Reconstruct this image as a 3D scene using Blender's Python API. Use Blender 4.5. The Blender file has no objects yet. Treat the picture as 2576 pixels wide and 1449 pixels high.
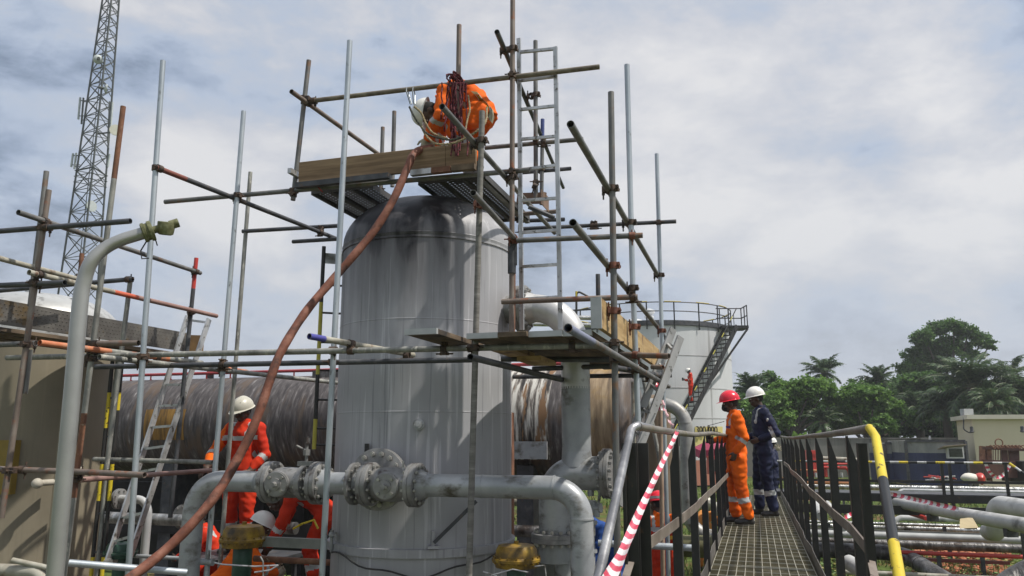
import bpy, bmesh, math, random
from mathutils import Vector, Matrix, noise
R = math.radians
SC = bpy.context.scene
COL = SC.collection
random.seed(7)
# ---------------------------------------------------------------- camera
F0 = 1950.0                      # focal length for a 2576 px wide picture
PITCH = R(10.8)
CAMZ = 2.3
cam_d = bpy.data.cameras.new('camera'); cam = bpy.data.objects.new('camera', cam_d); COL.objects.link(cam)
cam_d.sensor_width = 36; cam_d.lens = 36 * F0 / 2576; cam_d.clip_start = 0.05; cam_d.clip_end = 3000
cam.location = (0, 0, CAMZ); cam.rotation_euler = (math.pi / 2 + PITCH, 0, 0)
SC.camera = cam
# ---------------------------------------------------------------- sky and sun
SUN = Vector((0.50, -0.15, 0.85)).normalized()      # towards the sun
SUN_EL = math.asin(SUN.z); SUN_AZ = math.atan2(SUN.x, SUN.y)
SC.view_settings.view_transform = 'Standard'; SC.view_settings.look = 'None'
SC.view_settings.exposure = 0.12; SC.view_settings.gamma = 1
sl = bpy.data.lights.new('sun', 'SUN'); sl.energy = 4.3; sl.angle = R(1.0); sl.color = (1, 0.95, 0.87)
so = bpy.data.objects.new('sun', sl); COL.objects.link(so)
so.rotation_euler = SUN.to_track_quat('Z', 'Y').to_euler(); so.location = (5, -5, 30)

def raydir(x, y):
    u = (x - 1288) / F0; v = (724.5 - y) / F0
    return Vector((u, math.cos(PITCH) - v * math.sin(PITCH), math.sin(PITCH) + v * math.cos(PITCH)))

def sky():
    w = bpy.data.worlds.new('World'); SC.world = w; w.use_nodes = True
    nt = w.node_tree; N = nt.nodes; L = nt.links; N.clear()
    def nd(t, **k):
        n = N.new(t)
        for a, b in k.items(): setattr(n, a, b)
        return n
    def mth(op, a, b=None, c=None, clamp=False):
        n = nd('ShaderNodeMath', operation=op); n.use_clamp = clamp
        for i, q in enumerate((a, b, c)):
            if q is None: continue
            if isinstance(q, (int, float)): n.inputs[i].default_value = q
            else: L.new(q, n.inputs[i])
        return n.outputs[0]
    tc = nd('ShaderNodeTexCoord'); D = tc.outputs['Generated']
    st = nd('ShaderNodeTexSky'); st.sky_type = 'NISHITA'; st.sun_disc = False
    st.sun_elevation = SUN_EL; st.sun_rotation = SUN_AZ; st.dust_density = 3.0; st.air_density = 1.2
    L.new(D, st.inputs[0])
    sm = nd('ShaderNodeVectorMath', operation='SCALE'); L.new(st.outputs[0], sm.inputs[0]); sm.inputs['Scale'].default_value = 0.10
    # clouds: a flat layer seen in perspective
    sx = nd('ShaderNodeSeparateXYZ'); L.new(D, sx.inputs[0])
    zz = mth('MAXIMUM', mth('ADD', sx.outputs[2], 0.62), 0.3)
    cb = nd('ShaderNodeCombineXYZ'); L.new(mth('DIVIDE', sx.outputs[0], zz), cb.inputs[0]); L.new(mth('DIVIDE', sx.outputs[1], zz), cb.inputs[1])
    L.new(mth('MULTIPLY', sx.outputs[2], 1.6), cb.inputs[2])
    def noi(sc_, det, dist, off, rough=0.55):
        mp = nd('ShaderNodeMapping'); mp.inputs['Location'].default_value = off; L.new(cb.outputs[0], mp.inputs[0])
        n = nd('ShaderNodeTexNoise'); n.inputs['Scale'].default_value = sc_; n.inputs['Detail'].default_value = det
        n.inputs['Distortion'].default_value = dist; n.inputs['Roughness'].default_value = rough
        L.new(mp.outputs[0], n.inputs['Vector']); return n.outputs['Fac']
    n1 = noi(2.7, 8, 0.3, (3.1, 7.7, 0)); n2 = noi(5.2, 12, 0.15, (9.3, 1.2, 4), 0.62); n3 = noi(0.9, 4, 0.2, (1.3, 2.9, 8))
    val = mth('ADD', mth('MULTIPLY', n1, 1.35), mth('MULTIPLY', n2, 1.30)); val = mth('SUBTRACT', val, 0.815)
    # cloud masses by direction: (x, y, reach, strength)
    blobs = [(60, 290, 0.15, -0.36), (1240, 330, .10, -.10), (2420, 300, .14, -.08), (1980, 640, .07, .14), (620, 560, .08, .08), (0, 20, 0.16, 0.08), (400, 430, .09, .16), (2330, 640, .08, .12),  (560, 60, 0.2, 0.07), (1000, 60, 0.26, 0.16), (1650, 170, 0.16, 0.14), (1700, 400, 0.10, 0.14),
             (2150, 290, 0.12, 0.10), (90, 470, 0.13, 0.16), (480, 480, 0.08, 0.12), (2000, 630, 0.09, 0.16), (2520, 560, 0.10, 0.13),
             (1850, 330, 0.09, -0.06), (1100, 240, 0.10, -0.10), (2100, 520, 0.10, -0.06), (560, 330, 0.16, -0.10), (900, 420, .16, -.06),
             (1000, 620, 0.3, -0.06), (1720, 90, .15, .08), (2250, 850, 0.3, 0.02), (500, 760, 0.12, 0.09), (2550, 60, 0.1, 0.05)]
    wob = mth('MULTIPLY', mth('SUBTRACT', n2, 0.5), 0.16)
    tot = None
    for (bx, by, rad, s) in blobs:
        c = raydir(bx, by).normalized()
        dt = nd('ShaderNodeVectorMath', operation='DOT_PRODUCT'); L.new(D, dt.inputs[0]); dt.inputs[1].default_value = c
        a = mth('ADD', mth('ARCCOSINE', mth('MINIMUM', dt.outputs['Value'], 0.99999)), wob)
        q = mth('DIVIDE', a, rad); g = mth('EXPONENT', mth('MULTIPLY', mth('MULTIPLY', q, q), -1.0))
        g = mth('MULTIPLY', g, s)
        tot = g if tot is None else mth('ADD', tot, g)
    val = mth('ADD', val, tot)
    rp = nd('ShaderNodeValToRGB'); L.new(val, rp.inputs[0])
    e = rp.color_ramp.elements
    e[0].position = 0.20; e[0].color = (0.20, 0.255, 0.35, 1)
    e[1].position = 0.86; e[1].color = (0.80, 0.79, 0.79, 1)
    for p, c in ((0.34, (0.36, 0.43, 0.56, 1)), (0.45, (0.48, 0.55, 0.67, 1)), (0.54, (0.53, 0.575, 0.66, 1)), (0.66, (0.64, 0.65, 0.69, 1))):
        q = rp.color_ramp.elements.new(p); q.color = c
    # ground haze towards the horizon lifts contrast
    mx = nd('ShaderNodeMix', data_type='RGBA'); mx.inputs['Factor'].default_value = 0.16
    L.new(rp.outputs[0], mx.inputs['A']); L.new(sm.outputs[0], mx.inputs['B'])
    hz = nd('ShaderNodeMix', data_type='RGBA'); L.new(mx.outputs['Result'], hz.inputs['A']); hz.inputs['B'].default_value = (0.56, 0.59, 0.65, 1)
    f = mth('SUBTRACT', 1.0, mth('MULTIPLY', sx.outputs[2], 3.6), clamp=True)
    L.new(mth('MULTIPLY', f, 0.75), hz.inputs['Factor'])
    bg = nd('ShaderNodeBackground'); bg.inputs['Strength'].default_value = 1.0
    L.new(hz.outputs['Result'], bg.inputs[0])
    out = nd('ShaderNodeOutputWorld'); L.new(bg.outputs[0], out.inputs[0])
sky()
# ---------------------------------------------------------------- site geometry helpers
ZG = -0.3                                           # ground level
def P(x, y, D):                                     # point seen at (x, y) that stands D metres ahead
    d = raydir(x, y); return Vector((0, 0, CAMZ)) + d * (D / d.y)
def PZ(x, y, z):                                    # point seen at (x, y) that lies at height z
    d = raydir(x, y); return Vector((0, 0, CAMZ)) + d * ((z - CAMZ) / d.z)
def pxof(p):
    ax = p.y * math.cos(PITCH) + (p.z - CAMZ) * math.sin(PITCH)
    up = -p.y * math.sin(PITCH) + (p.z - CAMZ) * math.cos(PITCH)
    return 1288 + F0 * p.x / ax, 724.5 - F0 * up / ax
ANG = math.atan(0.308)
U = Vector((math.cos(ANG), -math.sin(ANG), 0)); V = Vector((math.sin(ANG), math.cos(ANG), 0)); Z = Vector((0, 0, 1))
def along(p, d, px):                                # the point on the line p + t d that is seen in column px
    k = (px - 1288) / F0; c, s = math.cos(PITCH), math.sin(PITCH)
    a0 = p.y * c + (p.z - CAMZ) * s; a1 = d.y * c + d.z * s
    t = (k * a0 - p.x) / (d.x - k * a1); return p + d * t
# ---------------------------------------------------------------- materials
MATS = {}
def M(name, cols, scale=4.0, stretch=(1, 1, 1), rough=0.6, metal=0.0, bump=0.0, rotz=0.0, detail=7, cols2=None, scale2=12, stretch2=(1, 1, 1), thr=(0.5, 0.62), spec=0.5, rough2=None, dist=0.0, bscale=None, bd=0.01):
    if name in MATS: return MATS[name]
    m = bpy.data.materials.new(name); m.use_nodes = True; MATS[name] = m
    nt = m.node_tree; N = nt.nodes; L = nt.links
    b = N['Principled BSDF']; b.inputs['Roughness'].default_value = rough; b.inputs['Metallic'].default_value = metal
    b.inputs['Specular IOR Level'].default_value = spec
    tc = N.new('ShaderNodeTexCoord')
    def noi(sc_, st, off, det=detail, ds=dist):
        mp = N.new('ShaderNodeMapping'); mp.vector_type = 'TEXTURE' if False else 'POINT'
        rt = N.new('ShaderNodeVectorRotate'); rt.rotation_type = 'Z_AXIS'; rt.inputs['Angle'].default_value = rotz
        L.new(tc.outputs['Object'], rt.inputs['Vector']); L.new(rt.outputs[0], mp.inputs[0])
        mp.inputs['Scale'].default_value = st; mp.inputs['Location'].default_value = off
        n = N.new('ShaderNodeTexNoise'); n.inputs['Scale'].default_value = sc_; n.inputs['Detail'].default_value = det
        n.inputs['Roughness'].default_value = 0.6; n.inputs['Distortion'].default_value = ds
        L.new(mp.outputs[0], n.inputs['Vector']); return n.outputs['Fac']
    def ramp(f, cs):
        r = N.new('ShaderNodeValToRGB'); L.new(f, r.inputs[0]); e = r.color_ramp.elements
        e[0].position, e[0].color = cs[0][0], (*cs[0][1], 1); e[1].position, e[1].color = cs[-1][0], (*cs[-1][1], 1)
        for p, c in cs[1:-1]: q = e.new(p); q.color = (*c, 1)
        return r.outputs[0]
    if len(cols) == 1 and not isinstance(cols[0][0], (tuple, list)) and len(cols[0]) == 3:
        c = cols[0]; cols = [(0.3, tuple(q * 0.86 for q in c)), (0.7, tuple(min(1, q * 1.1) for q in c))]
    f1 = noi(scale, stretch, (0, 0, 0)); col = ramp(f1, cols)
    if cols2 is not None:
        f2 = noi(scale2, stretch2, (5.2, 1.3, 7.7))
        mr = N.new('ShaderNodeMapRange'); L.new(f2, mr.inputs[0]); mr.inputs[1].default_value = thr[0]; mr.inputs[2].default_value = thr[1]
        mx = N.new('ShaderNodeMix'); mx.data_type = 'RGBA'; L.new(mr.outputs[0], mx.inputs['Factor']); L.new(col, mx.inputs['A']); mx.inputs['B'].default_value = (*cols2, 1)
        col = mx.outputs['Result']
        if rough2 is not None:
            m2 = N.new('ShaderNodeMapRange'); L.new(mr.outputs[0], m2.inputs[0]); m2.inputs[3].default_value = rough; m2.inputs[4].default_value = rough2
            L.new(m2.outputs[0], b.inputs['Roughness'])
    L.new(col, b.inputs['Base Color'])
    if bump:
        fb = noi(bscale or scale * 3, stretch, (1, 2, 3)); bn = N.new('ShaderNodeBump'); bn.inputs['Strength'].default_value = bump; bn.inputs['Distance'].default_value = bd
        L.new(fb, bn.inputs['Height']); L.new(bn.outputs[0], b.inputs['Normal'])
    return m
galv = lambda: M('galvanised', [(0.3, (0.30, 0.34, 0.37)), (0.5, (0.42, 0.46, 0.49)), (0.7, (0.54, 0.58, 0.60))], 6, (1, 1, 0.25), 0.42, 0.55, 0.08, cols2=(0.20, 0.21, 0.21), scale2=22, stretch2=(1, 1, .5), thr=(0.62, 0.7))
dgalv = lambda: M('weathered_galvanised', [(0.3, (0.13, 0.13, 0.12)), (0.5, (0.24, 0.24, 0.22)), (0.7, (0.36, 0.36, 0.32))], 9, (1, 1, 0.5), 0.6, 0.3, 0.15, cols2=(0.45, 0.44, 0.38), scale2=30, stretch2=(1, 1, .3), thr=(0.58, 0.66))
steel = lambda: M('used_scaffold_steel', [(0.3, (0.085, 0.085, 0.085)), (0.5, (0.15, 0.15, 0.145)), (0.72, (0.25, 0.24, 0.225))], 5, (1, 1, 0.6), 0.55, 0.35, 0.15, cols2=(0.20, 0.11, 0.06), scale2=7, thr=(0.57, 0.7))
dsteel = lambda: M('dark_scaffold_steel', [(0.3, (0.035, 0.037, 0.042)), (0.6, (0.085, 0.088, 0.095)), (0.75, (0.16, 0.16, 0.16))], 6, (1, 1, 1), 0.55, 0.3, 0.15, cols2=(0.12, 0.09, 0.07), scale2=9, thr=(0.58, 0.7))
bsteel = lambda: M('brown_scaffold_steel', [(0.3, (0.12, 0.095, 0.08)), (0.5, (0.19, 0.15, 0.125)), (0.7, (0.27, 0.24, 0.21))], 5, (1, 1, 0.5), 0.6, 0.3, 0.2, cols2=(0.26, 0.10, 0.05), scale2=8, thr=(0.55, 0.66))
rust = lambda: M('rusted_steel', [(0.3, (0.10, 0.05, 0.035)), (0.5, (0.20, 0.09, 0.05)), (0.7, (0.28, 0.15, 0.09))], 9, (1, 1, 0.6), 0.8, 0.1, 0.3, cols2=(0.35, 0.28, 0.2), scale2=20, thr=(0.62, 0.7))
orangep = lambda: M('orange_painted_tube', [(0.3, (0.30, 0.10, 0.05)), (0.5, (0.5, 0.16, 0.07)), (0.7, (0.55, 0.25, 0.14))], 6, rough=0.6, bump=0.1, cols2=(0.22, 0.18, 0.15), scale2=8, thr=(0.55, 0.66))
palet = lambda: M('pale_painted_tube', [(0.3, (0.20, 0.18, 0.14)), (0.5, (0.32, 0.30, 0.24)), (0.7, (0.42, 0.41, 0.35))], 7, rough=0.6, bump=0.1, cols2=(0.15, 0.09, 0.06), scale2=10, thr=(0.56, 0.68))
coup = lambda: M('coupler_iron', [(0.35, (0.035, 0.03, 0.028)), (0.65, (0.12, 0.075, 0.05))], 18, rough=0.7, metal=0.3, bump=0.3)
rcoup = lambda: M('red_rust_coupler', [(0.35, (0.10, 0.04, 0.03)), (0.65, (0.25, 0.10, 0.06))], 18, rough=0.7, metal=0.2, bump=0.3)
alu = lambda: M('aluminium', [(0.35, (0.38, 0.385, 0.38)), (0.65, (0.62, 0.62, 0.61))], 7, (1, 1, .4), 0.38, 0.6, 0.05, cols2=(0.16, 0.15, 0.13), scale2=16, thr=(0.56, 0.64))
black = lambda: M('black_painted_steel', [(0.3, (0.012, 0.012, 0.012)), (0.7, (0.03, 0.028, 0.026))], 6, rough=0.5, bump=0.1, cols2=(0.07, 0.045, 0.03), scale2=14, thr=(0.64, 0.7))
gpaint = lambda: M('grey_pipe_paint', [(0.3, (0.27, 0.285, 0.295)), (0.5, (0.36, 0.375, 0.385)), (0.7, (0.46, 0.47, 0.475))], 3, rough=0.38, metal=0.25, bump=0.12, cols2=(0.105, 0.095, 0.07), scale2=4.5, stretch2=(1, 1, 1.6), thr=(0.53, 0.70), rough2=.75)
yel = lambda: M('yellow_paint', [(0.3, (0.52, 0.39, 0.02)), (0.7, (0.70, 0.55, 0.03))], 6, rough=0.4, cols2=(0.06, 0.04, 0.03), scale2=22, thr=(0.60, 0.62))
blk = lambda: M('black_gloss_paint', [(0.3, (0.008, 0.009, 0.010)), (0.7, (0.016, 0.017, 0.018))], 6, rough=0.38, cols2=(0.12, 0.10, 0.09), scale2=14, thr=(0.70, 0.73))
whitep = lambda: M('white_pipe_paint', [(0.3, (0.34, 0.34, 0.325)), (0.5, (0.46, 0.46, 0.445)), (0.7, (0.56, 0.56, 0.54))], 2.0, rough=0.45, cols2=(0.12, 0.12, 0.11), scale2=2.6, thr=(0.52, 0.72))
clad = lambda: M('dented_cladding', [(0.3, (0.12, 0.12, 0.115)), (0.45, (0.30, 0.30, 0.29)), (0.6, (0.5, 0.5, 0.49)), (0.72, (0.65, 0.65, 0.65))], 2.6, (3, 1, 1), 0.33, 0.7, 0.9, rotz=ANG, bscale=6, cols2=(0.07, 0.06, 0.05), scale2=3, thr=(0.54, 0.66), rough2=.7, bd=.03)
dclad = lambda: M('dark_cladding', [(0.3, (0.05, 0.047, 0.045)), (0.5, (0.12, 0.115, 0.11)), (0.7, (0.28, 0.27, 0.27))], 2.5, (3, 1, 1), 0.42, 0.5, 0.8, rotz=ANG, bscale=6, cols2=(0.04, 0.03, 0.025), scale2=4, thr=(0.54, 0.62), bd=.03)
redp = lambda: M('red_paint', [(0.3, (0.40, 0.03, 0.025)), (0.7, (0.58, 0.06, 0.045))], 5, rough=0.4, cols2=(0.15, 0.04, 0.03), scale2=9, thr=(0.62, 0.7))
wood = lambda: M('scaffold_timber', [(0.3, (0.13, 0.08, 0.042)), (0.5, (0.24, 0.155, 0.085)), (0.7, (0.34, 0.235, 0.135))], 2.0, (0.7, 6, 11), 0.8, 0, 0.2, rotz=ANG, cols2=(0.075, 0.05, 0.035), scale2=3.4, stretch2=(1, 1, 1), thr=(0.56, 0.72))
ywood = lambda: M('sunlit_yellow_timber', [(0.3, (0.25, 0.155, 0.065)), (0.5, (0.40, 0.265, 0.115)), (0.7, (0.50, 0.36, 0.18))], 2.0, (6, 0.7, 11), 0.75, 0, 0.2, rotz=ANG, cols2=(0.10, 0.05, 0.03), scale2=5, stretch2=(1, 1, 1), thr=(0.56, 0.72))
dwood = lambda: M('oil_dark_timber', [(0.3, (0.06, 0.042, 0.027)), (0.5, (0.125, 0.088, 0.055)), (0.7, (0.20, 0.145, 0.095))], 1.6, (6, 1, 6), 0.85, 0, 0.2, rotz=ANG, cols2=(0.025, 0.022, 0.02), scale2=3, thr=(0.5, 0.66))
# ---------------------------------------------------------------- mesh helpers
def frame(d):
    d = d.normalized(); a = Vector((0, 0, 1)) if abs(d.z) < 0.9 else Vector((1, 0, 0))
    x = a.cross(d).normalized(); return x, d.cross(x).normalized()
def sweep(bm, pts, r, n=12, caps=True, hollow=0.0, mats=None, closed=False):
    pts = [Vector(p) for p in pts]; k = len(pts)
    rs = r if isinstance(r, (list, tuple)) else [r] * k
    def tan(i):
        if closed: return (pts[(i + 1) % k] - pts[i - 1]).normalized()
        a = pts[min(i + 1, k - 1)] - pts[max(i - 1, 0)]
        if 0 < i < k - 1:
            a = (pts[i + 1] - pts[i]).normalized() + (pts[i] - pts[i - 1]).normalized()
        return a.normalized()
    x, y = frame(tan(0)); prev = tan(0)
    def rings(f):
        nonlocal x, y, prev
        x, y = frame(tan(0)); prev = tan(0); out = []
        for i in range(k):
            t = tan(i); q = prev.rotation_difference(t); x = q @ x; y = q @ y; prev = t
            sc = 1.0
            if 0 < i < k - 1 and not closed:
                cs = t.dot((pts[i + 1] - pts[i]).normalized()); sc = 1.0
            out.append([bm.verts.new(pts[i] + (x * math.cos(2 * math.pi * j / n) + y * math.sin(2 * math.pi * j / n)) * (rs[i] * f)) for j in range(n)])
        return out
    def skin(rg, flip=False):
        for i in range(len(rg) - (0 if closed else 1)):
            a, b = rg[i], rg[(i + 1) % len(rg)]
            for j in range(n):
                q = (a[j], a[(j + 1) % n], b[(j + 1) % n], b[j])
                fc = bm.faces.new(q[::-1] if flip else q)
                if mats: fc.material_index = mats[i]
    o = rings(1.0); skin(o)
    if closed: return
    if hollow > 0:
        inn = rings(hollow); skin(inn, True)
        for e, fl in ((0, True), (-1, False)):
            for j in range(n):
                q = (o[e][j], o[e][(j + 1) % n], inn[e][(j + 1) % n], inn[e][j]); bm.faces.new(q if fl == (e == -1) else q[::-1])
        # plug some way in so no light leaks right through
    elif caps:
        bm.faces.new(o[0][::-1]); bm.faces.new(o[-1])
def bend(pts, rad, n=6):                            # fillet the corners of a polyline
    pts = [Vector(p) for p in pts]; out = [pts[0]]
    for i in range(1, len(pts) - 1):
        a, b, c = pts[i - 1], pts[i], pts[i + 1]; u = (a - b); v = (c - b)
        th = u.angle(v)
        if abs(math.pi - th) < 0.02: out.append(b); continue
        d = min(rad / math.tan(th / 2), u.length * (.98 if i == 1 else .49), v.length * (.98 if i == len(pts) - 2 else .49)); rr = d * math.tan(th / 2)
        u.normalize(); v.normalize(); ce = b + (u + v).normalized() * (rr / math.sin(th / 2))
        s = b + u * d - ce; e = b + v * d - ce
        for k in range(n + 1): 
            q = s.normalized().slerp(e.normalized(), k / n) * rr; out.append(ce + q)
    out.append(pts[-1]); return out
def box(bm, c, ax, ay, az):                         # half-extent vectors
    v = [bm.verts.new(c + ax * i + ay * j + az * k) for i in (-1, 1) for j in (-1, 1) for k in (-1, 1)]
    fs = [bm.faces.new([v[q] for q in f]) for f in ((0, 1, 3, 2), (4, 6, 7, 5), (0, 4, 5, 1), (2, 3, 7, 6), (0, 2, 6, 4), (1, 5, 7, 3))]
    return fs
def bar(bm, a, b, w, h, up=Z):                      # flat bar from a to b, w across, h along up
    a = Vector(a); b = Vector(b); d = (b - a); s = d.cross(up)
    if s.length < 1e-6: s = d.cross(Vector((1, 0, 0)))
    s.normalize(); u = s.cross(d).normalized()
    return box(bm, (a + b) / 2, d / 2, s * (w / 2), u * (h / 2))
def cyl(bm, c, d, r, h, n=16, r2=None): sweep(bm, [c, c + d.normalized() * h], [r, r if r2 is None else r2], n)
def lathe(bm, c, prof, n=32, axis=Z, mi=0, cap=True):          # prof: (radius, along axis)
    x, y = frame(axis); ax = axis.normalized(); rings = []
    for (r, h) in prof:
        rings.append([bm.verts.new(c + ax * h + (x * math.cos(2 * math.pi * j / n) + y * math.sin(2 * math.pi * j / n)) * max(r, 1e-4)) for j in range(n)])
    for a, b in zip(rings, rings[1:]):
        for j in range(n): bm.faces.new((a[j], a[(j + 1) % n], b[(j + 1) % n], b[j])).material_index = mi
    if cap: bm.faces.new(rings[0][::-1]).material_index = mi; bm.faces.new(rings[-1]).material_index = mi
def ell(bm, Mx, rx, ry, rz, seg=16, rg=10):
    bmesh.ops.create_uvsphere(bm, u_segments=seg, v_segments=rg, radius=1, matrix=Mx @ Matrix.Diagonal((rx, ry, rz, 1)))
def mesh_of(name, bm, mats, smooth=True, L=Vector((0, 0, 0)), ang=38, fix=True):
    if fix: bmesh.ops.recalc_face_normals(bm, faces=bm.faces)
    bm.transform(Matrix.Translation(-L)); me = bpy.data.meshes.new(name); bm.to_mesh(me); bm.free()
    for m in (mats if isinstance(mats, (list, tuple)) else [mats]): me.materials.append(m)
    if smooth:
        me.polygons.foreach_set('use_smooth', [True] * len(me.polygons))
        try: me.set_sharp_from_angle(angle=R(ang))
        except Exception: pass
    return me
def tag(o, label=None, cat=None, group=None, kind=None):
    if label: o['label'] = label
    if cat: o['category'] = cat
    if group: o['group'] = group
    if kind: o['kind'] = kind
    return o
class Thing:
    def __init__(s, name, L, label, cat, group=None):
        s.L = Vector(L); s.o = bpy.data.objects.new(name, None); s.o.empty_display_size = 0.1; COL.objects.link(s.o); s.o.location = s.L
        tag(s.o, label, cat, group)
    def part(s, name, bm, mats, parent=None, label=None, smooth=True, fix=True):
        o = bpy.data.objects.new(name, mesh_of(name, bm, mats, smooth, s.L, fix=fix)); COL.objects.link(o)
        o.parent = parent or s.o
        if label: o['label'] = label
        return o
def one(name, bm, mats, label, cat, group=None, L=None, smooth=True, kind=None, fix=True):
    if L is None:
        vs = [v.co for v in bm.verts]; L = Vector((sum(v.x for v in vs) / len(vs), sum(v.y for v in vs) / len(vs), min(v.z for v in vs)))
    o = bpy.data.objects.new(name, mesh_of(name, bm, mats, smooth, L, fix=fix)); COL.objects.link(o); o.location = L
    if kind == 'structure': tag(o, label, None, group, kind)
    else: tag(o, label, cat, group, kind)
    return o
B = bmesh.new
def text_mesh(name, s, size, Mx, mat, L, parent, depth=0.004, font_sx=1.0):
    cu = bpy.data.curves.new(name, 'FONT'); cu.body = s; cu.size = size; cu.extrude = depth; cu.offset = -size * .012; cu.align_x = 'CENTER'; cu.align_y = 'CENTER'
    t = bpy.data.objects.new(name, cu); COL.objects.link(t)
    dg = bpy.context.evaluated_depsgraph_get(); me = bpy.data.meshes.new_from_object(t.evaluated_get(dg))
    bpy.data.objects.remove(t); me.transform(Matrix.Translation(-L) @ Mx @ Matrix.Diagonal((font_sx, 1, 1, 1))); me.materials.clear(); me.materials.append(mat)
    o = bpy.data.objects.new(name, me); COL.objects.link(o); o.parent = parent; return o
# ---------------------------------------------------------------- ground
def ground():
    bm = B(); n = 60; s = 380
    xs = [(-1 + 2 * i / n) for i in range(n + 1)]; g = [[None] * (n + 1) for _ in range(n + 1)]
    for i, a in enumerate(xs):
        for j, b in enumerate(xs):
            x = math.copysign(abs(a) ** 3, a) * s; y = math.copysign(abs(b) ** 3, b) * s + 20
            d = math.hypot(x, y)
            h = ZG + (0.10 * noise.noise(Vector((x * .35, y * .35, 0))) if 12 < d < 60 else 0) - 0.05
            g[i][j] = bm.verts.new((x, y, h))
    for i in range(n):
        for j in range(n): bm.faces.new((g[i][j], g[i + 1][j], g[i + 1][j + 1], g[i][j + 1]))
    m = M('grass_ground', [(0.3, (0.05, 0.045, 0.025)), (0.45, (0.06, 0.085, 0.02)), (0.6, (0.10, 0.14, 0.035)), (0.72, (0.16, 0.18, 0.06))], 0.9, rough=0.95, bump=0.5, cols2=(0.16, 0.085, 0.045), scale2=0.35, thr=(0.55, 0.68), spec=0.1)
    one('ground', bm, m, 'rough grass and bare reddish soil under the pipes', None, kind='structure', L=Vector((0, 0, 0)))
    # concrete apron of the process area
    bm = B(); box(bm, Vector((-4.5, 9.0, ZG + 0.02)), U * 9, V * 4.6, Z * 0.06)
    one('concrete_apron', bm, M('stained_concrete', [(0.3, (0.05, 0.047, 0.04)), (0.7, (0.13, 0.12, 0.105))], 1.4, rough=.9, bump=.2), 'oil stained concrete under the vessels', None, kind='structure')
ground()
def grass():
    bm = B(); rnd = random.Random(3)
    for i in range(26000):
        y = 13 + 32 * rnd.random() ** 1.6; x = y * rnd.uniform(-0.12, 0.68)
        if rnd.random() < .1: x = y * rnd.uniform(-.55, 0)
        cl = noise.noise(Vector((x * .45, y * .45, 3)))
        if cl < -0.18: continue
        h = rnd.uniform(0.06, 0.2) * (1.1 + cl); a = rnd.uniform(0, 6.28); w = 0.008 + y * 0.0007
        b = Vector((x, y, ZG - 0.03)); d = Vector((math.cos(a), math.sin(a), 0)); t = b + Vector((rnd.uniform(-.5, .5) * h, rnd.uniform(-.5, .5) * h, h))
        f = bm.faces.new([bm.verts.new(b - d * w), bm.verts.new(b + d * w), bm.verts.new(t)]); f.material_index = rnd.choice((0, 0, 1))
    m1 = M('grass_blade', [(0.3, (0.07, 0.13, 0.02)), (0.7, (0.16, 0.24, 0.05))], 2, rough=.7); m2 = M('dry_grass', [(0.3, (0.15, 0.15, 0.04)), (0.7, (0.28, 0.25, 0.09))], 2, rough=.8)
    one('grass', bm, [m1, m2], 'rough green grass growing between the pipes', 'grass', kind='stuff', L=Vector((0, 0, 0)), smooth=False, fix=False)
grass()
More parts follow.
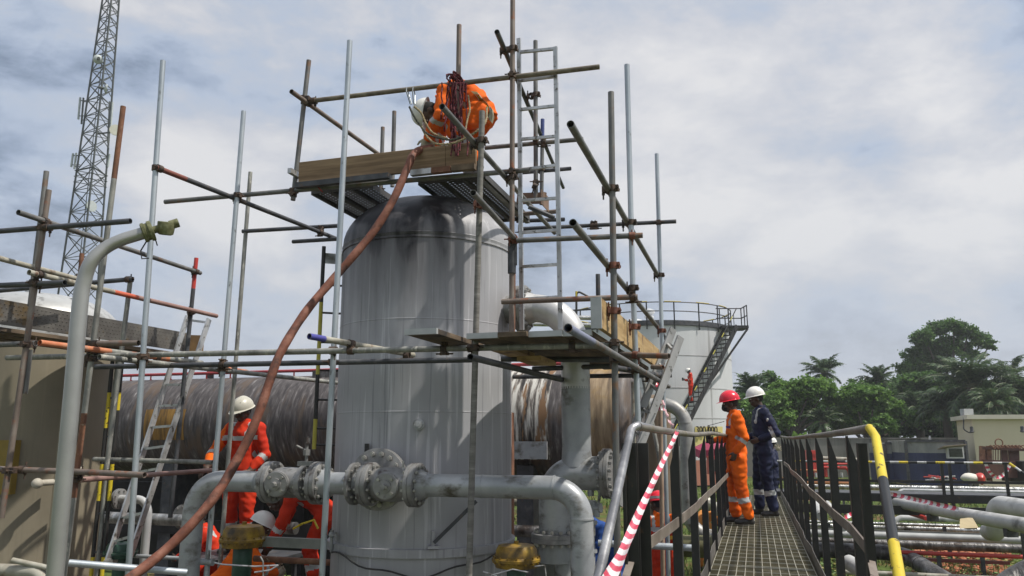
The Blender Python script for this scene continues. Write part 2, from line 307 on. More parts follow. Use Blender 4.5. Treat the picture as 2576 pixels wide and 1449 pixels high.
# ---------------------------------------------------------------- painted vessel material
def vessel_mat(name, base, lite, z_oil, xmask, green, drip=1.0):
    m = bpy.data.materials.new(name); m.use_nodes = True; nt = m.node_tree; N = nt.nodes; L = nt.links; b = N['Principled BSDF']
    tc = N.new('ShaderNodeTexCoord'); sx = N.new('ShaderNodeSeparateXYZ'); L.new(tc.outputs['Object'], sx.inputs[0])
    def noi(sc_, st, off, det=6, dist=0):
        mp = N.new('ShaderNodeMapping'); mp.inputs['Scale'].default_value = st; mp.inputs['Location'].default_value = off; L.new(tc.outputs['Object'], mp.inputs[0])
        n = N.new('ShaderNodeTexNoise'); n.inputs['Scale'].default_value = sc_; n.inputs['Detail'].default_value = det; n.inputs['Distortion'].default_value = dist
        L.new(mp.outputs[0], n.inputs['Vector']); return n.outputs['Fac']
    def mr(f, a, b_, c=0, d=1):
        q = N.new('ShaderNodeMapRange'); L.new(f, q.inputs[0]); q.inputs[1].default_value = a; q.inputs[2].default_value = b_; q.inputs[3].default_value = c; q.inputs[4].default_value = d; return q.outputs[0]
    def mt(op, a, c):
        q = N.new('ShaderNodeMath'); q.operation = op
        for i, v in enumerate((a, c)):
            if isinstance(v, (int, float)): q.inputs[i].default_value = v
            else: L.new(v, q.inputs[i])
        return q.outputs[0]
    def mix(f, a, c):
        q = N.new('ShaderNodeMix'); q.data_type = 'RGBA'; L.new(f, q.inputs['Factor'])
        for k, v in (('A', a), ('B', c)):
            if isinstance(v, tuple): q.inputs[k].default_value = (*v, 1)
            else: L.new(v, q.inputs[k])
        return q.outputs['Result']
    streak = noi(9.5, (1, 1, 0.055), (0, 0, 0), 9); fine = noi(30, (1, 1, 0.03), (3, 1, 0), 6); blotch = noi(1.4, (1, 1, 1), (2, 2, 2), 6)
    col = mix(mr(noi(1.1, (1, 1, .45), (5, 5, 2), 7, .5), 0.35, 0.68), base, lite); col = mix(mt('MULTIPLY', mr(streak, 0.54, 0.66), 0.22 * drip), col, tuple(q * 1.22 for q in lite)); col = mix(mt('MULTIPLY', mr(noi(20, (1, 1, 0.035), (8, 3, 0), 5), 0.59, 0.63), 0.5 * drip), col, tuple(min(1, q * 1.4) for q in lite))
    col = mix(mt('MULTIPLY', mr(blotch, 0.52, 0.7), 0.35), col, tuple(min(1, q * 1.25) for q in lite))
    col = mix(mt('MULTIPLY', mr(fine, 0.60, 0.68), 0.40 * drip), col, tuple(q * 0.45 for q in base))
    # algae and splash dirt low down
    lowf = mt('MULTIPLY', mr(sx.outputs[2], green, green - 1.2), mr(noi(2.2, (1, 1, .5), (7, 7, 7)), 0.35, 0.65))
    col = mix(mt('MULTIPLY', lowf, 0.6), col, (0.10, 0.11, 0.085))
    # oil spilled over the head, running down in tongues
    t = mt('ADD', sx.outputs[2], mt('MULTIPLY', mt('SUBTRACT', noi(3.2, (1, 1, 0.10), (4, 4, 4), 9), 0.5), 1.7))
    t = mt('ADD', t, mt('MULTIPLY', mt('SUBTRACT', noi(11, (1, 1, 0.12), (1, 4, 2), 5), 0.5), 0.7))
    oil = mt('MULTIPLY', mr(t, z_oil, z_oil + 0.28), mr(sx.outputs[0], xmask, xmask - 0.3))
    oil = mt('MULTIPLY', oil, mr(noi(4, (1, 1, .8), (8, 1, 1), 6), 0.36, 0.50))
    halo = mt('MULTIPLY', mr(t, z_oil - 0.75, z_oil + 0.1), mr(sx.outputs[0], xmask + .2, xmask - 0.3))
    col = mix(mt('MULTIPLY', halo, 0.88), col, (0.085, 0.08, 0.085))
    col = mix(oil, col, (0.022, 0.021, 0.024))
    L.new(col, b.inputs['Base Color']); b.inputs['Metallic'].default_value = 0.15
    L.new(mr(oil, 0, 1, 0.5, 0.42), b.inputs['Roughness']); b.inputs['Specular IOR Level'].default_value = .35
    bn = N.new('ShaderNodeBump'); bn.inputs['Strength'].default_value = 0.12; bn.inputs['Distance'].default_value = .02; L.new(blotch, bn.inputs['Height']); L.new(bn.outputs[0], b.inputs['Normal'])
    return m
BOLT = {}
def bolt_mesh(r, l, mat):
    k = (round(r, 4), round(l, 3), mat.name)
    if k not in BOLT:
        bm = B(); sweep(bm, [(0, 0, -l / 2), (0, 0, l / 2)], r * .55, 6)
        for s in (-1, 1): sweep(bm, [(0, 0, s * (l / 2 - r * 1.3)), (0, 0, s * (l / 2 - r * .3))], r, 6)
        BOLT[k] = mesh_of('bolt', bm, mat)
    return BOLT[k]
def flange(T, c, ax, r, th, nb, mat, rin=0.0, bm_bolt=None, parent=None, pair=True, bolt_r=None, name='flange', bolts=True):
    ax = ax.normalized(); bm = B()
    h = th / 2; e = th * .06
    prof = [(r * .96, -h), (r, -h + e), (r, -e * .8), (r * .97, -e * .8), (r * .97, e * .8), (r, e * .8), (r, h - e), (r * .96, h)] if pair else [(r * .96, -h), (r, -h + e), (r, h - e), (r * .96, h)]
    lathe(bm, c, prof, 36, ax)
    f = T.part(name, bm, mat, parent)
    if bolts:
        br = bolt_r or r * .085; x, y = frame(ax); me = bolt_mesh(br, th + br * 3.2, bm_bolt or mat)
        for i in range(nb):
            a = 2 * math.pi * (i + .5) / nb; o = bpy.data.objects.new('bolt', me); COL.objects.link(o); o.parent = f
            o.location = c - T.L + (x * math.cos(a) + y * math.sin(a)) * (r * .82); o.rotation_euler = ax.to_track_quat('Z', 'Y').to_euler()
    return f
# ---------------------------------------------------------------- main vessel
TX, TY, TR = P(1068, 1097, 7.88).x, 7.88, 0.868
ZSEAM = P(1065, 582, TY - TR).z; ZTOP = ZSEAM + 0.53
TC = Vector((TX, TY, ZG))
def main_vessel():
    T = Thing('vertical_vessel', TC, 'tall grey vertical vessel with oil stained domed top inside the scaffold', 'vessel')
    mt = vessel_mat('grey_vessel_paint', (0.30, 0.303, 0.32), (0.42, 0.42, 0.435), ZSEAM - ZG - 0.14, 0.50, 2.1)
    c = Vector((TX, TY, 0)); bm = B()
    lathe(bm, c, [(TR, ZG), (TR, ZG + .5), (TR, 1.2), (TR, 2.0), (TR, 3.0), (TR, ZSEAM)], 96, cap=False); T.part('shell', bm, mt)
    bm = B(); pr = []
    for i in range(15):
        a = i / 14 * math.pi / 2; pr.append((TR * 1.004 * max(math.cos(a), 0), ZSEAM + 0.03 + (ZTOP - ZSEAM) * math.sin(a)))
    lathe(bm, c, [(TR * 1.004, ZSEAM - .03)] + pr, 96, cap=False); T.part('domed_head', bm, mt)
    bm = B(); lathe(bm, c, [(TR + .001, ZSEAM - .055), (TR + .012, ZSEAM - .05), (TR + .012, ZSEAM - .035), (TR + .004, ZSEAM - .03), (TR + .012, ZSEAM + .0), (TR + .001, ZSEAM + .01)], 96, cap=False); T.part('weld_seam', bm, mt)
    for zz in (P(1065, 800, TY - TR).z, P(1065, 1035, TY - TR).z):
        bm = B(); lathe(bm, c, [(TR - .001, zz - .009), (TR + .0018, zz - .004), (TR + .0018, zz + .004), (TR - .001, zz + .009)], 96, cap=False); T.part('weld_seam', bm, mt)
    bm = B(); zr = P(1065, 1392, TY - TR).z; lathe(bm, c, [(TR - .01, zr - .045), (TR + .035, zr - .04), (TR + .035, zr + .03), (TR - .01, zr + .035)], 96, cap=False)
    T.part('stiffener_ring', bm, mt)
    zt = ZTOP - .06; nc = c + U * .12 + V * .3
    bm = B(); lathe(bm, nc, [(.12, zt - .1), (.12, zt + .10), (.20, zt + .10), (.20, zt + .15), (.0, zt + .155)], 32); T.part('top_nozzle', bm, mt)
    def onsurf(px, py, D=TY - TR):
        p = P(px, py, D); d = raydir(px, py); o = Vector((0, 0, CAMZ)); a = d.x ** 2 + d.y ** 2; bb = 2 * (d.x * (o.x - TX) + d.y * (o.y - TY)); cc = (o.x - TX) ** 2 + (o.y - TY) ** 2 - TR ** 2
        t = (-bb - math.sqrt(max(0, bb * bb - 4 * a * cc))) / (2 * a); q = o + d * t; n = Vector((q.x - TX, q.y - TY, 0)).normalized(); return q, n
    q, n = onsurf(1053, 1068); bm = B(); cyl(bm, q - n * .02, n, .05, .05, 24); cyl(bm, q + n * .03, n, .035, .06, 24); cyl(bm, q + n * .09, n, .022, .02, 6); T.part('plug_nozzle', bm, gpaint())
    # pale sanded patches are in the paint; nameplate lug
    q, n = onsurf(928, 1130); bm = B(); bar(bm, q + n * .03 - Z * .04, q + n * .03 + Z * .05, .045, .01, n); T.part('lug', bm, black())
    for px, py in ((1178, 1320),):
        a, n = onsurf(1088, 1362); b_, n2 = onsurf(px, 1258); bm = B(); bar(bm, a + n * .10, b_ + n2 * .14, .03, .012, n); T.part('brace', bm, dsteel())
        bm = B(); box(bm, a + n * .04 - Z * .04, n.cross(Z) * .05, n * .05, Z * .012); box(bm, a + n * .04 + Z * .02, n.cross(Z) * .012, n * .03, Z * .07); T.part('brace_bracket', bm, mt)
    q, n = onsurf(848, 1350); s = n.cross(Z); bm = B(); sweep(bm, [q + n * .01 - Z * .12, q + n * .05 - Z * .12, q + n * .05 + Z * .06], .017, 10); ell(bm, Matrix.Translation(q + n * .05 + Z * .02), .03, .03, .03)
    cyl(bm, q + n * .05 + Z * .02, -s, .008, .10); bar(bm, q + n * .05 + Z * .05 - s * .10, q + n * .05 - Z * .02 - s * .10, .02, .008, s); T.part('drain_valve', bm, gpaint())
    # black fixed ladder on the left flank with yellow bands
    return T
MV = main_vessel()
def fixed_ladder():
    D = 7.9; a = P(815, 620, D); b_ = P(790, 1130, D); T = Thing('fixed_ladder', b_, 'black and yellow fixed ladder on the left flank of the tall grey vessel', 'ladder')
    side = Vector((0.30, 0.10, 0))
    def rail(off, nm):
        bm = B(); n = 14; pts = [a.lerp(b_, i / n) + off for i in range(n + 1)]
        mats = [0] * 4 + [1] * 5 + [0] * 3 + [1] * 2
        sweep(bm, pts, .021, 8, mats=mats[:n]); T.part(nm, bm, [black(), M('faded_yellow', [(.3, (.38, .33, .04)), (.7, (.5, .45, .08))], 5)])
    rail(Vector((0, 0, 0)), 'rail'); rail(side, 'rail')
    for y in (720, 792, 867, 937, 1010, 1080, 1120):
        t = (y - 620) / 510; p = a.lerp(b_, t); bm = B(); cyl(bm, p, side, .011, side.length, 8); T.part('rung', bm, black())
    p = a.lerp(b_, .06); bm = B(); box(bm, p + side * .35, side * .33, Vector((0, .006, 0)), Z * .055); T.part('bracket', bm, gpaint())
fixed_ladder()
# ---------------------------------------------------------------- second vertical vessel, buff coloured, at the left edge
def left_vessel():
    D = 9.3; c = P(62, 1097, D); r = .90; zt = P(118, 742, D).z; T = Thing('vertical_vessel', (c.x, c.y, ZG), 'buff coloured vertical vessel with silver domed top at the left edge', 'vessel')
    m = vessel_mat('buff_vessel_paint', (0.17, 0.15, 0.11), (0.27, 0.235, 0.17), 99, 0, 1.0, .2); c = Vector((c.x, c.y, 0)); zs = zt - .42
    bm = B(); lathe(bm, c, [(r, ZG), (r, 1), (r, 2), (r, zs - .25)], 80, cap=False); T.part('shell', bm, m)
    bm = B(); pr = [(r * math.cos(i / 12 * math.pi / 2) ** .85, zs + .42 * math.sin(i / 12 * math.pi / 2)) for i in range(13)]
    lathe(bm, c, [(r, zs - .25)] + pr, 80, cap=False); T.part('domed_head', bm, M('silver_head', [(.3, (.42, .42, .40)), (.7, (.60, .60, .58))], 4, rough=.35, metal=.4, cols2=(.2, .19, .17), scale2=6, thr=(.58, .7)))
    bm = B(); cyl(bm, Vector((c.x - .12, c.y, zt - .05)), Z, .07, .22, 20); T.part('top_nozzle', bm, gpaint())
    for px in (60, 182):
        p = P(px, 765, D - .3); bm = B(); bar(bm, p - Z * .06, p + Z * .07, .10, .015, Vector((0, 1, 0))); cyl(bm, p + Vector((0, -.02, .04)), Vector((0, 1, 0)), .025, .04, 12); T.part('lifting_lug', bm, gpaint())
    # sheet metal flange strip down the right flank, nozzles
    e = c + Vector((r * .82, -r * .57, 0)); bm = B(); box(bm, Vector((e.x + .06, e.y, 1.2)), Vector((.10, .02, 0)), Vector((-.004, .02, 0)), Z * 1.5); T.part('cover_strip', bm, m)
    for (px, py, rr) in ((112, 1215, .055), (290, 1412, .045), (185, 1180, .03)):
        dd = raydir(px, py); q = None
        p = P(px, py, D - r + .08); bm = B(); cyl(bm, p + Vector((.0, .15, 0)), Vector((-.25, -1, 0)), rr * .6, .25, 16); ell(bm, Matrix.Translation(p + Vector((-.03, -.08, 0))), rr, rr, rr); T.part('nozzle', bm, M('pale_fitting', [(.3, (.35, .32, .26)), (.7, (.48, .45, .38))], 9))
    p = P(12, 1175, D - r * .98); bm = B(); box(bm, p + Vector((0, .02, 0)), Vector((.10, .0, 0)), Vector((0, .05, 0)), Z * .28); T.part('yellow_plate', bm, M('faded_sign_yellow', [(.3, (.20, .14, .02)), (.7, (.28, .19, .03))], 5))
    return T
left_vessel()
# pipes and small valves along the foot of the buff vessel
def foot_pipes():
    T = Thing('small_bore_pipework', P(60, 1449, 5.6), 'pale small bore pipe and fittings at the foot of the buff vessel', 'pipework')
    a = P(-60, 1432, 5.6); b_ = P(118, 1440, 5.5); bm = B(); sweep(bm, bend([a, b_, b_ - Z * .6], .12), .045, 16); T.part('pipe', bm, palet())
    c = P(138, 1432, 5.5); bm = B(); ell(bm, Matrix.Translation(c), .035, .035, .035); cyl(bm, c, Vector((-1, 0, .2)), .018, .3, 10); cyl(bm, c - Z * .2, Z, .02, .4, 10); T.part('valve', bm, palet())
foot_pipes()
# ---------------------------------------------------------------- front pipe run with flanges and ball valves
def front_run():
    p0 = P(1350, 1226, 6.25); rp = .0905
    T = Thing('pipe_run', Vector((p0.x, p0.y, ZG)), 'grey flanged pipe run with two ball valves crossing in front of the tall vessel', 'pipeline')
    at = lambda px: along(p0, U, px)
    g = gpaint(); fm = M('flange_grey', [(0.3, (0.17, 0.17, 0.165)), (0.7, (0.33, 0.325, 0.315))], 8, rough=.45, metal=.35, bump=.1, cols2=(.06, .045, .04), scale2=7, thr=(.55, .68)); nm = M('nut_metal', [(.3, (.28, .27, .25)), (.7, (.48, .47, .44))], 9, rough=.35, metal=.6)
    ce = at(1462); bm = B(); sweep(bm, bend([at(1385), ce, Vector((ce.x, ce.y, ZG))], .30, 14), rp * .98, 28); T.part('right_elbow', bm, g)
    bm = B(); sweep(bm, [at(1062), at(1395)], rp, 28); T.part('pipe', bm, g)
    for k in (1215, 1395): bm = B(); cyl(bm, at(k) - U * .005, U, rp + .004, .01, 28); T.part('weld_seam', bm, g)
    zb = P(1462, 1312, 6.0).z; bm = B(); cyl(bm, Vector((ce.x, ce.y, zb)), Z, rp + .004, .012, 28); T.part('weld_seam', bm, g)
    cl = at(492); bm = B(); sweep(bm, bend([at(560), cl, Vector((cl.x, cl.y, ZG))], .30, 14), rp, 28); T.part('left_elbow', bm, g)
    bm = B(); sweep(bm, [at(555), at(672)], rp, 28); T.part('pipe', bm, g)
    bm = B(); sweep(bm, [at(800), at(905)], rp * 1.02, 28); T.part('pipe', bm, g)
    FR = .178
    for k, th in ((683, .085), (803, .09), (929, .09), (1045, .085)): flange(T, at(k), U, FR, th, 12, fm, bm_bolt=nm)
    flange(T, at(767), U, FR * .83, .05, 12, fm, bm_bolt=nm, pair=False)
    flange(T, at(893), U, FR * .98, .03, 12, fm, bm_bolt=nm, pair=False)
    # necks
    for k0, k1 in ((1052, 1078), (665, 650), (812, 838)):
        a, b_ = at(k0), at(k1); bm = B(); sweep(bm, [a, b_], [rp * 1.45, rp * 1.02], 28); T.part('weld_neck', bm, g)
    # ball valve bodies with bonnets that face the camera
    for (k0, k1, kb, R0, dy) in ((690, 768, 716, .13, 0.0), (935, 1036, 985, .14, 0.0)):
        a, b_ = at(k0), at(k1); n = 10; pts = [a.lerp(b_, i / n) for i in range(n + 1)]; rs = [rp * 1.25 + (R0 - rp * 1.25) * math.sin(math.pi * i / n) ** .6 for i in range(n + 1)]
        bm = B(); sweep(bm, pts, rs, 28); v = T.part('ball_valve', bm, fm)
        c = at(kb); fr = Vector((-.15, -1, -.03)).normalized()
        bm = B(); lathe(bm, c, [(.085, 0), (.085, .135), (.108, .14), (.108, .165), (.10, .168), (.10, .178), (.05, .18), (.05, .195), (.022, .197), (.022, .25)], 28, fr); T.part('bonnet', bm, fm, parent=v)
        x, y = frame(fr)
        for i in range(4):
            q = math.pi / 4 + i * math.pi / 2; bm = B(); cyl(bm, c + fr * .175 + (x * math.cos(q) + y * math.sin(q)) * .078, fr, .013, .022, 6); T.part('bonnet_bolt', bm, nm, parent=v)
        bm = B(); bar(bm, c + fr * .235 - x * .02, c + fr * .235 + x * .035, .02, .02, fr); T.part('stem', bm, nm, parent=v)
    # tee towards the vessel with its big blind flange
    c = at(925); n = (Vector((TX, TY, c.z)) - c); n.z = 0; n.normalize(); n = (n + V * 1.2).normalized()
    bm = B(); sweep(bm, [c, c + n * .32], [.13, .13], 28); T.part('tee', bm, fm)
    flange(T, c + n * .20 + Z * .03, n, .262, .06, 16, fm, bm_bolt=nm)
    bm = B(); cyl(bm, at(1013) + Z * .10, Z, .010, .09, 10); cyl(bm, at(1013) + Z * .12, Vector((.3, -1, .2)), .016, .05, 6); T.part('grease_fitting', bm, nm)
    # gauge tree at the left flange
    q = at(768) + Z * .13; bm = B(); cyl(bm, q, Z, .014, .26, 10); cyl(bm, q + Z * .10, Z, .032, .05, 6); cyl(bm, q + Z * .20, Z, .028, .05, 6); cyl(bm, q + Z * .14, Vector((-1, -.3, .5)), .010, .10, 8); box(bm, q + Z * .03, U * .07, V * .03, Z * .02); T.part('gauge_tree', bm, fm)
front_run()
# ---------------------------------------------------------------- overhead outlet of the vessel
def outlet():
    p0 = P(1290, 778, 7.62); g = M('silver_pipe_paint', [(.3, (.36, .36, .355)), (.5, (.56, .56, .555)), (.7, (.68, .68, .67))], 3, rough=.36, metal=.3, bump=.05, cols2=(.12, .10, .09), scale2=5, thr=(.62, .72)); fm = MATS['flange_grey']; nm = MATS['nut_metal']; rp = .137
    T = Thing('pipe_run', Vector((p0.x, p0.y, ZG)), 'large silver outlet pipe bending down from the upper right of the tall vessel', 'pipeline')
    at = lambda px: along(p0, U, px); ct = at(1445); ct.z = p0.z
    zc = P(1445, 1190, ct.y).z
    bm = B(); sweep(bm, [at(1240), at(1292)], rp * 1.02, 32); T.part('nozzle', bm, fm)
    flange(T, at(1314), U, .232, .10, 16, fm, bm_bolt=nm)
    bm = B(); sweep(bm, [at(1318), at(1348)], [rp * 1.3, rp], 32); T.part('weld_neck', bm, g)
    bm = B(); sweep(bm, bend([at(1338), ct, Vector((ct.x, ct.y, ct.z - .8))], .43, 18), rp, 32); T.part('elbow', bm, g)
    g2 = gpaint()
    bm = B(); sweep(bm, [Vector((ct.x, ct.y, ct.z - .78)), Vector((ct.x, ct.y, zc + .05))], rp, 32); T.part('down_pipe', bm, g2)
    # header: elbow at left going down, tee, blind end at right
    h0 = Vector((ct.x, ct.y, zc)); rh = .155; hx = lambda px: along(h0, U, px)
    cl = hx(1396); bm = B(); sweep(bm, bend([hx(1455), cl, Vector((cl.x, cl.y, zc - .8))], .25, 14), [rh] * 1 + [rh] * 15 + [rh], 32) ; T.part('header_elbow', bm, g2)
    bm = B(); sweep(bm, [hx(1440), hx(1520)], rh, 32); T.part('header', bm, g2)
    bm = B(); cyl(bm, Vector((ct.x, ct.y, zc + .06)), Z, rp + .012, .14, 32, rp); T.part('weld_collar', bm, g2)
    flange(T, hx(1527), U, .225, .08, 16, fm, bm_bolt=fm)
    zf = P(1395, 1352, cl.y).z; flange(T, Vector((cl.x, cl.y, zf)), Z, .225, .085, 14, fm, bm_bolt=nm)
    bm = B(); sweep(bm, [Vector((cl.x + .09, cl.y, zf)), Vector((cl.x + .09, cl.y, ZG))], .10, 24); T.part('lower_pipe', bm, g2)
    q = P(1487, 1290, ct.y - .05)
    bm = B()
    for dz, r_, h in ((.22, .05, .03), (.15, .03, .10), (.08, .055, .03), (0, .06, .09), (-.10, .055, .03), (-.2, .035, .12), (-.35, .05, .03)): cyl(bm, q + Z * dz, Z, r_, h, 20)
    cyl(bm, q + Z * .04, Vector((1, -.6, .1)), .045, .10, 18); cyl(bm, q - Z * .9, Z, .03, .7, 14); T.part('relief_valve', bm, g2)
    q = P(1500, 1255, ct.y - .1); bm = B(); bar(bm, q + Z * .16 + U * .05, q - Z * .16, .025, .01, V); cyl(bm, q - Z * .16, Z, .03, .06, 12); T.part('valve_lever', bm, g2)
outlet()
def column_beam():
    a = P(1283, 1000, 8.6); T = B(); 
    box(T, Vector((a.x, a.y, 1.1)), U * .03, V * .004, Z * 1.45); box(T, Vector((a.x, a.y, 1.1)) + U * .03, U * .004, V * .05, Z * 1.45)
    one('steel_column', T, rust(), 'brown rusted angle column beside the tall grey vessel', 'column')
column_beam()
# ---------------------------------------------------------------- gooseneck vent
def vent():
    D = 4.15; g = M('matt_silver_paint', [(.3, (.30, .30, .29)), (.7, (.42, .42, .40))], 2.5, rough=.40, metal=.6, bump=.05, cols2=(.16, .17, .09), scale2=4, thr=(.60, .75))
    pts = [P(138, 1449, D), P(176, 1050, D), P(200, 780, D), P(212, 705, D), P(232, 655, D), P(268, 622, D + .03), P(315, 600, D + .06), P(372, 583, D + .1)]
    d0 = (pts[0] - pts[1]).normalized(); pts = [pts[0] + d0 * (1.9)] + pts
    # smooth by Catmull-Rom
    sm = [pts[0]]
    for i in range(1, len(pts) - 2):
        a, b_, c, d = pts[i - 1], pts[i], pts[i + 1], pts[i + 2]
        for k in range(8):
            t = k / 8; sm.append(0.5 * ((2 * b_) + (c - a) * t + (2 * a - 5 * b_ + 4 * c - d) * t * t + (3 * b_ - a - 3 * c + d) * t ** 3))
    sm += [pts[-2], pts[-1]]
    T = Thing('vent_pipe', pts[0], 'thick silver gooseneck vent pipe with a mossy brass end cap', 'pipe')
    n = len(sm); rs = [.0415 if p.z < P(0, 780, D).z else .0415 - .007 * min(1, (i - n * .3) / (n * .5)) if i > n * .3 else .0415 for i, p in enumerate(sm)]
    bm = B(); sweep(bm, sm, rs, 32); T.part('pipe', bm, g)
    e = pts[-1]; d = (pts[-1] - pts[-2]).normalized(); br = M('mossy_brass', [(.3, (.07, .075, .03)), (.5, (.15, .15, .07)), (.7, (.27, .28, .17))], 22, rough=.6, metal=.3, bump=.2)
    bm = B(); lathe(bm, e - d * .03, [(.046, 0), (.056, .005), (.056, .02), (.05, .022), (.05, .036), (.058, .038), (.058, .058), (.04, .06)], 30, d); T.part('collar', bm, br)
    bm = B(); cyl(bm, e + d * .03, d, .021, .035, 18); T.part('neck', bm, br)
    c = e + d * .10; ax = Vector((.12, -.25, 1)).normalized()
    bm = B(); lathe(bm, c - ax * .05, [(.030, 0), (.042, .006), (.046, .03), (.047, .07), (.044, .076)], 28, ax)
    cyl(bm, c + d * .02, d, .026, .05, 20); T.part('end_cap', bm, br)
    bm = B(); sweep(bm, [e - Z * .05, e - Z * .10 - d * .03, e - Z * .15 - d * .02, e - Z * .16 + d * .02], .004, 6); sweep(bm, [e + d * .02 - Z * .04, e + d * .05 - Z * .07, e + d * .06 - Z * .1], .004, 6); T.part('wire', bm, black())
vent()
# ---------------------------------------------------------------- horizontal vessel behind
def cyl_shell(bm, a, b_, r, dish=.35, n=64):
    ax = (b_ - a).normalized(); Lh = (b_ - a).length
    pr = []
    for i in range(9): t = i / 8 * math.pi / 2; pr.append((r * math.sin(t), -r * dish * math.cos(t)))
    pr += [(r, Lh * k / 8) for k in range(9)]
    for i in range(1, 9): t = i / 8 * math.pi / 2; pr.append((r * math.cos(t), Lh + r * dish * math.sin(t)))
    lathe(bm, a, pr, n, ax)
def hvessel():
    top = P(700, 948, 13.2); r = .80; c = top - Z * r; mid = Vector((c.x, c.y, c.z))
    a = along(mid, U, 312); b_ = along(mid, U, 1578)
    T = Thing('horizontal_vessel', Vector((mid.x, mid.y, ZG)), 'long weathered horizontal vessel streaked black and white behind the scaffold', 'vessel')
    m = M('streaked_lagging', [(0.34, (0.045, 0.04, 0.04)), (0.48, (0.08, 0.07, 0.068)), (0.58, (0.12, 0.108, 0.104)), (0.66, (0.20, 0.185, 0.18)), (0.73, (.42, .40, .38))], 5.0, (4, 0.9, 0.7), 0.6, 0.1, 0.12, rotz=ANG, cols2=(0.12, 0.085, 0.06), scale2=1.6, stretch2=(3, .6, .8), thr=(0.54, 0.66), dist=.25, detail=10)
    bm = B(); cyl_shell(bm, a, b_, r, .3); T.part('shell', bm, m)
    for px in (500, 1350):
        q = along(mid, U, px); bm = B(); box(bm, q - Z * (r + (q.z - r - ZG) / 2 - .1), U * .12, V * r * .8, Z * ((q.z - r - ZG) / 2 + .1)); T.part('saddle', bm, dsteel())
    q = P(497, 1074, 12.7 + .55); ff = Vector((q.x, q.y, q.z))
    # ochre painted patch that follows the shell
    bm = B(); t0 = along(mid, U, 447); t1 = along(mid, U, 543)
    rr = r + .006; g = []
    for k in range(9):
        th = R(-18 + 36 * k / 8) ; nrm = (-V * math.cos(th) + Z * math.sin(th)); g.append((bm.verts.new(t0 + nrm * rr), bm.verts.new(t1 + nrm * rr)))
    for p_, q_ in zip(g, g[1:]): bm.faces.new((p_[0], p_[1], q_[1], q_[0]))
    def patch(nm, p0, p1, d0, d1, mt, rr):
        bm = B(); t0 = along(mid, U, p0); t1 = along(mid, U, p1); g = []
        for k in range(17):
            th = R(d0 + (d1 - d0) * k / 16); nrm = (-V * math.cos(th) + Z * math.sin(th)); g.append([bm.verts.new(t0.lerp(t1, j / 6) + nrm * rr) for j in range(7)])
        for a_, b2 in zip(g, g[1:]):
            for j in range(6): bm.faces.new((a_[j], a_[j + 1], b2[j + 1], b2[j]))
        T.part(nm, bm, mt)
    patch('stained_panel', 1284, 1412, -40, 85, M('black_white_drips', [(.42, (.025, .022, .02)), (.5, (.16, .14, .12)), (.58, (.55, .53, .48))], 3.2, (5, .7, .5), .6, rotz=ANG, detail=9, cols2=(.20, .11, .05), scale2=2.5, stretch2=(3, .5, .5), thr=(.56, .6)), r + .004)
    patch('rusty_panel', 1470, 1572, -70, 85, M('ochre_rust_streaks', [(.36, (.10, .07, .045)), (.5, (.24, .17, .10)), (.62, (.38, .29, .18)), (.7, (.5, .44, .34))], 2.4, (4, .7, .5), .7, rotz=ANG, detail=9, cols2=(.28, .17, .04), scale2=1.2, thr=(.5, .6)), r + .004)
    T.part('ochre_patch', bm, M('ochre_paint_patch', [(.35, (.10, .06, .02)), (.55, (.32, .17, .03)), (.7, (.42, .26, .07))], 3, (5, 1, .5), .7, rotz=ANG))
    for px in (520, 1445):
        q = along(mid, U, px) + Z * r; bm = B(); bar(bm, q - Z * .05, q + Z * .16, .14, .02, V); cyl(bm, q + Z * .09 - V * .02, V, .03, .04, 12); T.part('lifting_lug', bm, dsteel())
    q = along(mid, U, 845) + Z * r; bm = B(); box(bm, q - Z * .0, U * .30, V * .3, Z * .06); T.part('manway_pad', bm, m)
    bm = B(); x0 = along(mid, U, 1300); x1 = along(mid, U, 1412); cc = (x0 + x1) / 2; box(bm, cc - V * (r + .05) - Z * .38, (x1 - x0) / 2, V * .02, Z * .12); T.part('support_plate', bm, gpaint())
    # red deluge pipe over the crown
    T2 = Thing('sprinkler_pipe', top, 'thin red sprinkler pipe running over the long horizontal vessel', 'pipe')
    rp0 = P(633, 936, 13.2); bm = B(); sweep(bm, [along(rp0, U, 262), along(rp0, U, 1440)], .026, 12); T2.part('pipe', bm, M('dull_red_paint', [(.3, (.26, .03, .035)), (.7, (.38, .05, .055))], 4))
    for px in (330, 380, 430, 520, 580, 740, 800):
        q = along(rp0, U, px); bm = B(); cyl(bm, q, -Z, .013, .09, 8); cyl(bm, q - Z * .09, Vector((.5, 0, -1)), .026, .03, 8); T2.part('nozzle', bm, redp())
    return mid
HV = hvessel()
def brown_tank():
    c = P(1650, 1100, 15.5); zt = P(1650, 1012, 15.5).z; bm = B(); lathe(bm, Vector((c.x, c.y, 0)), [(.30, ZG), (.30, zt), (.22, zt + .10), (.05, zt + .15)], 48)
    one('round_tank', bm, M('brown_tank_paint', [(.3, (.13, .09, .06)), (.7, (.22, .16, .10))], 2, (1, 1, .3), .7), 'small brown round tank half hidden behind the leaning aluminium ladder', 'tank')
brown_tank()
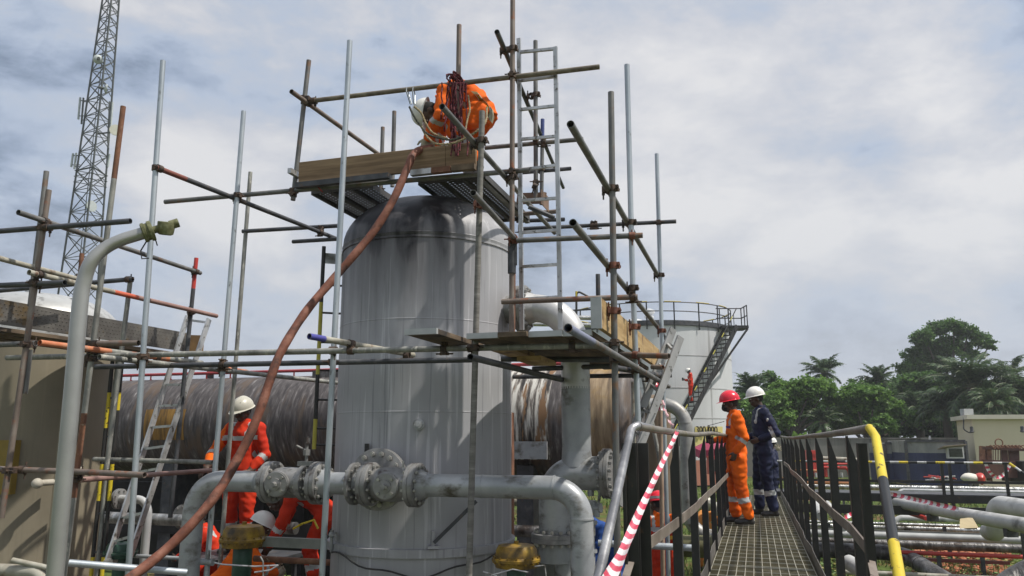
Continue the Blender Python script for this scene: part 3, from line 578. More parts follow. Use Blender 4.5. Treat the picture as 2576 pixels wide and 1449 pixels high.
# far wire mesh and shiny insulated drum seen in the gap right of the vessel
def gap_things():
    D = 11.9
    T = Thing('wire_mesh_guard', P(1350, 1060, D), 'square wire mesh guard against the streaked vessel right of the tall one', 'guard')
    bm = B(); a = P(1292, 955, D); b_ = P(1412, 955, D); c = P(1292, 1050, D)
    for i in range(22): p = a.lerp(b_, i / 21); bar(bm, p, p + (c - a), .006, .006, V)
    for i in range(15): p = a.lerp(c, i / 14); bar(bm, p, p + (b_ - a), .006, .006, V)
    T.part('mesh', bm, alu())
    bm = B(); p = P(1384, 975, D - .2); cyl(bm, p, -Z, .02, .9, 8); T.part('yellow_post', bm, yel())
    for y in (1010, 1036, 1062): bm = B(); p = P(1384, y, D - .2); cyl(bm, p, U, .01, .3, 8); T.part('rung', bm, black())
gap_things()
# ---------------------------------------------------------------- black backing added for the gloom under the horizontal vessel, and ground level kit
def under():
    T = Thing('gloom_frame', P(500, 1330, 12.5), 'added black frame standing in for the gloom beneath the long horizontal vessel', 'shade backing')
    m = M('gloom_black', [(.3, (.008, .008, .008)), (.7, (.025, .023, .022))], 5, rough=.8)  # near-black colour paints in the shade beneath the vessel
    for (y, D, h) in ((1238, 14.2, .30), (1330, 12.6, .22), (1165, 14.6, .32)):
        q = P(600, y, D); bm = B(); bar(bm, along(q, U, -150), along(q, U, 1000), .12, h); T.part('gloom_girder', bm, m)
    for px in (250, 430, 660, 760, 830):
        q = P(px, 1300, 13.5); bm = B(); bar(bm, Vector((q.x, q.y, ZG)), Vector((q.x, q.y, 1.8)), .16, .16, V); T.part('leg', bm, m)
    q = P(600, 1300, 15.6); bm = B(); a, b_ = along(q, U, -250), along(q, U, 1000); box(bm, (a + b_) / 2 + Z * (.75 - q.z), (b_ - a) / 2, V * .06, Z * 1.0); T.part('gloom_backing', bm, m)  # wall added only to make the gap behind read as deep shade
    # clad pipe with valves
    q0 = P(480, 1308, 11.2)
    for (px0, px1, y, D, r, mt, lb) in ((225, 470, 1300, 11.0, .075, clad, 'dented shiny clad pipe lying behind the lower left ladder'), (640, 745, 1325, 11.6, .085, dclad, 'crumpled dark clad pipe end behind the crouching workers'), (1286, 1372, 1335, 10.6, .075, dclad, 'dirty clad pipe low in the gap right of the tall vessel'), (1290, 1400, 1262, 13.0, .07, palet, 'pale pipe across the grassy gap right of the tall vessel')):
        q = P(px0, y, D); bm = B(); e = along(q, U, px1); sweep(bm, [q, e], r, 18); one('clad_pipe', bm, mt(), lb, 'pipe')
    T2 = Thing('valve', P(300, 1258, 10.4), 'small grey flanged valve behind the black and yellow ladder', 'valve'); q = P(300, 1255, 10.4)
    flange(T2, q, U, .13, .05, 8, MATS['flange_grey']); bm = B(); sweep(bm, bend([q, along(q, U, 375), along(q, U, 375) - Z * 1.3], .18), .052, 18); T2.part('silver_pipe', bm, M('bright_silver', [(.3, (.40, .41, .41)), (.7, (.55, .56, .56))], 4, rough=.4, metal=.3))
    T3 = Thing('valve', P(455, 1300, 10.9), 'round cast flange on the dented pipe left of the vessel pipe elbow', 'valve'); flange(T3, P(462, 1300, 10.7), V, .16, .06, 10, MATS['flange_grey'])
    # low pale cross pipes
    for (x0, y0, D, px, r, m_, lb) in ((222, 1392, 9.6, 470, .022, gpaint, 'thin grey pipe low behind the orange hose on the left'), (640, 1405, 8.2, 860, .03, rust, 'rusty brown pipe below the grey channel beside the workers'), (1505, 1366, 8.4, 1850, .034, galv, 'bright galvanised tube crossing behind the stair handrail')):
        q = P(x0, y0, D); e = along(q, U, px) if px < 1500 else P(1752, 1379, D - .2); bm = B(); sweep(bm, [q, e], r, 14, hollow=.85); one('tube', bm, m_(), lb, 'tube')
    q = P(665, 1362, 7.9); e = along(q, U, 850); bm = B(); box(bm, (q + e) / 2, (e - q) / 2, V * .03, Z * .045); one('steel_channel', bm, M('mossy_grey_paint', [(.3, (.13, .14, .12)), (.7, (.24, .25, .22))], 4), 'grey steel channel running from the yellow actuator to the tall vessel', 'beam')
under()
def actuator(px, py, wpx, D, top, stem, label):
    c = P(px, py, D); r = wpx / F0 * D / 2 * .99; T = Thing('valve_actuator', Vector((c.x, c.y, ZG)), label, 'valve actuator')
    bm = B(); lathe(bm, c, [(r * .86, -.40 * r), (r * .9, -.18 * r), (r, -.16 * r), (r * 1.0, -.06 * r), (r * .97, -.04 * r), (r * .86, .02 * r), (r * .84, .28 * r), (r * .74, .44 * r), (r * .35, .50 * r), (.001, .52 * r)], 40, cap=False)
    lathe(bm, c, [(.001, -.42 * r), (r * .5, -.42 * r), (r * .86, -.40 * r)], 40, cap=False); d = T.part('diaphragm_case', bm, top)
    bm = B(); cyl(bm, c + Z * r * .5, Z, r * .10, r * .12, 12); T.part('cap', bm, top)
    me = bolt_mesh(r * .045, r * .3, top)
    for i in range(16):
        a = i / 16 * 6.283; o = bpy.data.objects.new('bolt', me); COL.objects.link(o); o.parent = d; o.location = c - T.L + Vector((math.cos(a) * r * .94, math.sin(a) * r * .94, -.10 * r))
    bm = B(); lathe(bm, c, [(r * .36, -.42 * r), (r * .40, -.5 * r), (r * .40, -1.6 * r), (r * .26, -1.9 * r), (r * .26, -3.2 * r)], 28); T.part('yoke', bm, stem)
yact = lambda: M('oily_yellow_paint', [(.32, (.05, .035, .015)), (.5, (.22, .13, .015)), (.68, (.42, .27, .02))], 7, rough=.45, bump=.15)
gact = lambda: M('dark_green_paint', [(.3, (.015, .05, .032)), (.7, (.04, .11, .07))], 6, rough=.45)
actuator(613, 1350, 114, 7.9, yact(), gact(), 'oily yellow diaphragm actuator on green stem behind the orange hose')
actuator(1299, 1400, 118, 6.9, yact(), gact(), 'yellow diaphragm actuator in front of the lower right of the tall vessel')
actuator(304, 1385, 78, 8.6, gact(), gact(), 'dark green domed actuator at the foot of the leaning aluminium ladder')
def foot_cable():
    bm = B(); c = Vector((TX, TY, 0)); z0 = P(1065, 1425, TY - TR).z; pts = []
    for i in range(24):
        a = R(215 + 115 * i / 23); pts.append(c + Vector((math.cos(a) * (TR + .06), math.sin(a) * (TR + .06), z0 + .07 * math.cos(i / 23 * 6.28) + .02 * math.sin(i * .9))))
    sweep(bm, pts, .008, 8); one('cable', bm, black(), 'slack black cable looped round the foot of the tall grey vessel', 'cable')
foot_cable()
def tube_coil():
    T = Thing('instrument_tubing', P(640, 1440, 7.2), 'thin bent instrument tubing around the yellow actuator left of the vessel', 'tubing')
    for pts in ([(522, 1412), (560, 1420), (640, 1425), (700, 1422)], [(700, 1422), (680, 1434), (640, 1440)], [(655, 1400), (662, 1412), (662, 1449)]):
        bm = B(); sweep(bm, bend([P(x, y, 7.2) for x, y in pts], .04), .007, 8); T.part('tube', bm, alu())
    bm = B(); q = P(522, 1414, 7.2); cyl(bm, q - U * .06, U, .03, .12, 12); cyl(bm, q, Z, .018, .1, 10); cyl(bm, q - Z * .3, Z, .022, .3, 10); T.part('needle_valve', bm, gpaint())
tube_coil()
def tubing2():
    T = Thing('instrument_tubing', P(1400, 1430, 6.8), 'thin tubing looping in front of the right yellow actuator', 'tubing')
    for pts in ([(1230, 1449), (1290, 1432), (1330, 1440)], [(1345, 1425), (1370, 1422), (1374, 1449)], [(1215, 1438), (1250, 1449)]):
        bm = B(); sweep(bm, [P(x, y, 6.7) for x, y in pts], .006, 8); T.part('tube', bm, alu())
tubing2()
# ---------------------------------------------------------------- scaffolding
TRAD = 0.02415
class Scaf:
    def __init__(s, L, label):
        s.T = Thing('scaffold_tower', L, label, 'scaffold'); s.t = {}
    def tube(s, key, name, a, b_, mat, ext=None, mats=None, label=None):
        a, b_ = Vector(a), Vector(b_)
        if ext: b_ = a + (b_ - a) * ((a.z - ZG) / (a.z - b_.z))
        s.t[key] = (a, b_); bm = B(); n = 8
        # slight real-world waviness
        dd = (b_ - a); pts = [a + dd * (i / n) for i in range(n + 1)]
        sweep(bm, pts, TRAD, 14, hollow=.86, mats=mats); s.T.part(name, bm, mat, label=label)
        return a, b_
    def std(s, key, x1, y1, x2, y2, D, mat, ground=True, D2=None, **k): return s.tube(key, 'standard', P(x1, y1, D), P(x2, y2, D2 or D), mat, ext=ground, **k)
    def lev(s, key, name, att, e1, e2, mat, **k):
        z = P(*att).z; return s.tube(key, name, PZ(e1[0], e1[1], z), PZ(e2[0], e2[1], z), mat, **k)
    def two(s, key, name, e1, e2, mat, **k): return s.tube(key, name, P(*e1), P(*e2), mat, **k)
    def near(s, key, px, py):
        a, b_ = s.t[key]; d = (b_ - a); o = Vector((0, 0, CAMZ)); r = raydir(px, py).normalized(); n = d.cross(r); n2 = r.cross(n)
        t = (o - a).dot(n2) / d.dot(n2); t = max(.01, min(.99, t)); return a + d * t, d.normalized()
    def cp(s, px, py, k1, k2, mat=None, big=1.0):
        m = mat or coup(); p1, d1 = s.near(k1, px, py); bm = B(); w = .026 * big
        def band(p, d):
            lathe(bm, p - d * w, [(TRAD + .001, 0), (TRAD + .009, .002), (TRAD + .009, 2 * w - .002), (TRAD + .001, 2 * w)], 16, d, cap=False)
        band(p1, d1); sd = []
        if k2:
            p2, d2 = s.near(k2, px, py)
            if (p2 - p1).length > .11: p2 = p1 + (p2 - p1).normalized() * .055
            band(p2, d2); box(bm, (p1 + p2) / 2, d1 * w * .9, (d1.cross(d2) if d1.cross(d2).length > .1 else frame(d1)[0]).normalized() * ((p2 - p1).length / 2), d1.cross(d1.cross(d2) + Vector((.01, 0, 0))).normalized() * w * .9)
        else: p2, d2 = p1, frame(d1)[0]
        for (p, d, o) in ((p1, d1, d2), (p2, d2, d1)):
            q = o - d * o.dot(d); q.normalize(); v = d.cross(q)
            c = p + v * (TRAD + .016); cyl(bm, c - q * .065, q, .0065, .14, 8); cyl(bm, c - q * .032, q, .013, .016, 6); cyl(bm, c + q * .02, q, .013, .02, 6)
            box(bm, p + v * (TRAD + .010), q * .02, d * w * .9, v * .014)
        return s.T.part('coupler', bm, m)
S1 = Scaf((TX, 6.6, ZG), 'tall tube and coupler scaffold standing around the grey vertical vessel')
G, DG, ST, DS, BS, RU = galv(), dgalv(), steel(), dsteel(), bsteel(), rust()
S1.std('A', 410, 153, 322, 1449, 6.5, G); S1.std('B', 613, 280, 528, 1340, 7.35, G); S1.std('C', 630, 433, 585, 1015, 9.0, DG)
S1.std('D', 880, 103, 810, 1449, 6.35, G); S1.std('E', 1213, 280, 1180, 1449, 5.95, M('banded_dirty_tube', [(.3, (.10, .095, .085)), (.6, (.22, .21, .19)), (.7, (.30, .29, .27))], 9, (.5, .5, 3), .7, .2, .2))
S1.std('F', 1290, -60, 1287, 850, 6.8, BS, D2=6.8, ground=False); S1.tube('F2', 'standard', P(1291, 640, 6.86), P(1289, 880, 6.86), RU)
S1.std('G', 1347, 103, 1348, 505, 7.8, ST, ground=False); S1.tube('H', 'standard', P(1365, 300, 8.9), P(1362, 515, 8.9), [ST, M('blue_tube_paint', [(.3, (.03, .05, .18)), (.7, (.06, .09, .28))], 5)], mats=[1, 1, 0, 0, 0, 0, 0, 0])
S1.std('I', 1155, 63, 1150, 421, 6.98, BS, ground=False); S1.std('J', 777, 152, 737, 504, 7.40, ST, ground=False)
S1.std('K', 963, 320, 958, 480, 8.9, ST, ground=False); S1.std('Lp', 992, 280, 987, 470, 8.4, ST, ground=False)
S1.std('M', 1537, 232, 1554, 1449, 5.7, ST); S1.std('N', 1577, 163, 1592, 730, 6.6, G, ground=False); S1.tube('N2', 'standard', P(1592, 715, 6.63), P(1606, 1080, 6.63), G)
S1.std('O', 1652, 387, 1682, 1449, 8.9, G, D2=8.9)
S1.std('X', 1504, 690, 1505, 765, 8.0, DS, ground=False); S1.std('Y', 1592, 960, 1600, 1449, 9.6, palet()); S1.tube('Yb', 'brace', P(1608, 900, 9.5), P(1664, 1180, 9.5), DG)
S1.tube('Yc', 'brace', P(1660, 960, 8.6), P(1668, 1449, 8.6), M('tan_tube', [(.3, (.25, .17, .12)), (.7, (.42, .31, .22))], 5))
# guard rails and transoms (receding)
S1.lev('h1', 'transom', (775, 255, 7.35), (733, 230), (958, 392), BS); S1.lev('h2', 'ledger', (1288, 188, 6.8), (782, 254), (1508, 168), M('brown_spotted_tube', [(.3, (.10, .075, .055)), (.6, (.22, .19, .14)), (.72, (.32, .29, .21))], 11, rough=.6, metal=.2, bump=.15))
S1.lev('h3', 'transom', (1283, 125, 6.8), (1250, 80), (1417, 472), DS); S1.lev('h4', 'transom', (1290, 440, 6.8), (1112, 268), (1395, 586), ST); S1.lev('h5', 'transom', (1297, 603, 6.8), (1190, 485), (1300, 606), ST)
S1.lev('h6', 'ledger', (1290, 433, 6.85), (415, 508), (1332, 427), ST); S1.lev('h7', 'transom', (400, 424, 6.5), (393, 421), (848, 601), [DS, M('red_tube_end', [(.3, (.15, .05, .04)), (.7, (.28, .09, .06))], 5)], mats=[1, 0, 0, 0, 0, 0, 0, 0])
S1.lev('h8', 'ledger', (612, 582, 9.0), (610, 582), (850, 568), DS); S1.two('h9', 'ledger', (737, 608, 9.1), (850, 601, 8.8), DS)
S1.lev('h10', 'ledger', (1345, 361, 7.8), (1220, 372), (1467, 350), ST); S1.two('h11', 'ledger', (1290, 436, 9.1), (1436, 424, 8.8), DS)
S1.lev('h12', 'ledger', (1655, 560, 8.9), (1305, 576), (1701, 557), DS); S1.lev('h13', 'ledger', (1590, 594, 6.55), (1300, 605), (1617, 592), ST)
S1.lev('h14', 'transom', (1537, 475, 5.7), (1435, 312), (1658, 698), ST); S1.lev('h15', 'transom', (1545, 668, 5.75), (1441, 560), (1668, 840), ST)
S1.tube('h15b', 'transom', P(1660, 832, 9.0), P(1690, 872, 10.6), DS)
S1.lev('h16', 'ledger', (1590, 750, 6.5), (1262, 759), (1604, 747), BS); S1.lev('h17', 'transom', (1552, 905, 5.7), (1429, 825), (1682, 972), [ST, M('blue_grey_end', [(.3, (.14, .15, .22)), (.7, (.22, .24, .33))], 5)], mats=[1] + [0] * 7)
S1.two('h18', 'ledger', (1560, 892, 6.65), (1683, 896, 6.3), BS)
S1.two('h19', 'ledger', (17, 900, 6.95), (1560, 868, 5.72), DG); S1.lev('h20', 'transom', (355, 908, 6.75), (250, 898), (850, 963), DG)
S1.two('h21', 'transom', (778, 846, 5.8), (1040, 893, 6.95), [palet(), M('blue_band', [(.3, (.04, .04, .22)), (.7, (.08, .08, .34))], 5)], mats=[1, 0, 0, 0, 0, 0, 0, 0])
S1.two('h22', 'ledger', (240, 923, 7.25), (1190, 905, 6.55), DS); S1.two('h22b', 'transom', (1183, 898, 5.25), (1414, 956, 7.4), DS)
for i, (x0, x1, y0, y1, D0, D1) in enumerate(((1262, 1560, 903, 905, 6.75, 6.4), (1340, 1560, 928, 920, 7.5, 7.2), (1290, 1690, 948, 944, 8.6, 8.3), (1545, 1665, 925, 945, 6.2, 8.0))):
    S1.two('u%d' % i, 'ledger', (x0, y0, D0), (x1, y1, D1), DS)
S1.two('v1', 'ledger', (1640, 923, 7.6), (1668, 924, 7.5), BS); S1.two('v2', 'ledger', (1630, 950, 8.4), (1678, 952, 8.3), BS)
S1.two('w1', 'ledger', (1330, 520, 7.6), (1395, 548, 7.6), DS); S1.two('w2', 'ledger', (1290, 540, 8.3), (1400, 532, 8.1), BS); S1.two('w3', 'ledger', (1300, 556, 8.9), (1420, 552, 8.7), DS)
for c in ((775, 258, 'J', 'h1'), (783, 252, 'J', 'h2'), (1288, 190, 'F', 'h2'), (1283, 122, 'F', 'h3'), (1343, 238, 'G', 'h3'), (1210, 353, 'E', 'h4'), (1289, 432, 'F', 'h6'), (1291, 446, 'F', 'h4'),
          (1348, 352, 'G', 'h10'), (401, 424, 'A', 'h7'), (603, 492, 'B', 'h7'), (811, 570, 'h7', 'h8'), (1360, 425, 'H', 'h11'), (1537, 474, 'M', 'h14'), (1580, 560, 'N', 'h14'), (1656, 560, 'O', 'h12'), (1656, 692, 'O', 'h14'),
          (1590, 728, 'N', 'h15'), (738, 489, 'J', 'h6'), (956, 478, 'K', 'h6'), (833, 880, 'D', 'h19'), (836, 903, 'h22', 'D'), (882, 868, 'h21', 'h19'), (1023, 888, 'h21', 'h22'), (1117, 875, 'h19', None), (365, 898, 'A', 'h19'), (356, 908, 'h20', 'A'), (560, 915, 'h22', 'h20'),
          (565, 928, 'B', 'h20'), (1490, 566, 'h12', None), (1498, 566, 'h12', None), (1367, 350, 'h10', None), (1440, 880, 'h19', None), (1592, 762, 'h16', 'h15'), (1656, 972, 'O', 'h17'), (1606, 930, 'N2', 'h17'), (1185, 875, 'E', 'h19'), (1670, 945, 'O', 'v2'), (1552, 862, 'M', 'h19'), (1555, 903, 'M', 'h17'), (1630, 950, 'v2', None), (1352, 460, 'G', 'w1'), (1295, 570, 'h12', None)):
    S1.cp(*c)
for c in ((1545, 668, 'M', 'h15'), (1547, 782, 'M', None), (1207, 515, 'E', 'h5'), (1297, 604, 'F', 'h13'), (1600, 822, 'N2', None), (1662, 832, 'O', 'h15'), (1600, 895, 'N2', 'h18'), (1285, 757, 'F2', 'h16'), (1285, 606, 'F', 'h5'), (1590, 594, 'N', 'h13'), (1665, 900, 'O', 'h18')):
    S1.cp(*c, mat=rcoup())
# sleeve on the F standard
bm = B(); lathe(bm, S1.near('F', 1290, 650)[0], [(.03, -.14), (.037, -.138), (.037, .138), (.03, .14)], 16); box(bm, S1.near('F', 1297, 640)[0] + Vector((.035, -.01, 0)), Vector((.012, 0, 0)), Vector((0, .02, 0)), Z * .10); S1.T.part('sleeve', bm, dsteel())
# ---- top deck: timber toe board and perforated steel planks
ZT = P(1290, 433, 6.85).z + TRAD + .004
def perf_plank(a, L_, w, z, drc=V, side=U, hole=True):
    nx, ny = 21, int(L_ / .0107); g = [[None] * (ny + 1) for _ in range(nx + 1)]; bm = B()
    for i in range(nx + 1):
        for j in range(ny + 1): g[i][j] = bm.verts.new(Vector((a.x, a.y, z + .03)) + side * (w * i / nx) + drc * (L_ * j / ny))
    for i in range(nx):
        for j in range(ny):
            if hole and 1 <= i < nx - 1 and i % 4 == 2 and (j + (i // 4) % 2 * 2) % 5 == 1: continue
            bm.faces.new((g[i][j], g[i + 1][j], g[i + 1][j + 1], g[i][j + 1]))
    A = Vector((a.x, a.y, z))
    for s_ in (0, w): box(bm, A + side * s_ + drc * L_ / 2 + Z * .015, side * .002, drc * L_ / 2, Z * .03)
    for e in (0, L_): box(bm, A + side * w / 2 + drc * e + Z * .012, side * w / 2, drc * .002, Z * .02)
    return bm
PM = M('dark_perforated_steel', [(.3, (.05, .05, .05)), (.7, (.11, .105, .10))], 5, rough=.6, metal=.3)
def planks(x0, n, D0, L_, y0, gapw=.235):
    base = PZ(x0, y0, ZT)
    for k in range(n):
        a = base + U * (k * gapw); S1.T.part('steel_plank', perf_plank(a, L_, .225, ZT), PM, smooth=False, fix=False)
planks(783, 3, 7.4, 1.0, 487); planks(1052, 3, 7.0, 1.55, 462)
# edge angle under the toe board (front ends of planks)
def vboard(S, a, b_, h, th, mat, nm='toe_board', lb=None):
    bm = B(); d = b_ - a; s_ = Vector((d.x, d.y, 0)).cross(Z).normalized(); box(bm, (a + b_) / 2 + Z * h / 2, d / 2, s_ * th / 2, Z * h / 2)
    bmesh.ops.bevel(bm, geom=bm.edges[:], offset=.003, segments=1, affect='EDGES'); return S.T.part(nm, bm, mat, label=lb)
zt = ZT + .02
ta = PZ(752, 464, zt); tb_ = along(ta, U, 1122) ; tc_ = along(ta, U, 1198)
tr0 = along(ta, U, 940); vboard(S1, ta, tb_, .225, .038, wood()); vboard(S1, along(ta, U, 1122.5), tc_, .223, .038, wood())
vboard(S1, tr0 + V * .10 + Z * .05, tc_ + V * .06 + Z * .02 - U * .3, .20, .03, wood())
bm = B(); bar(bm, ta - U * .06 + Z * .11, ta - U * .02 + Z * .11, .05, .235, V); S1.T.part('toe_board_end', bm, alu())
for (x0, x1, dy, m_) in ((752, 985, 0, DS), (1040, 1092, .02, alu()), (1093, 1140, .03, RU), (1142, 1200, .03, dwood())):
    a = along(ta, U, x0) - V * .045 - Z * .028; b_ = along(ta, U, x1) - V * .045 - Z * .028; bm = B(); bar(bm, a, b_, .06, .052); S1.T.part('scaffold_board', bm, m_)
# far side boards of the top deck, right
q = P(1302, 500, 8.1); bm = B(); bar(bm, q, P(1372, 498, 7.9), .03, .12); S1.T.part('toe_board', bm, M('brown_board', [(.3, (.14, .085, .05)), (.7, (.26, .16, .10))], 4))
bm = B(); q = P(1371, 505, 7.9); box(bm, q, Vector((.004, 0, 0)), V * .15, Z * .08); S1.T.part('toe_board', bm, MATS['brown_board'])
a = PZ(1212, 448, ZT); bm = B(); bar(bm, a + U * .0, a + V * 1.6, .05, .05); S1.T.part('scaffold_board', bm, ST)
# ties of red cord on the toe board
CORD = M('red_black_cord', [(.40, (.03, .01, .01)), (.5, (.22, .03, .03)), (.65, (.38, .05, .05))], 60, rough=.9)
for i, pts in enumerate(([(808, 404), (806, 425), (799, 447), (800, 470), (812, 484)], [(962, 392), (958, 412), (940, 428), (925, 450)], [(1064, 383), (1066, 400), (1066, 420)], [(1133, 345), (1126, 390), (1118, 421)])):
    bm = B(); sweep(bm, [P(x, y, 7.28 - i * .10 - (0.05 if i > 1 else 0)) for x, y in pts], .007, 8); S1.T.part('cord_tie', bm, CORD)
# ---- lower deck
ZL = P(1115, 848, 5.7).z
def board(S, a, w, L_, z, mat, th=.038, drc=V, side=U, band=True, skew=0):
    bm = B(); A = Vector((a.x, a.y, z)); box(bm, A + side * w / 2 + drc * L_ / 2 + Z * th / 2, side * w / 2, drc * L_ / 2, Z * th / 2); bmesh.ops.bevel(bm, geom=bm.edges[:], offset=.002, segments=1, affect='EDGES')
    o = S.T.part('scaffold_board', bm, mat)
    if band:
        bm = B(); box(bm, A + side * w / 2 - drc * .012 + Z * th / 2, side * (w / 2 + .002), drc * .016, Z * (th / 2 + .002)); S.T.part('end_band', bm, M('band_iron', [(.3, (.36, .37, .37)), (.7, (.48, .49, .49))], 7, rough=.5, metal=.3), parent=o)
board(S1, PZ(1022, 843, ZL), .245, 1.0, ZL, dwood(), band=True)
x_ = 0; a0 = PZ(1177, 853, ZL)
for (w, off, L_, bd) in ((.245, 0, 2.0, True), (.225, -.04, 2.9, False), (.25, .03, 3.0, True), (.21, .06, 3.2, True)):
    board(S1, a0 + U * x_ + V * off, w, L_, ZL, dwood(), band=bd); x_ += w + .003
# end boards laid across at the far side so the sky does not show through, stacked spare boards
for (px, py, L_) in ((1235, 880, .6), (1300, 905, .5)):
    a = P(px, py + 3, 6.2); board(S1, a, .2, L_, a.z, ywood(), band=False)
la = PZ(1508, 826, ZL + .04)
for t0, t1 in ((0, 1.0), (1.01, 2.05), (2.06, 3.62)):
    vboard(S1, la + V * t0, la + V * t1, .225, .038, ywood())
bm = B(); box(bm, la - V * .012 + Z * .112, U * .02, V * .01, Z * .115); S1.T.part('end_band', bm, MATS['band_iron'])
bm = B(); box(bm, la - V * .012 - U * .028 + Z * .112, U * .03, V * .008, Z * .112); S1.T.part('toe_board_end', bm, MATS['band_iron'])
# ---------------------------------------------------------------- left scaffold
S2 = Scaf(P(100, 1300, 7), 'rust stained low scaffold around the buff vessel at the left edge'); PT, OR = palet(), orangep()
S2.std('Q', 310, 268, 160, 1449, 6.7, [DG, RU], mats=[1, 0, 0, 0, 1, 0, 1, 0]); S2.std('P', 123, 478, 3, 1303, 6.62, BS, ground=False); S2.std('P2', 117, 431, 76, 770, 7.1, ST, ground=False)
S2.std('R', 494, 649, 428, 1302, 8.8, [DS, redp()], ground=False, mats=[1, 0, 0, 0, 0, 0, 0, 0]); S2.std('S', 329, 697, 268, 1180, 7.9, DG, ground=False); S2.std('T', 206, 638, 196, 770, 8.2, RU, ground=False)
S2.std('Ub', 75, 880, 62, 990, 6.66, ST, ground=False)
S2.lev('l1', 'transom', (495, 683, 8.75), (46, 534), (504, 687), ST); S2.lev('l2', 'ledger', (112, 572, 6.58), (-20, 583), (328, 556), DS); S2.two('l3', 'transom', (-20, 645, 6.5), (203, 704, 7.6), PT)
S2.lev('l4', 'transom', (95, 690, 6.55), (73, 685), (545, 795), [PT, M('orange_red_end', [(.3, (.45, .08, .04)), (.7, (.6, .14, .07))], 4), M('pinkish_tube', [(.3, (.22, .12, .10)), (.7, (.33, .21, .18))], 5)], mats=[0, 0, 0, 1, 2, 2, 2, 2])
S2.two('l5', 'ledger', (-20, 719, 6.75), (163, 711, 6.5), DS); S2.two('l6', 'ledger', (-20, 733, 8.3), (334, 702, 7.85), DS)
S2.lev('l7', 'transom', (232, 880, 6.65), (100, 862), (508, 913), [OR, DG], mats=[0, 0, 0, 1, 0, 0, 1, 1]); S2.two('l8', 'ledger', (-20, 868, 6.9), (90, 864, 6.7), ST); S2.two('l9', 'ledger', (247, 864, 6.6), (348, 863, 6.5), BS)
S2.two('l10', 'transom', (390, 900, 7.9), (622, 935, 9.6), OR); S2.two('l11', 'ledger', (-20, 1179, 6.7), (222, 1188, 6.6), BS); S2.two('l12', 'ledger', (183, 1186, 6.6), (364, 1195, 6.35), BS); S2.two('l13', 'ledger', (190, 1208, 6.8), (545, 1182, 8.9), M('pinkish_tube', [(.3, (.22, .12, .10))]))
S2.two('l14', 'ledger', (236, 1155, 8.6), (535, 1163, 8.2), DG); S2.two('l15', 'ledger', (173, 1416, 5.6), (470, 1440, 5.9), G)
for c in ((112, 562, 'P', 'l1'), (118, 575, 'P', 'l2'), (492, 684, 'R', 'l1'), (322, 702, 'S', 'l6'), (100, 688, 'P', 'l4'), (197, 702, 'T', 'l3'), (490, 786, 'R', 'l4'), (92, 712, 'P', 'l5'), (232, 866, 'Q', 'l9'), (230, 884, 'Q', 'l7'), (225, 902, 'Q', None), (78, 868, 'P', 'l8'), (200, 1196, 'Q', 'l12'), (55, 1184, 'P', 'l11'), (190, 1206, 'Q', None), (395, 900, 'l7', None), (585, 918, 'l10', None)):
    S2.cp(*c)
# dimpled steel toe plate
def dimple_plate():
    b1 = P(476, 862, 9.5); d = -V; a1 = along(b1, d, -90); h = .215
    bm = B(); box(bm, (a1 + b1) / 2, (b1 - a1) / 2, U * .002, Z * h / 2)
    for s_ in (-1, 1): bar(bm, a1 + Z * s_ * h / 2 - U * .012, b1 + Z * s_ * h / 2 - U * .012, .03, .012)
    Lh = (b1 - a1).length; n = int(Lh / .05)
    for i in range(n):
        for j in range(5):
            c = a1 + (b1 - a1).normalized() * (.03 + i * .05 + (j % 2) * .025) + Z * (-.075 + j * .0375)
            nn = (a1 - Vector((0, 0, CAMZ))); s_ = -U if (-U).dot(nn) < 0 else U
            lathe(bm, c + s_ * .002, [(.009, 0), (.006, .004), (.0035, .0045)], 6, s_, cap=False)
    S2.T.part('steel_plank', bm, M('dirty_dimpled_steel', [(.3, (.09, .08, .07)), (.5, (.15, .14, .125)), (.7, (.23, .215, .19))], 4, rough=.5, metal=.5, cols2=(.16, .11, .05), scale2=4, thr=(.58, .7)), fix=True)
    # deck boards lying below the plate
    for k, (dz, off, m_) in enumerate(((-.16, -.10, dwood()), (-.165, -.33, dwood()), (-.17, -.56, dwood()))):
        bm = B(); c = (a1 + b1) / 2 + U * off + Z * dz; box(bm, c, (b1 - a1) / 2, U * .11, Z * .018); S2.T.part('scaffold_board', bm, m_)
    q = P(492, 862, 9.4); bm = B(); box(bm, q - Z * .02, Vector((.08, .02, 0)), V * .02, Z * .11); S2.T.part('timber_block', bm, M('orange_timber', [(.3, (.12, .07, .03)), (.7, (.26, .15, .05))], 5))
dimple_plate()
# ---------------------------------------------------------------- ladders
def ladder(label, la0, lb0, ra0, rb0, rungs, rr=.013, rw=.028, rd=.06, mat=None, group=None, upv=None, extra=0):
    m = mat or alu(); A, Bq, C_, Dq = P(*la0), P(*lb0), P(*ra0), P(*rb0); T = Thing('ladder', Bq, label, 'ladder', group); f = (C_ - A).normalized(); 
    for a, b_ in ((A, Bq), (C_, Dq)):
        bm = B(); bar(bm, a, b_, rd, rw, f); T.part('rail', bm, m)
    for t, t2 in rungs:
        p, q = A.lerp(Bq, t), C_.lerp(Dq, t2); bm = B(); bar(bm, p, q, rr * 2, rr * 2); T.part('rung', bm, m)
ladder('upright aluminium ladder tied to the top of the scaffold beside the worker', (1305, 97, 6.95), (1313, 830, 6.95), (1397, 118, 6.8), (1410, 830, 6.8), [((y1 - 97) / 733, (y2 - 118) / 712) for y1, y2 in ((134, 123), (210, 197), (286, 275), (363, 354), (441, 428), (518, 511), (597, 590), (680, 674), (758, 752))], rw=.038, rd=.024)
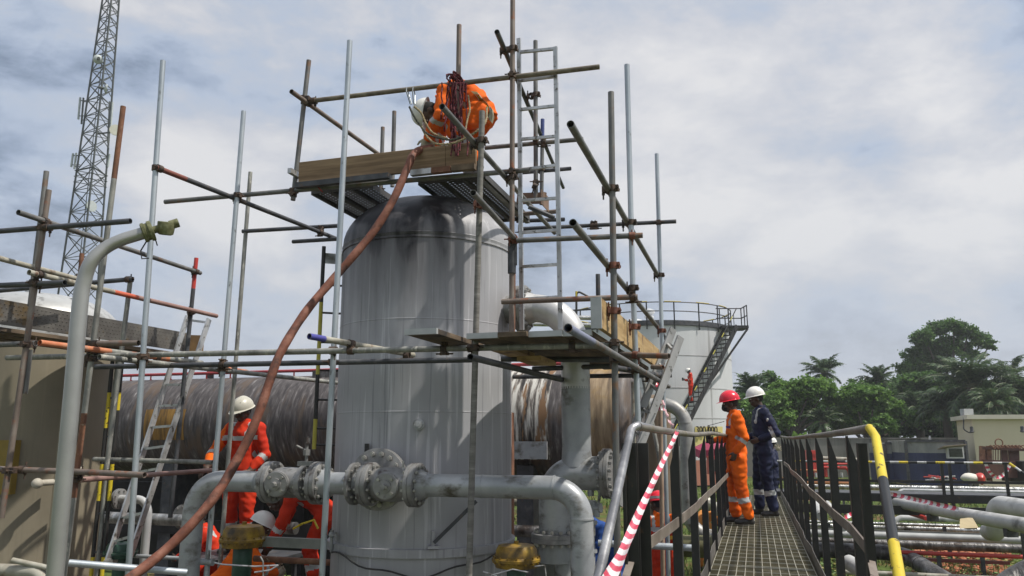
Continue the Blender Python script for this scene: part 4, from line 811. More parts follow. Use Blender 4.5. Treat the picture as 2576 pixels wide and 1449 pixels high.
ladder('long aluminium ladder leaning on the left scaffold beside the dimpled plate', (472, 796, 9.2), (268, 1420, 8.4), (526, 803, 9.1), (327, 1400, 8.3), [(t, t) for t in [(y - 800) / 620 for y in (810, 990, 1046, 1101, 1154, 1211, 1318, 1370)]], rw=.022, rd=.07)
ladder('aluminium ladder seen edge on leaning behind the lower deck toe board', (1693, 828, 8.2), (1528, 1250, 7.5), (1712, 848, 7.95), (1556, 1270, 7.3), [(t, t) for t in (.1, .23, .36, .5, .63, .77, .9)], rw=.028, rd=.078, mat=M('shaded_aluminium', [(.3, (.22, .22, .215)), (.7, (.36, .36, .35))], 5, (1, 1, .4), .5, .4, .05, cols2=(.08, .08, .07), scale2=14, thr=(.60, .66)))  # darker copy of the aluminium, shade put into its colour
def left_fixed():
    T = Thing('fixed_ladder', P(250, 1449, 8.9), 'black and yellow fixed ladder beside the buff vessel', 'ladder')
    for (x0, x1, ms) in ((284, 229, [0, 0, 1, 1, 0, 0, 1, 1, 0, 0, 0, 1]), (308, 256, [0, 0, 1, 0, 0, 0, 1, 1, 0, 0, 0, 1]), (296, 243, [0] * 12)):
        a, b_ = P(x0, 900, 8.9), P(x1, 1449, 8.9); bm = B(); sweep(bm, [a.lerp(b_, i / 12) for i in range(13)], .022, 10, mats=ms); T.part('rail', bm, [black(), yel()] if x0 != 296 else DG)
    for y in (1001, 1098, 1195, 1292, 1389):
        t = (y - 900) / 549; bm = B(); a = P(284 - 55 * t, y, 8.9); b_ = P(308 - 52 * t, y - 1, 8.9); bar(bm, a, b_, .02, .02); T.part('rung', bm, DS)
left_fixed()
# ---------------------------------------------------------------- orange hose
def hose():
    pt = [(1085, 372, 7.1), (1075, 374, 7.05), (1055, 378, 6.95), (1038, 392, 6.85), (1026, 420, 6.8), (988, 505, 6.72), (940, 582, 6.68), (888, 645, 6.62), (843, 697, 6.58), (782, 768, 6.45), (740, 828, 6.35), (702, 895, 6.25), (678, 960, 6.2), (656, 1025, 6.15), (627, 1098, 6.1), (590, 1168, 6.05), (550, 1235, 5.95), (492, 1308, 5.85), (420, 1380, 5.75), (335, 1448, 5.6), (230, 1515, 5.5), (120, 1575, 5.4), (0, 1640, 5.3)]
    pts = [P(*q) for q in pt]; sm = []
    for i in range(1, len(pts) - 2):
        a, b_, c, d = pts[i - 1], pts[i], pts[i + 1], pts[i + 2]
        for k in range(6): t = k / 6; sm.append(.5 * ((2 * b_) + (c - a) * t + (2 * a - 5 * b_ + 4 * c - d) * t * t + (3 * b_ - a - 3 * c + d) * t ** 3))
    sm = [pts[0]] + sm; bm = B(); rs = [.0355 + .0015 * math.sin(i * .9) for i in range(len(sm))]; sweep(bm, sm, rs, 24)
    one('hose', bm, M('terracotta_hose', [(.3, (.11, .038, .022)), (.5, (.185, .065, .038)), (.7, (.27, .12, .08))], 9, rough=.7, bump=.4, cols2=(.075, .032, .022), scale2=7, thr=(.52, .62)), 'thick terracotta coloured hose hanging from the top deck down to the left', 'hose')
hose()
# ---------------------------------------------------------------- ropes
def ropes():
    T = Thing('rope_bundle', P(1150, 215, 6.85), 'tangled bundle of dark red cord hanging from the top guard rail', 'rope'); rnd = random.Random(5); D = 6.86
    m = M('dark_red_cord', [(.4, (.035, .008, .012)), (.55, (.13, .018, .028)), (.7, (.26, .05, .06))], 50, rough=.85)
    for k in range(7):      # loops round the knot
        c = P(1150 + rnd.uniform(-6, 8), 212 + rnd.uniform(-8, 10), D); n = 18; rx, ry = rnd.uniform(.04, .09), rnd.uniform(.04, .08); ph = rnd.uniform(0, 3)
        pts = [c + Vector((math.cos(i / n * 6.283 * 1.6 + ph) * rx, math.sin(i * 1.3) * .03 - .03, math.sin(i / n * 6.283 * 1.6) * ry)) for i in range(n)]
        bm = B(); sweep(bm, pts, .0075, 7); T.part('loop', bm, m)
    for k in range(22):     # hanging strands
        x = 1150 + rnd.gauss(0, 13); y1 = rnd.choice((300, 330, 360, 380, 392)); xe = x + rnd.uniform(-14, 10); n = 8
        pts = [P(x + (xe - x) * i / n + rnd.uniform(-3, 3), 208 + (y1 - 208) * i / n, D - .06 + rnd.uniform(-.05, .03)) for i in range(n + 1)]
        bm = B(); sweep(bm, pts, .0072, 7); T.part('strand', bm, m)
    T = Thing('safety_lanyard', P(1040, 300, 6.9), 'beige twisted rope lanyard with two steel hooks clipped on the top rail', 'lanyard')
    rm = M('beige_rope', [(.4, (.17, .13, .07)), (.6, (.42, .34, .20))], 90, rough=.9, bump=.5); dk = M('dark_shrink_rope', [(.4, (.02, .025, .02)), (.6, (.09, .09, .06))], 60, rough=.8)
    for (x0, x1) in ((1024, 1032), (1040, 1040)):
        bm = B(); sweep(bm, bend([P(x1 + 2, 262, 6.9), P(x1, 262, 6.9), P(x0 - 2, 230, 6.84), P(x0 - 1, 218, 6.9), P(x0 + 4, 236, 6.98), P(x1 + 4, 262, 6.92)], .03), .005, 8); T.part('hook', bm, M('dull_steel', [(.3, (.2, .22, .22)), (.7, (.34, .35, .34))], 8, rough=.4, metal=.7))
    def twisted(pts, nm='rope', r=.011, m0=rm):
        sm = []
        P_ = [pts[0]] + pts + [pts[-1]]
        for i in range(1, len(P_) - 2):
            a, b_, c, d = P_[i - 1], P_[i], P_[i + 1], P_[i + 2]
            for k in range(7): t = k / 7; sm.append(.5 * ((2 * b_) + (c - a) * t + (2 * a - 5 * b_ + 4 * c - d) * t * t + (3 * b_ - a - 3 * c + d) * t ** 3))
        sm.append(pts[-1])
        bm = B()
        for s_ in (0, 1, 2):
            q = []; dist_ = 0
            for i, p in enumerate(sm):
                if i: dist_ += (p - sm[i - 1]).length
                x, y = frame((sm[min(i + 1, len(sm) - 1)] - sm[max(i - 1, 0)])); a = dist_ * 70 + s_ * 2.094; q.append(p + (x * math.cos(a) + y * math.sin(a)) * r * .5)
            sweep(bm, q, r * .62, 6)
        T.part(nm, bm, m0)
    D = 6.75
    twisted([P(1030, 268, D), P(1040, 290, D), P(1062, 322, D), P(1082, 340, D - .05), P(1130, 352, D - .1), P(1160, 345, D - .12)], m0=dk, r=.010) ; twisted([P(1060, 318, D), P(1075, 345, D), P(1100, 362, D - .08), P(1140, 360, D - .14), P(1175, 345, D - .16), P(1205, 326, D - .18), P(1222, 305, D - .1), P(1225, 270, D)])
    twisted([P(1042, 268, D), P(1060, 285, D), P(1072, 312, D), P(1090, 335, D), P(1125, 348, D - .1)], r=.010); twisted([P(1178, 240, D + .02), P(1182, 275, D - .03), P(1176, 300, D - .05), P(1168, 345, D - .12)], r=.009)
ropes()
# ---------------------------------------------------------------- walkway
ZW = 1.2
def line(x0, D, a): return Vector((x0 + a * D, D, 0))
def walkway():
    T = Thing('walkway', line(0, 3.2, .308) + Z * ZG, 'raised steel grating walkway with handrails and black angle posts', 'walkway')
    XL, XR, aL, aR = -.475, .471, .311, .305
    gm = M('olive_grating', [(.3, (.12, .10, .055)), (.5, (.20, .175, .10)), (.7, (.30, .27, .17))], 3, rough=.55, metal=.3, cols2=(.08, .08, .04), scale2=5, thr=(.5, .7)); lt = M('worn_bright_bar', [(.3, (.40, .39, .31)), (.7, (.58, .56, .46))], 4, rough=.45, metal=.4)
    lo, hi = 3.3, 15.2
    cuts = [3.3, 5.2, 7.1, 9.0, 10.6, 11.4, 13.2, 15.2]
    for c0, c1 in zip(cuts, cuts[1:]):
        bm = B(); y = c0 + .012
        while y < c1 - .01:
            a, b_ = line(XL + .02, y, aL) + Z * (ZW - .016), line(XR - .02, y - (XR - XL) * .31, aR) + Z * (ZW - .016); bar(bm, a, b_, .006, .03); y += .034
        o = T.part('grating_panel', bm, gm, smooth=False)
        bm = B(); n = 12
        for k in range(n + 1):
            t = k / n; x0, aa = XL + .02 + (XR - XL - .04) * t, aL + (aR - aL) * t; off = -(XR - XL) * .31 * t
            bar(bm, line(x0, c0 + .01 + off, aa) + Z * (ZW - .003), line(x0, c1 - .01 + off, aa) + Z * (ZW - .003), .005, .010)
        y = c0 + .012
        while y < c1:
            bar(bm, line(XL + .02, y, aL) + Z * (ZW + .0), line(XR - .02, y - (XR - XL) * .31, aR) + Z * (ZW + .0), .007, .006); y += .23
        T.part('cross_bars', bm, lt, parent=o, smooth=False)
    bk = black(); gy = M('worn_toe_plate', [(.3, (.07, .065, .06)), (.5, (.13, .12, .11)), (.7, (.22, .20, .18))], 3, rough=.55, metal=.3, bump=.2)
    def wob(D, s): return noise.noise(Vector((D * .9, s * 7.3, 1))) * .02
    for s_, (x0, aa) in enumerate(((XL, aL), (XR, aR))):
        bm = B(); D = 3.3; n = 40
        top, bot = [], []
        for i in range(n + 1):
            Dk = 3.3 + 11.9 * i / n; p = line(x0 + wob(Dk * 2, s_) * .8, Dk, aa)
            for ring, z in ((bot, ZW - .06), (top, ZW + .10)): ring.append((bm.verts.new(p + Z * z), bm.verts.new(p + Vector((.006, 0, z)))))
        for i in range(n):
            a, b_, c, d = bot[i], bot[i + 1], top[i + 1], top[i]
            for q in ((a[0], b_[0], c[0], d[0]), (a[1], d[1], c[1], b_[1]), (d[0], c[0], c[1], d[1]), (a[0], a[1], b_[1], b_[0])): bm.faces.new(q)
        T.part('toe_plate', bm, gy)
        bm = B(); bar(bm, line(x0 + (.04 if s_ else -.04), 3.3, aa) + Z * (ZW - .12), line(x0 + (.04 if s_ else -.04), 15.2, aa) + Z * (ZW - .12), .05, .14); T.part('stringer', bm, bk)
        for k in range(7):
            D = 3.6 + 1.9 * k; p = line(x0, D, aa); bm = B(); bar(bm, p + Z * ZG, p + Z * (ZW - .12), .06, .06, V); T.part('leg', bm, bk)
        # posts: angle sections with a slanted top
        for k in range(1, 11):
            D = (3.42, 4.45, 5.6, 6.7, 7.9, 9.0, 10.1, 11.3, 12.4, 13.6, 14.9)[k]; p = line(x0 + (.062 if s_ else .022), D, aa); sd = 1 if s_ == 0 else 1
            zt = ZW + 1.10; bm = B(); w = .05; hv = U * (-.046 if s_ == 0 else .048); zb = ZW - .16
            o0, o1 = Vector((p.x, p.y, 0)), Vector((p.x, p.y, 0)) + hv; th = V * .004
            pr = [o0 + Z * zb, o1 + Z * zb, o1 + Z * (zt - .17), o0 + Z * zt]
            f = [bm.verts.new(q - th) for q in pr]; b2 = [bm.verts.new(q + th) for q in pr]
            bm.faces.new(f); bm.faces.new(b2[::-1])
            for i in range(4): bm.faces.new((f[i], b2[i], b2[(i + 1) % 4], f[(i + 1) % 4]))
            box(bm, Vector((p.x, p.y, (zb + zt) / 2)) + V * .035, U * .004, V * .035, Z * (zt - zb) / 2)
            T.part('post', bm, bk)
    # top rails: pixel-read bent line at the rail's own distance
    rl = M('brown_grey_rail', [(.3, (.11, .095, .08)), (.5, (.19, .17, .145)), (.7, (.28, .26, .22))], 4, rough=.5, metal=.35, bump=.15, cols2=(.15, .12, .04), scale2=5, thr=(.56, .7))
    L_ = [(1605, 1072, 3.42), (1645, 1080, 3.85), (1700, 1088, 4.6), (1745, 1094, 5.8), (1790, 1090, 7.6), (1820, 1094, 9.6), (1840, 1098, 11.6), (1858, 1100, 15)]
    R_ = [(2186, 1079, 3.22), (2140, 1085, 3.7), (2075, 1094, 4.9), (2030, 1098, 6.6), (1996, 1102, 9.4), (1981, 1101, 12), (1966, 1098, 15)]
    bm = B(); sweep(bm, [P(*q) for q in L_], .0185, 16); T.part('top_rail', bm, rl); bm = B(); sweep(bm, [P(*q) for q in R_], .0175, 16); T.part('top_rail', bm, rl)
    # stair handrails
    g2 = M('polished_grey_rail', [(.3, (.14, .14, .145)), (.5, (.24, .24, .25)), (.7, (.5, .5, .5))], 5, (1, 1, .5), .35, .6, .3)
    a = P(1605, 1070, 3.42); e = P(1500, 1480, 2.55); q = P(1588, 1078, 3.40); bm = B(); sweep(bm, bend([P(1640, 1078, 3.8), a, q, e + (e - q) * .4], .05), .0175, 16); T.part('stair_rail', bm, g2)
    a = P(2188, 1077, 3.2); e = P(2262, 1449, 2.35); pts = bend([P(2150, 1083, 3.6), a, P(2203, 1100, 3.12), e + (e - P(2203, 1100, 3.12)) * .5], .04); n = 24
    seg = [pts[-2].lerp(pts[-1], i / n) for i in range(1, n + 1)]
    pts = pts[:-1] + seg; mats = [0] * 3 + [1] * (len(pts) - 3 - n); 
    full = (pts[-1] - pts[-n - 1]).length
    for i in range(n + 1):
        yy = 724.5; 
    mats = []
    for i in range(len(pts) - 1):
        mid = (pts[i] + pts[i + 1]) / 2; ax = mid.y * math.cos(PITCH) + (mid.z - CAMZ) * math.sin(PITCH); up = -mid.y * math.sin(PITCH) + (mid.z - CAMZ) * math.cos(PITCH); y = 724.5 - F0 * up / ax; x = 1288 + F0 * mid.x / ax
        mats.append(0 if x < 2186 else 1 if y < 1216 else 2 if y < 1378 else 1)
    bm = B(); sweep(bm, pts, .0170, 20, mats=mats); T.part('stair_rail', bm, [rl, yel(), blk()], label='yellow and black handrail sloping down at the near right end')
    # heavy end posts, near end
    for (x, D, xo) in ((2176, 3.22, 0), (1615, 3.36, 0), (1584, 3.3, 0)):
        p = P(x, 1200, D); zt = 2.27 if x != 1580 else 2.2; bm = B(); box(bm, Vector((p.x, p.y, (zt + .4) / 2)), U * (.017 if x > 2000 else .030), V * .005, Z * (zt - .4) / 2); box(bm, Vector((p.x, p.y, (zt + .4) / 2)) - U * .017, U * .004, V * .03, Z * (zt - .4) / 2); T.part('post', bm, bk)
    # wavy flat mid rails
    fb = M('brown_flat_bar', [(.3, (.12, .095, .08)), (.5, (.19, .155, .13)), (.7, (.27, .235, .20))], 5, rough=.6, metal=.2, bump=.2)
    def flat(pts, nm):
        P_ = [P(*q) for q in pts]; bm = B(); w = .004; vs = []
        for i, p in enumerate(P_): vs.append([bm.verts.new(p + Z * h + U * s_) for h, s_ in ((-.026, -w), (.026, -w), (.026, w), (-.026, w))])
        for a, b_ in zip(vs, vs[1:]):
            for k in range(4): bm.faces.new((a[k], a[(k + 1) % 4], b_[(k + 1) % 4], b_[k]))
        bm.faces.new(vs[0][::-1]); bm.faces.new(vs[-1]); T.part(nm, bm, fb)
    flat([(1592, 1397, 3.35), (1640, 1362, 3.7), (1700, 1318, 4.35), (1750, 1277, 5.2), (1782, 1243, 6.3), (1803, 1225, 7.6), (1820, 1206, 9), (1836, 1190, 10.5), (1850, 1172, 13)], 'mid_rail')
    flat([(2186, 1387, 3.3), (2140, 1330, 3.8), (2100, 1296, 4.4), (2060, 1256, 5.3), (2037, 1236, 6.2), (2017, 1210, 7.3), (2003, 1196, 8.5), (1990, 1186, 9.8), (1984, 1174, 11), (1972, 1165, 12.5)], 'mid_rail')
    for pts in ([P(1592, 1397, 3.35), P(1575, 1449, 3.2), P(1565, 1500, 3.1)], [P(2186, 1387, 3.3), P(2200, 1449, 3.1), P(2212, 1500, 3.0)]):
        bm = B(); [bar(bm, a, b_, .03, .006, V) for a, b_ in zip(pts, pts[1:])]; T.part('brace', bm, fb)
    # second thin tube and black plate beside the left stair post
walkway()
def far_walkway():
    q = P(1962, 1239, 15.9); T = Thing('walkway', Vector((q.x, q.y, ZG)), 'far crossing walkway of black beams with a thin striped handrail', 'walkway'); bk = black()
    at = lambda p, px: along(p, U, px)
    a, b_ = at(q, 1955), at(q, 2660)
    bm = B(); bar(bm, a - Z * .06, b_ - Z * .06, .06, .14); T.part('beam', bm, bk)
    bm = B(); bar(bm, a - Z * .25 - V * .4, b_ - Z * .25 - V * .4, .06, .16); T.part('beam', bm, bk)
    bm = B(); box(bm, (a + b_) / 2 + V * .45 + Z * .01, (b_ - a) / 2, V * .45, Z * .012); T.part('deck', bm, dsteel())
    t = P(1962, 1160, 15.9); n = 26; p0, p1 = at(t, 1955), at(t, 2545); bm = B(); sweep(bm, [p0.lerp(p1, i / n) for i in range(n + 1)], .024, 10, mats=[(0, 2, 1, 0, 2, 0, 1, 2)[i % 8] for i in range(n)]); T.part('top_rail', bm, [alu(), yel(), blk()])
    t = P(1962, 1206, 15.9); bm = B(); bar(bm, at(t, 1955), at(t, 2660), .03, .05); T.part('mid_rail', bm, bk)
    zt = P(1962, 1160, 15.9).z
    for px in (1966, 2236, 2376, 2396, 2538):
        p = at(q, px); bm = B(); bar(bm, p - Z * .34, Vector((p.x, p.y, zt - .02)), .05, .05, V); T.part('post', bm, bk)
    p = at(t, 2545); 
    bm = B(); a = P(2540, 1166, 14.0); b_ = P(2600, 1208, 13.6); n = 4; sweep(bm, [a.lerp(b_, i / n) for i in range(n + 1)], .022, 10, mats=[1, 0, 2, 1]); T.part('stair_rail', bm, [alu(), yel(), blk()])
far_walkway()
# ---------------------------------------------------------------- barrier tape
TR_, TWm = M('tape_red', [(.3, (.50, .03, .07)), (.7, (.62, .06, .11))], 3, rough=.3), M('tape_white', [(.3, (.62, .60, .60)), (.7, (.78, .76, .76))], 3, rough=.3)
def tape(name_label, pts, w, seg, twist=0.0, grow=None, tex=1):
    P_ = [P(*q) for q in pts]; sm = []
    Q = [P_[0]] + P_ + [P_[-1]]
    for i in range(1, len(Q) - 2):
        a, b_, c, d = Q[i - 1], Q[i], Q[i + 1], Q[i + 2]
        for k in range(12): t = k / 12; sm.append(.5 * ((2 * b_) + (c - a) * t + (2 * a - 5 * b_ + 4 * c - d) * t * t + (3 * b_ - a - 3 * c + d) * t ** 3))
    sm.append(P_[-1]); 
    # resample evenly to half-stripe cells
    L_ = [0]
    for a, b_ in zip(sm, sm[1:]): L_.append(L_[-1] + (b_ - a).length)
    n = max(4, int(L_[-1] / (seg / 12))); res = []; j = 0
    for i in range(n + 1):
        s_ = L_[-1] * i / n
        while j < len(L_) - 2 and L_[j + 1] < s_: j += 1
        t = (s_ - L_[j]) / max(1e-6, L_[j + 1] - L_[j]); res.append(sm[j].lerp(sm[j + 1], t))
    bm = B(); rows = []; cols = 6
    for i, p in enumerate(res):
        t = (res[min(i + 1, n)] - res[max(i - 1, 0)]).normalized(); s_ = i / n; ww = w * (grow(s_) if grow else 1)
        sd = t.cross(Vector((0, 0, CAMZ)) - p).normalized(); nb = t.cross(sd).normalized(); a = twist * s_ * 6.283 + .35 * math.sin(s_ * 19)
        ac = sd * math.cos(a) + nb * math.sin(a); an = t.cross(ac)
        rows.append([bm.verts.new(p + ac * (ww * (k / cols - .5)) + an * (ww * .22 * math.sin(k / cols * 3.14159))) for k in range(cols + 1)])
    for i in range(n):
        for k in range(cols):
            f = bm.faces.new((rows[i][k], rows[i][k + 1], rows[i + 1][k + 1], rows[i + 1][k])); f.material_index = 0 if ((i + k * .5 * tex) % 24) < 12 else 1
    return bm
T_ = Thing('barrier_tape', P(1700, 1085, 4.3), 'red and white barrier tape draped over the left handrail towards the camera', 'barrier tape')
T_.part('tape', tape('', [(1704, 1085, 4.45), (1692, 1112, 4.2), (1670, 1156, 3.8), (1640, 1220, 3.3), (1605, 1297, 2.8), (1565, 1390, 2.2), (1530, 1460, 1.75), (1500, 1520, 1.5)], .024, .085, .05, grow=lambda s_: .9 + .45 * s_), [TR_, TWm], fix=False)
T_.part('tape', tape('', [(1704, 1086, 4.5), (1694, 1072, 4.9), (1684, 1058, 5.6), (1674, 1030, 6.6), (1668, 1006, 7.6)], .022, .03, 3.0, tex=.3), [TR_, TWm], fix=False)
T_.part('tape', tape('', [(1654, 1028, 8.3), (1662, 1026, 8.2), (1672, 1027, 8.3)], .05, .1, 0), [TR_, TWm], fix=False)
T_.part('tape', tape('', [(1657, 955, 8.3), (1656, 975, 8.25), (1660, 1000, 8.3), (1662, 1028, 8.35)], .055, .16, .2, grow=lambda s_: .7 + .5 * math.sin(s_ * 3.1)), [TR_, TWm], fix=False)
for lab, pts, w in (('red and white tape tied along the big white sloping pipe', [(2228, 1246, 14.2), (2241, 1243, 14.2), (2290, 1254, 13.7), (2345, 1266, 13.0), (2410, 1281, 12.4)], .07), ('short length of red and white tape above the grass right of the walkway', [(2127, 1301, 14.0), (2150, 1290, 14.2), (2178, 1277, 14.4)], .075), ('sagging red and white tape strung before the rusty lifting rack', [(2478, 1162, 30), (2490, 1188, 30), (2510, 1201, 30), (2528, 1190, 30), (2540, 1170, 30)], .12)):
    one('barrier_tape', tape('', pts, w, .09, 0), [TR_, TWm], lab, 'barrier tape', 'barrier tapes on the right', fix=False)
# ---------------------------------------------------------------- pipes on the right
def rpipe(x0, y0, z, r, x1, mat, label, drop0=None, corner=None, n=20, parent=None, rings=(), name='pipe', post=True):
    p = PZ(x0, y0, z); e = along(p, U, x1); pts = [p, e]
    if drop0: pts = [p + Vector(drop0)] + pts
    pts = bend(pts, r * 3, 8)
    T = Thing('pipeline', Vector((p.x, p.y, ZG)), label, 'pipe', 'pipes lying beside the walkway'); bm = B(); q = []
    for a, b_ in zip(pts, pts[1:]):
        k = max(1, int((b_ - a).length / .6)); q += [a.lerp(b_, i / k) for i in range(k)]
    q.append(pts[-1]); sweep(bm, q, r, n); T.part('pipe', bm, mat)
    for px in rings:
        c = along(p, U, px); bm = B(); cyl(bm, c - U * .012, U, r + .008, .025, n); T.part('band', bm, mat)
    Lh = (e - p).length
    if post and z - r - ZG > .12:
        for t in (.22, .62, .9):
            c = p.lerp(e, t); bm = B(); bar(bm, Vector((c.x, c.y, ZG)), Vector((c.x, c.y, z - r + .01)), .07, .07, V); T.part('support', bm, dsteel())
    return T
Wp, Cl, Dc, Rp = whitep(), clad(), dclad(), redp()
rpipe(1985, 1222, .62, .085, 2640, Cl, 'farthest shiny dented clad pipe beyond the far walkway'); rpipe(2266, 1233, .62, .055, 2640, M('bright_clad', [(.3, (.35, .35, .35)), (.7, (.62, .62, .62))], 4, rough=.35, metal=.6), 'slim bright pipe with sloping elbow just beyond the far walkway', drop0=(-.35, -.2, -.35))
rpipe(2262, 1303, -.02, .085, 2412, Wp, 'short white pipe with a rounded elbow under the sloping white pipe', drop0=(-.3, .0, -.25), post=False)
rpipe(1995, 1311, .22, .040, 2420, Cl, 'thin shiny pipe next to the large bright clad pipe'); rpipe(1995, 1321, .10, .084, 2640, Cl, 'large bright clad pipe with flat tray below it', post=False)
rpipe(1998, 1340, .10, .086, 2640, M('dull_pipe', [(.3, (.22, .23, .225)), (.5, (.34, .35, .34)), (.7, (.50, .50, .49))], 1.2, (1, 1, 1), .55, .2), 'dull grey pipe below the flat tray', post=False)
rpipe(2010, 1360, .05, .090, 2640, Dc, 'dark clad pipe with two clamp bands', rings=(2452, 2472))
def flat_tray():
    p = PZ(1995, 1329, .18); e = along(p, U, 2560); bm = B(); bar(bm, p, e, .02, .06); one('cable_tray', bm, M('tray_grey', [(.3, (.16, .155, .14)), (.7, (.24, .235, .21))], 5, rough=.6), 'flat grey strip tray running along the bright clad pipe', 'tray')
flat_tray()
def bent_dark():
    p = PZ(2030, 1382, .03); c = along(p, U, 2268); e = PZ(2395, 1470, -.16); bm = B(); sweep(bm, bend([p, c, e], .5, 12), .15, 28); T = Thing('pipeline', Vector((p.x, p.y, ZG)), 'fat dark pipe that bends towards the bottom right beside the handrail', 'pipe', 'pipes lying beside the walkway'); T.part('pipe', bm, Dc)
    bm = B(); cc = c.lerp(e, .42); cyl(bm, cc, e - c, .16, .02, 28); T.part('weld_seam', bm, Dc)
bent_dark()
def white_slope():
    a, m_, b_ = PZ(2254, 1265, 1.05), None, PZ(2640, 1333, 1.05); T = Thing('pipeline', Vector((a.x, a.y, ZG)), 'large white pipe sloping down across the picture from a rounded end cap', 'pipe', 'pipes lying beside the walkway')
    bm = B(); d = (b_ - a).normalized(); sweep(bm, [a - d * .05, a - d * .035, a, a.lerp(b_, .5), b_], [.02, .065, .092, .104, .114], 28); T.part('pipe', bm, Wp)
    for px, t in ((0, .30), (0, .56), (0, .80)):
        c = a.lerp(b_, t); bm = B(); cyl(bm, c, d, .108, .015, 28); T.part('weld_seam', bm, Wp); bm = B(); bar(bm, c - Z * .20, c - Z * .08, .16, .10, d); T.part('saddle', bm, dsteel())
white_slope()
def white_elbow():
    a = PZ(2496, 1278, .38); a = P(2502, 1268, 13.4); b_ = P(2680, 1296, 11.8); bm = B(); sweep(bm, bend([a - Z * .5 + V * .5, a - Z * .45, a, b_], .24, 12), .15, 28); T = Thing('pipeline', Vector((a.x, a.y, ZG)), 'thick white elbow pipe with grey stains at the right edge', 'pipe', 'pipes lying beside the walkway'); T.part('pipe', bm, Wp)
    bm = B(); c = a.lerp(b_, .4); bar(bm, Vector((c.x, c.y, ZG)), c - Z * .14, .08, .08, V); T.part('support', bm, dsteel())
white_elbow()
def corner_pipe():
    a = P(2520, 1500, 7.0); b_ = P(2570, 1432, 7.4); c = P(2680, 1420, 6.8); bm = B(); sweep(bm, bend([a, b_, c], .3, 10), .13, 24); one('clad_elbow', bm, Dc, 'dark crumpled clad elbow in the bottom right corner', 'pipe')
corner_pipe()
rpipe(2240, 1388, .12, .038, 2640, Rp, 'bright red pipe over the orange earth', post=False); rpipe(2110, 1438, .0, .045, 2640, palet(), 'pale pipe along the bottom edge beside the yellow handrail', post=False)
def red_beam():
    p = PZ(2240, 1404, .0); e = along(p, U, 2540); bm = B(); bar(bm, p, e, .05, .06); T = Thing('steel_channel', p, 'dark red channel under the bright red pipe', 'beam'); T.part('channel', bm, M('dark_red_paint', [(.3, (.14, .025, .02)), (.7, (.22, .05, .04))], 4))
    for px in (2362, 2472): c = along(p, U, px); bm = B(); bar(bm, Vector((c.x, c.y, ZG)), Vector((c.x, c.y, .14)), .07, .07, V); T.part('post', bm, dsteel())
red_beam()
def diag_white():
    for (a, b_, r, lab) in ((P(2052, 1266, 13.6), P(2066, 1300, 12.6), .07, 'white pipe slanting between the walkway posts'), (P(2080, 1270, 14.2), P(2120, 1325, 12.2), .075, 'second white pipe slanting behind the bent mid rail'), (P(2135, 1415, 9.6), P(2178, 1440, 9.2), .09, 'white pipe end in the weeds below the handrail'), (P(2262, 1283, 15.6), P(2330, 1304, 14.6), .04, 'rusty red rod lying beneath the sloping white pipe')):
        bm = B(); sweep(bm, [a, b_], r, 20); one('pipe_stub', bm, Wp if 'rusty' not in lab else redp(), lab, 'pipe')
diag_white()
def wedge():
    a = P(2418, 1308, 11.3); bm = B(); v = [bm.verts.new(q) for q in (P(2415, 1305, 11.2), P(2437, 1302, 11.6), P(2447, 1303, 11.6), P(2462, 1328, 10.9), P(2414, 1329, 10.8), P(2437, 1329, 11.8))]
    for f in ((0, 1, 3, 4), (1, 2, 3), (0, 4, 5, 1), (1, 5, 3, 2), (4, 3, 5)):
        try: bm.faces.new([v[i] for i in f])
        except Exception: pass
    one('timber_wedge', bm, M('tan_block', [(.3, (.32, .25, .13)), (.7, (.42, .34, .19))], 4), 'tan wedge shaped block leaning under the sloping white pipe', 'block', smooth=False)
wedge()
def rubble():
    bm = B(); rnd = random.Random(4)
    for i in range(420):
        p = PZ(rnd.uniform(2300, 2540), rnd.uniform(1376, 1449), ZG); s_ = rnd.uniform(.02, .085); Mx = Matrix.Translation(p + Z * .0) @ Matrix.Rotation(rnd.uniform(0, 6), 4, 'Z') @ Matrix.Diagonal((s_ * 1.6, s_, s_ * .6, 1)); bmesh.ops.create_icosphere(bm, subdivisions=1, radius=1, matrix=Mx)
    for v in bm.verts: v.co += Vector([noise.noise(v.co * 14 + Vector((k * 9, 0, 0))) for k in range(3)]) * .03
    one('rubble', bm, M('orange_laterite', [(.3, (.20, .07, .03)), (.5, (.38, .13, .06)), (.7, (.50, .22, .12))], 5, rough=.9), 'lumps of orange laterite earth under the red pipe', 'rubble', kind='stuff', smooth=False)
    bm = B()
    for i in range(2600):
        x = rnd.choice((rnd.uniform(2060, 2200), rnd.uniform(2240, 2576))); p = PZ(x, rnd.uniform(1400, 1455), ZG + rnd.uniform(.0, .22)); s_ = rnd.uniform(.015, .045); Mx = Matrix.Translation(p) @ Matrix.Rotation(rnd.uniform(0, 6), 4, 'Z') @ Matrix.Rotation(rnd.uniform(-1, 1), 4, 'X')
        f = bm.faces.new([bm.verts.new(Mx @ Vector(q)) for q in ((-s_, 0, 0), (0, -s_ * .5, 0), (s_, 0, 0), (0, s_ * .5, 0))]); f.material_index = i % 2
    one('weeds', bm, [M('weed_leaf', [(.3, (.05, .12, .02)), (.7, (.12, .22, .04))], 3), M('yellow_weed_leaf', [(.3, (.16, .17, .03)), (.7, (.30, .27, .07))], 3)], 'leafy weeds growing round the pipes at the bottom right', 'weeds', kind='stuff', smooth=False, fix=False)
rubble()
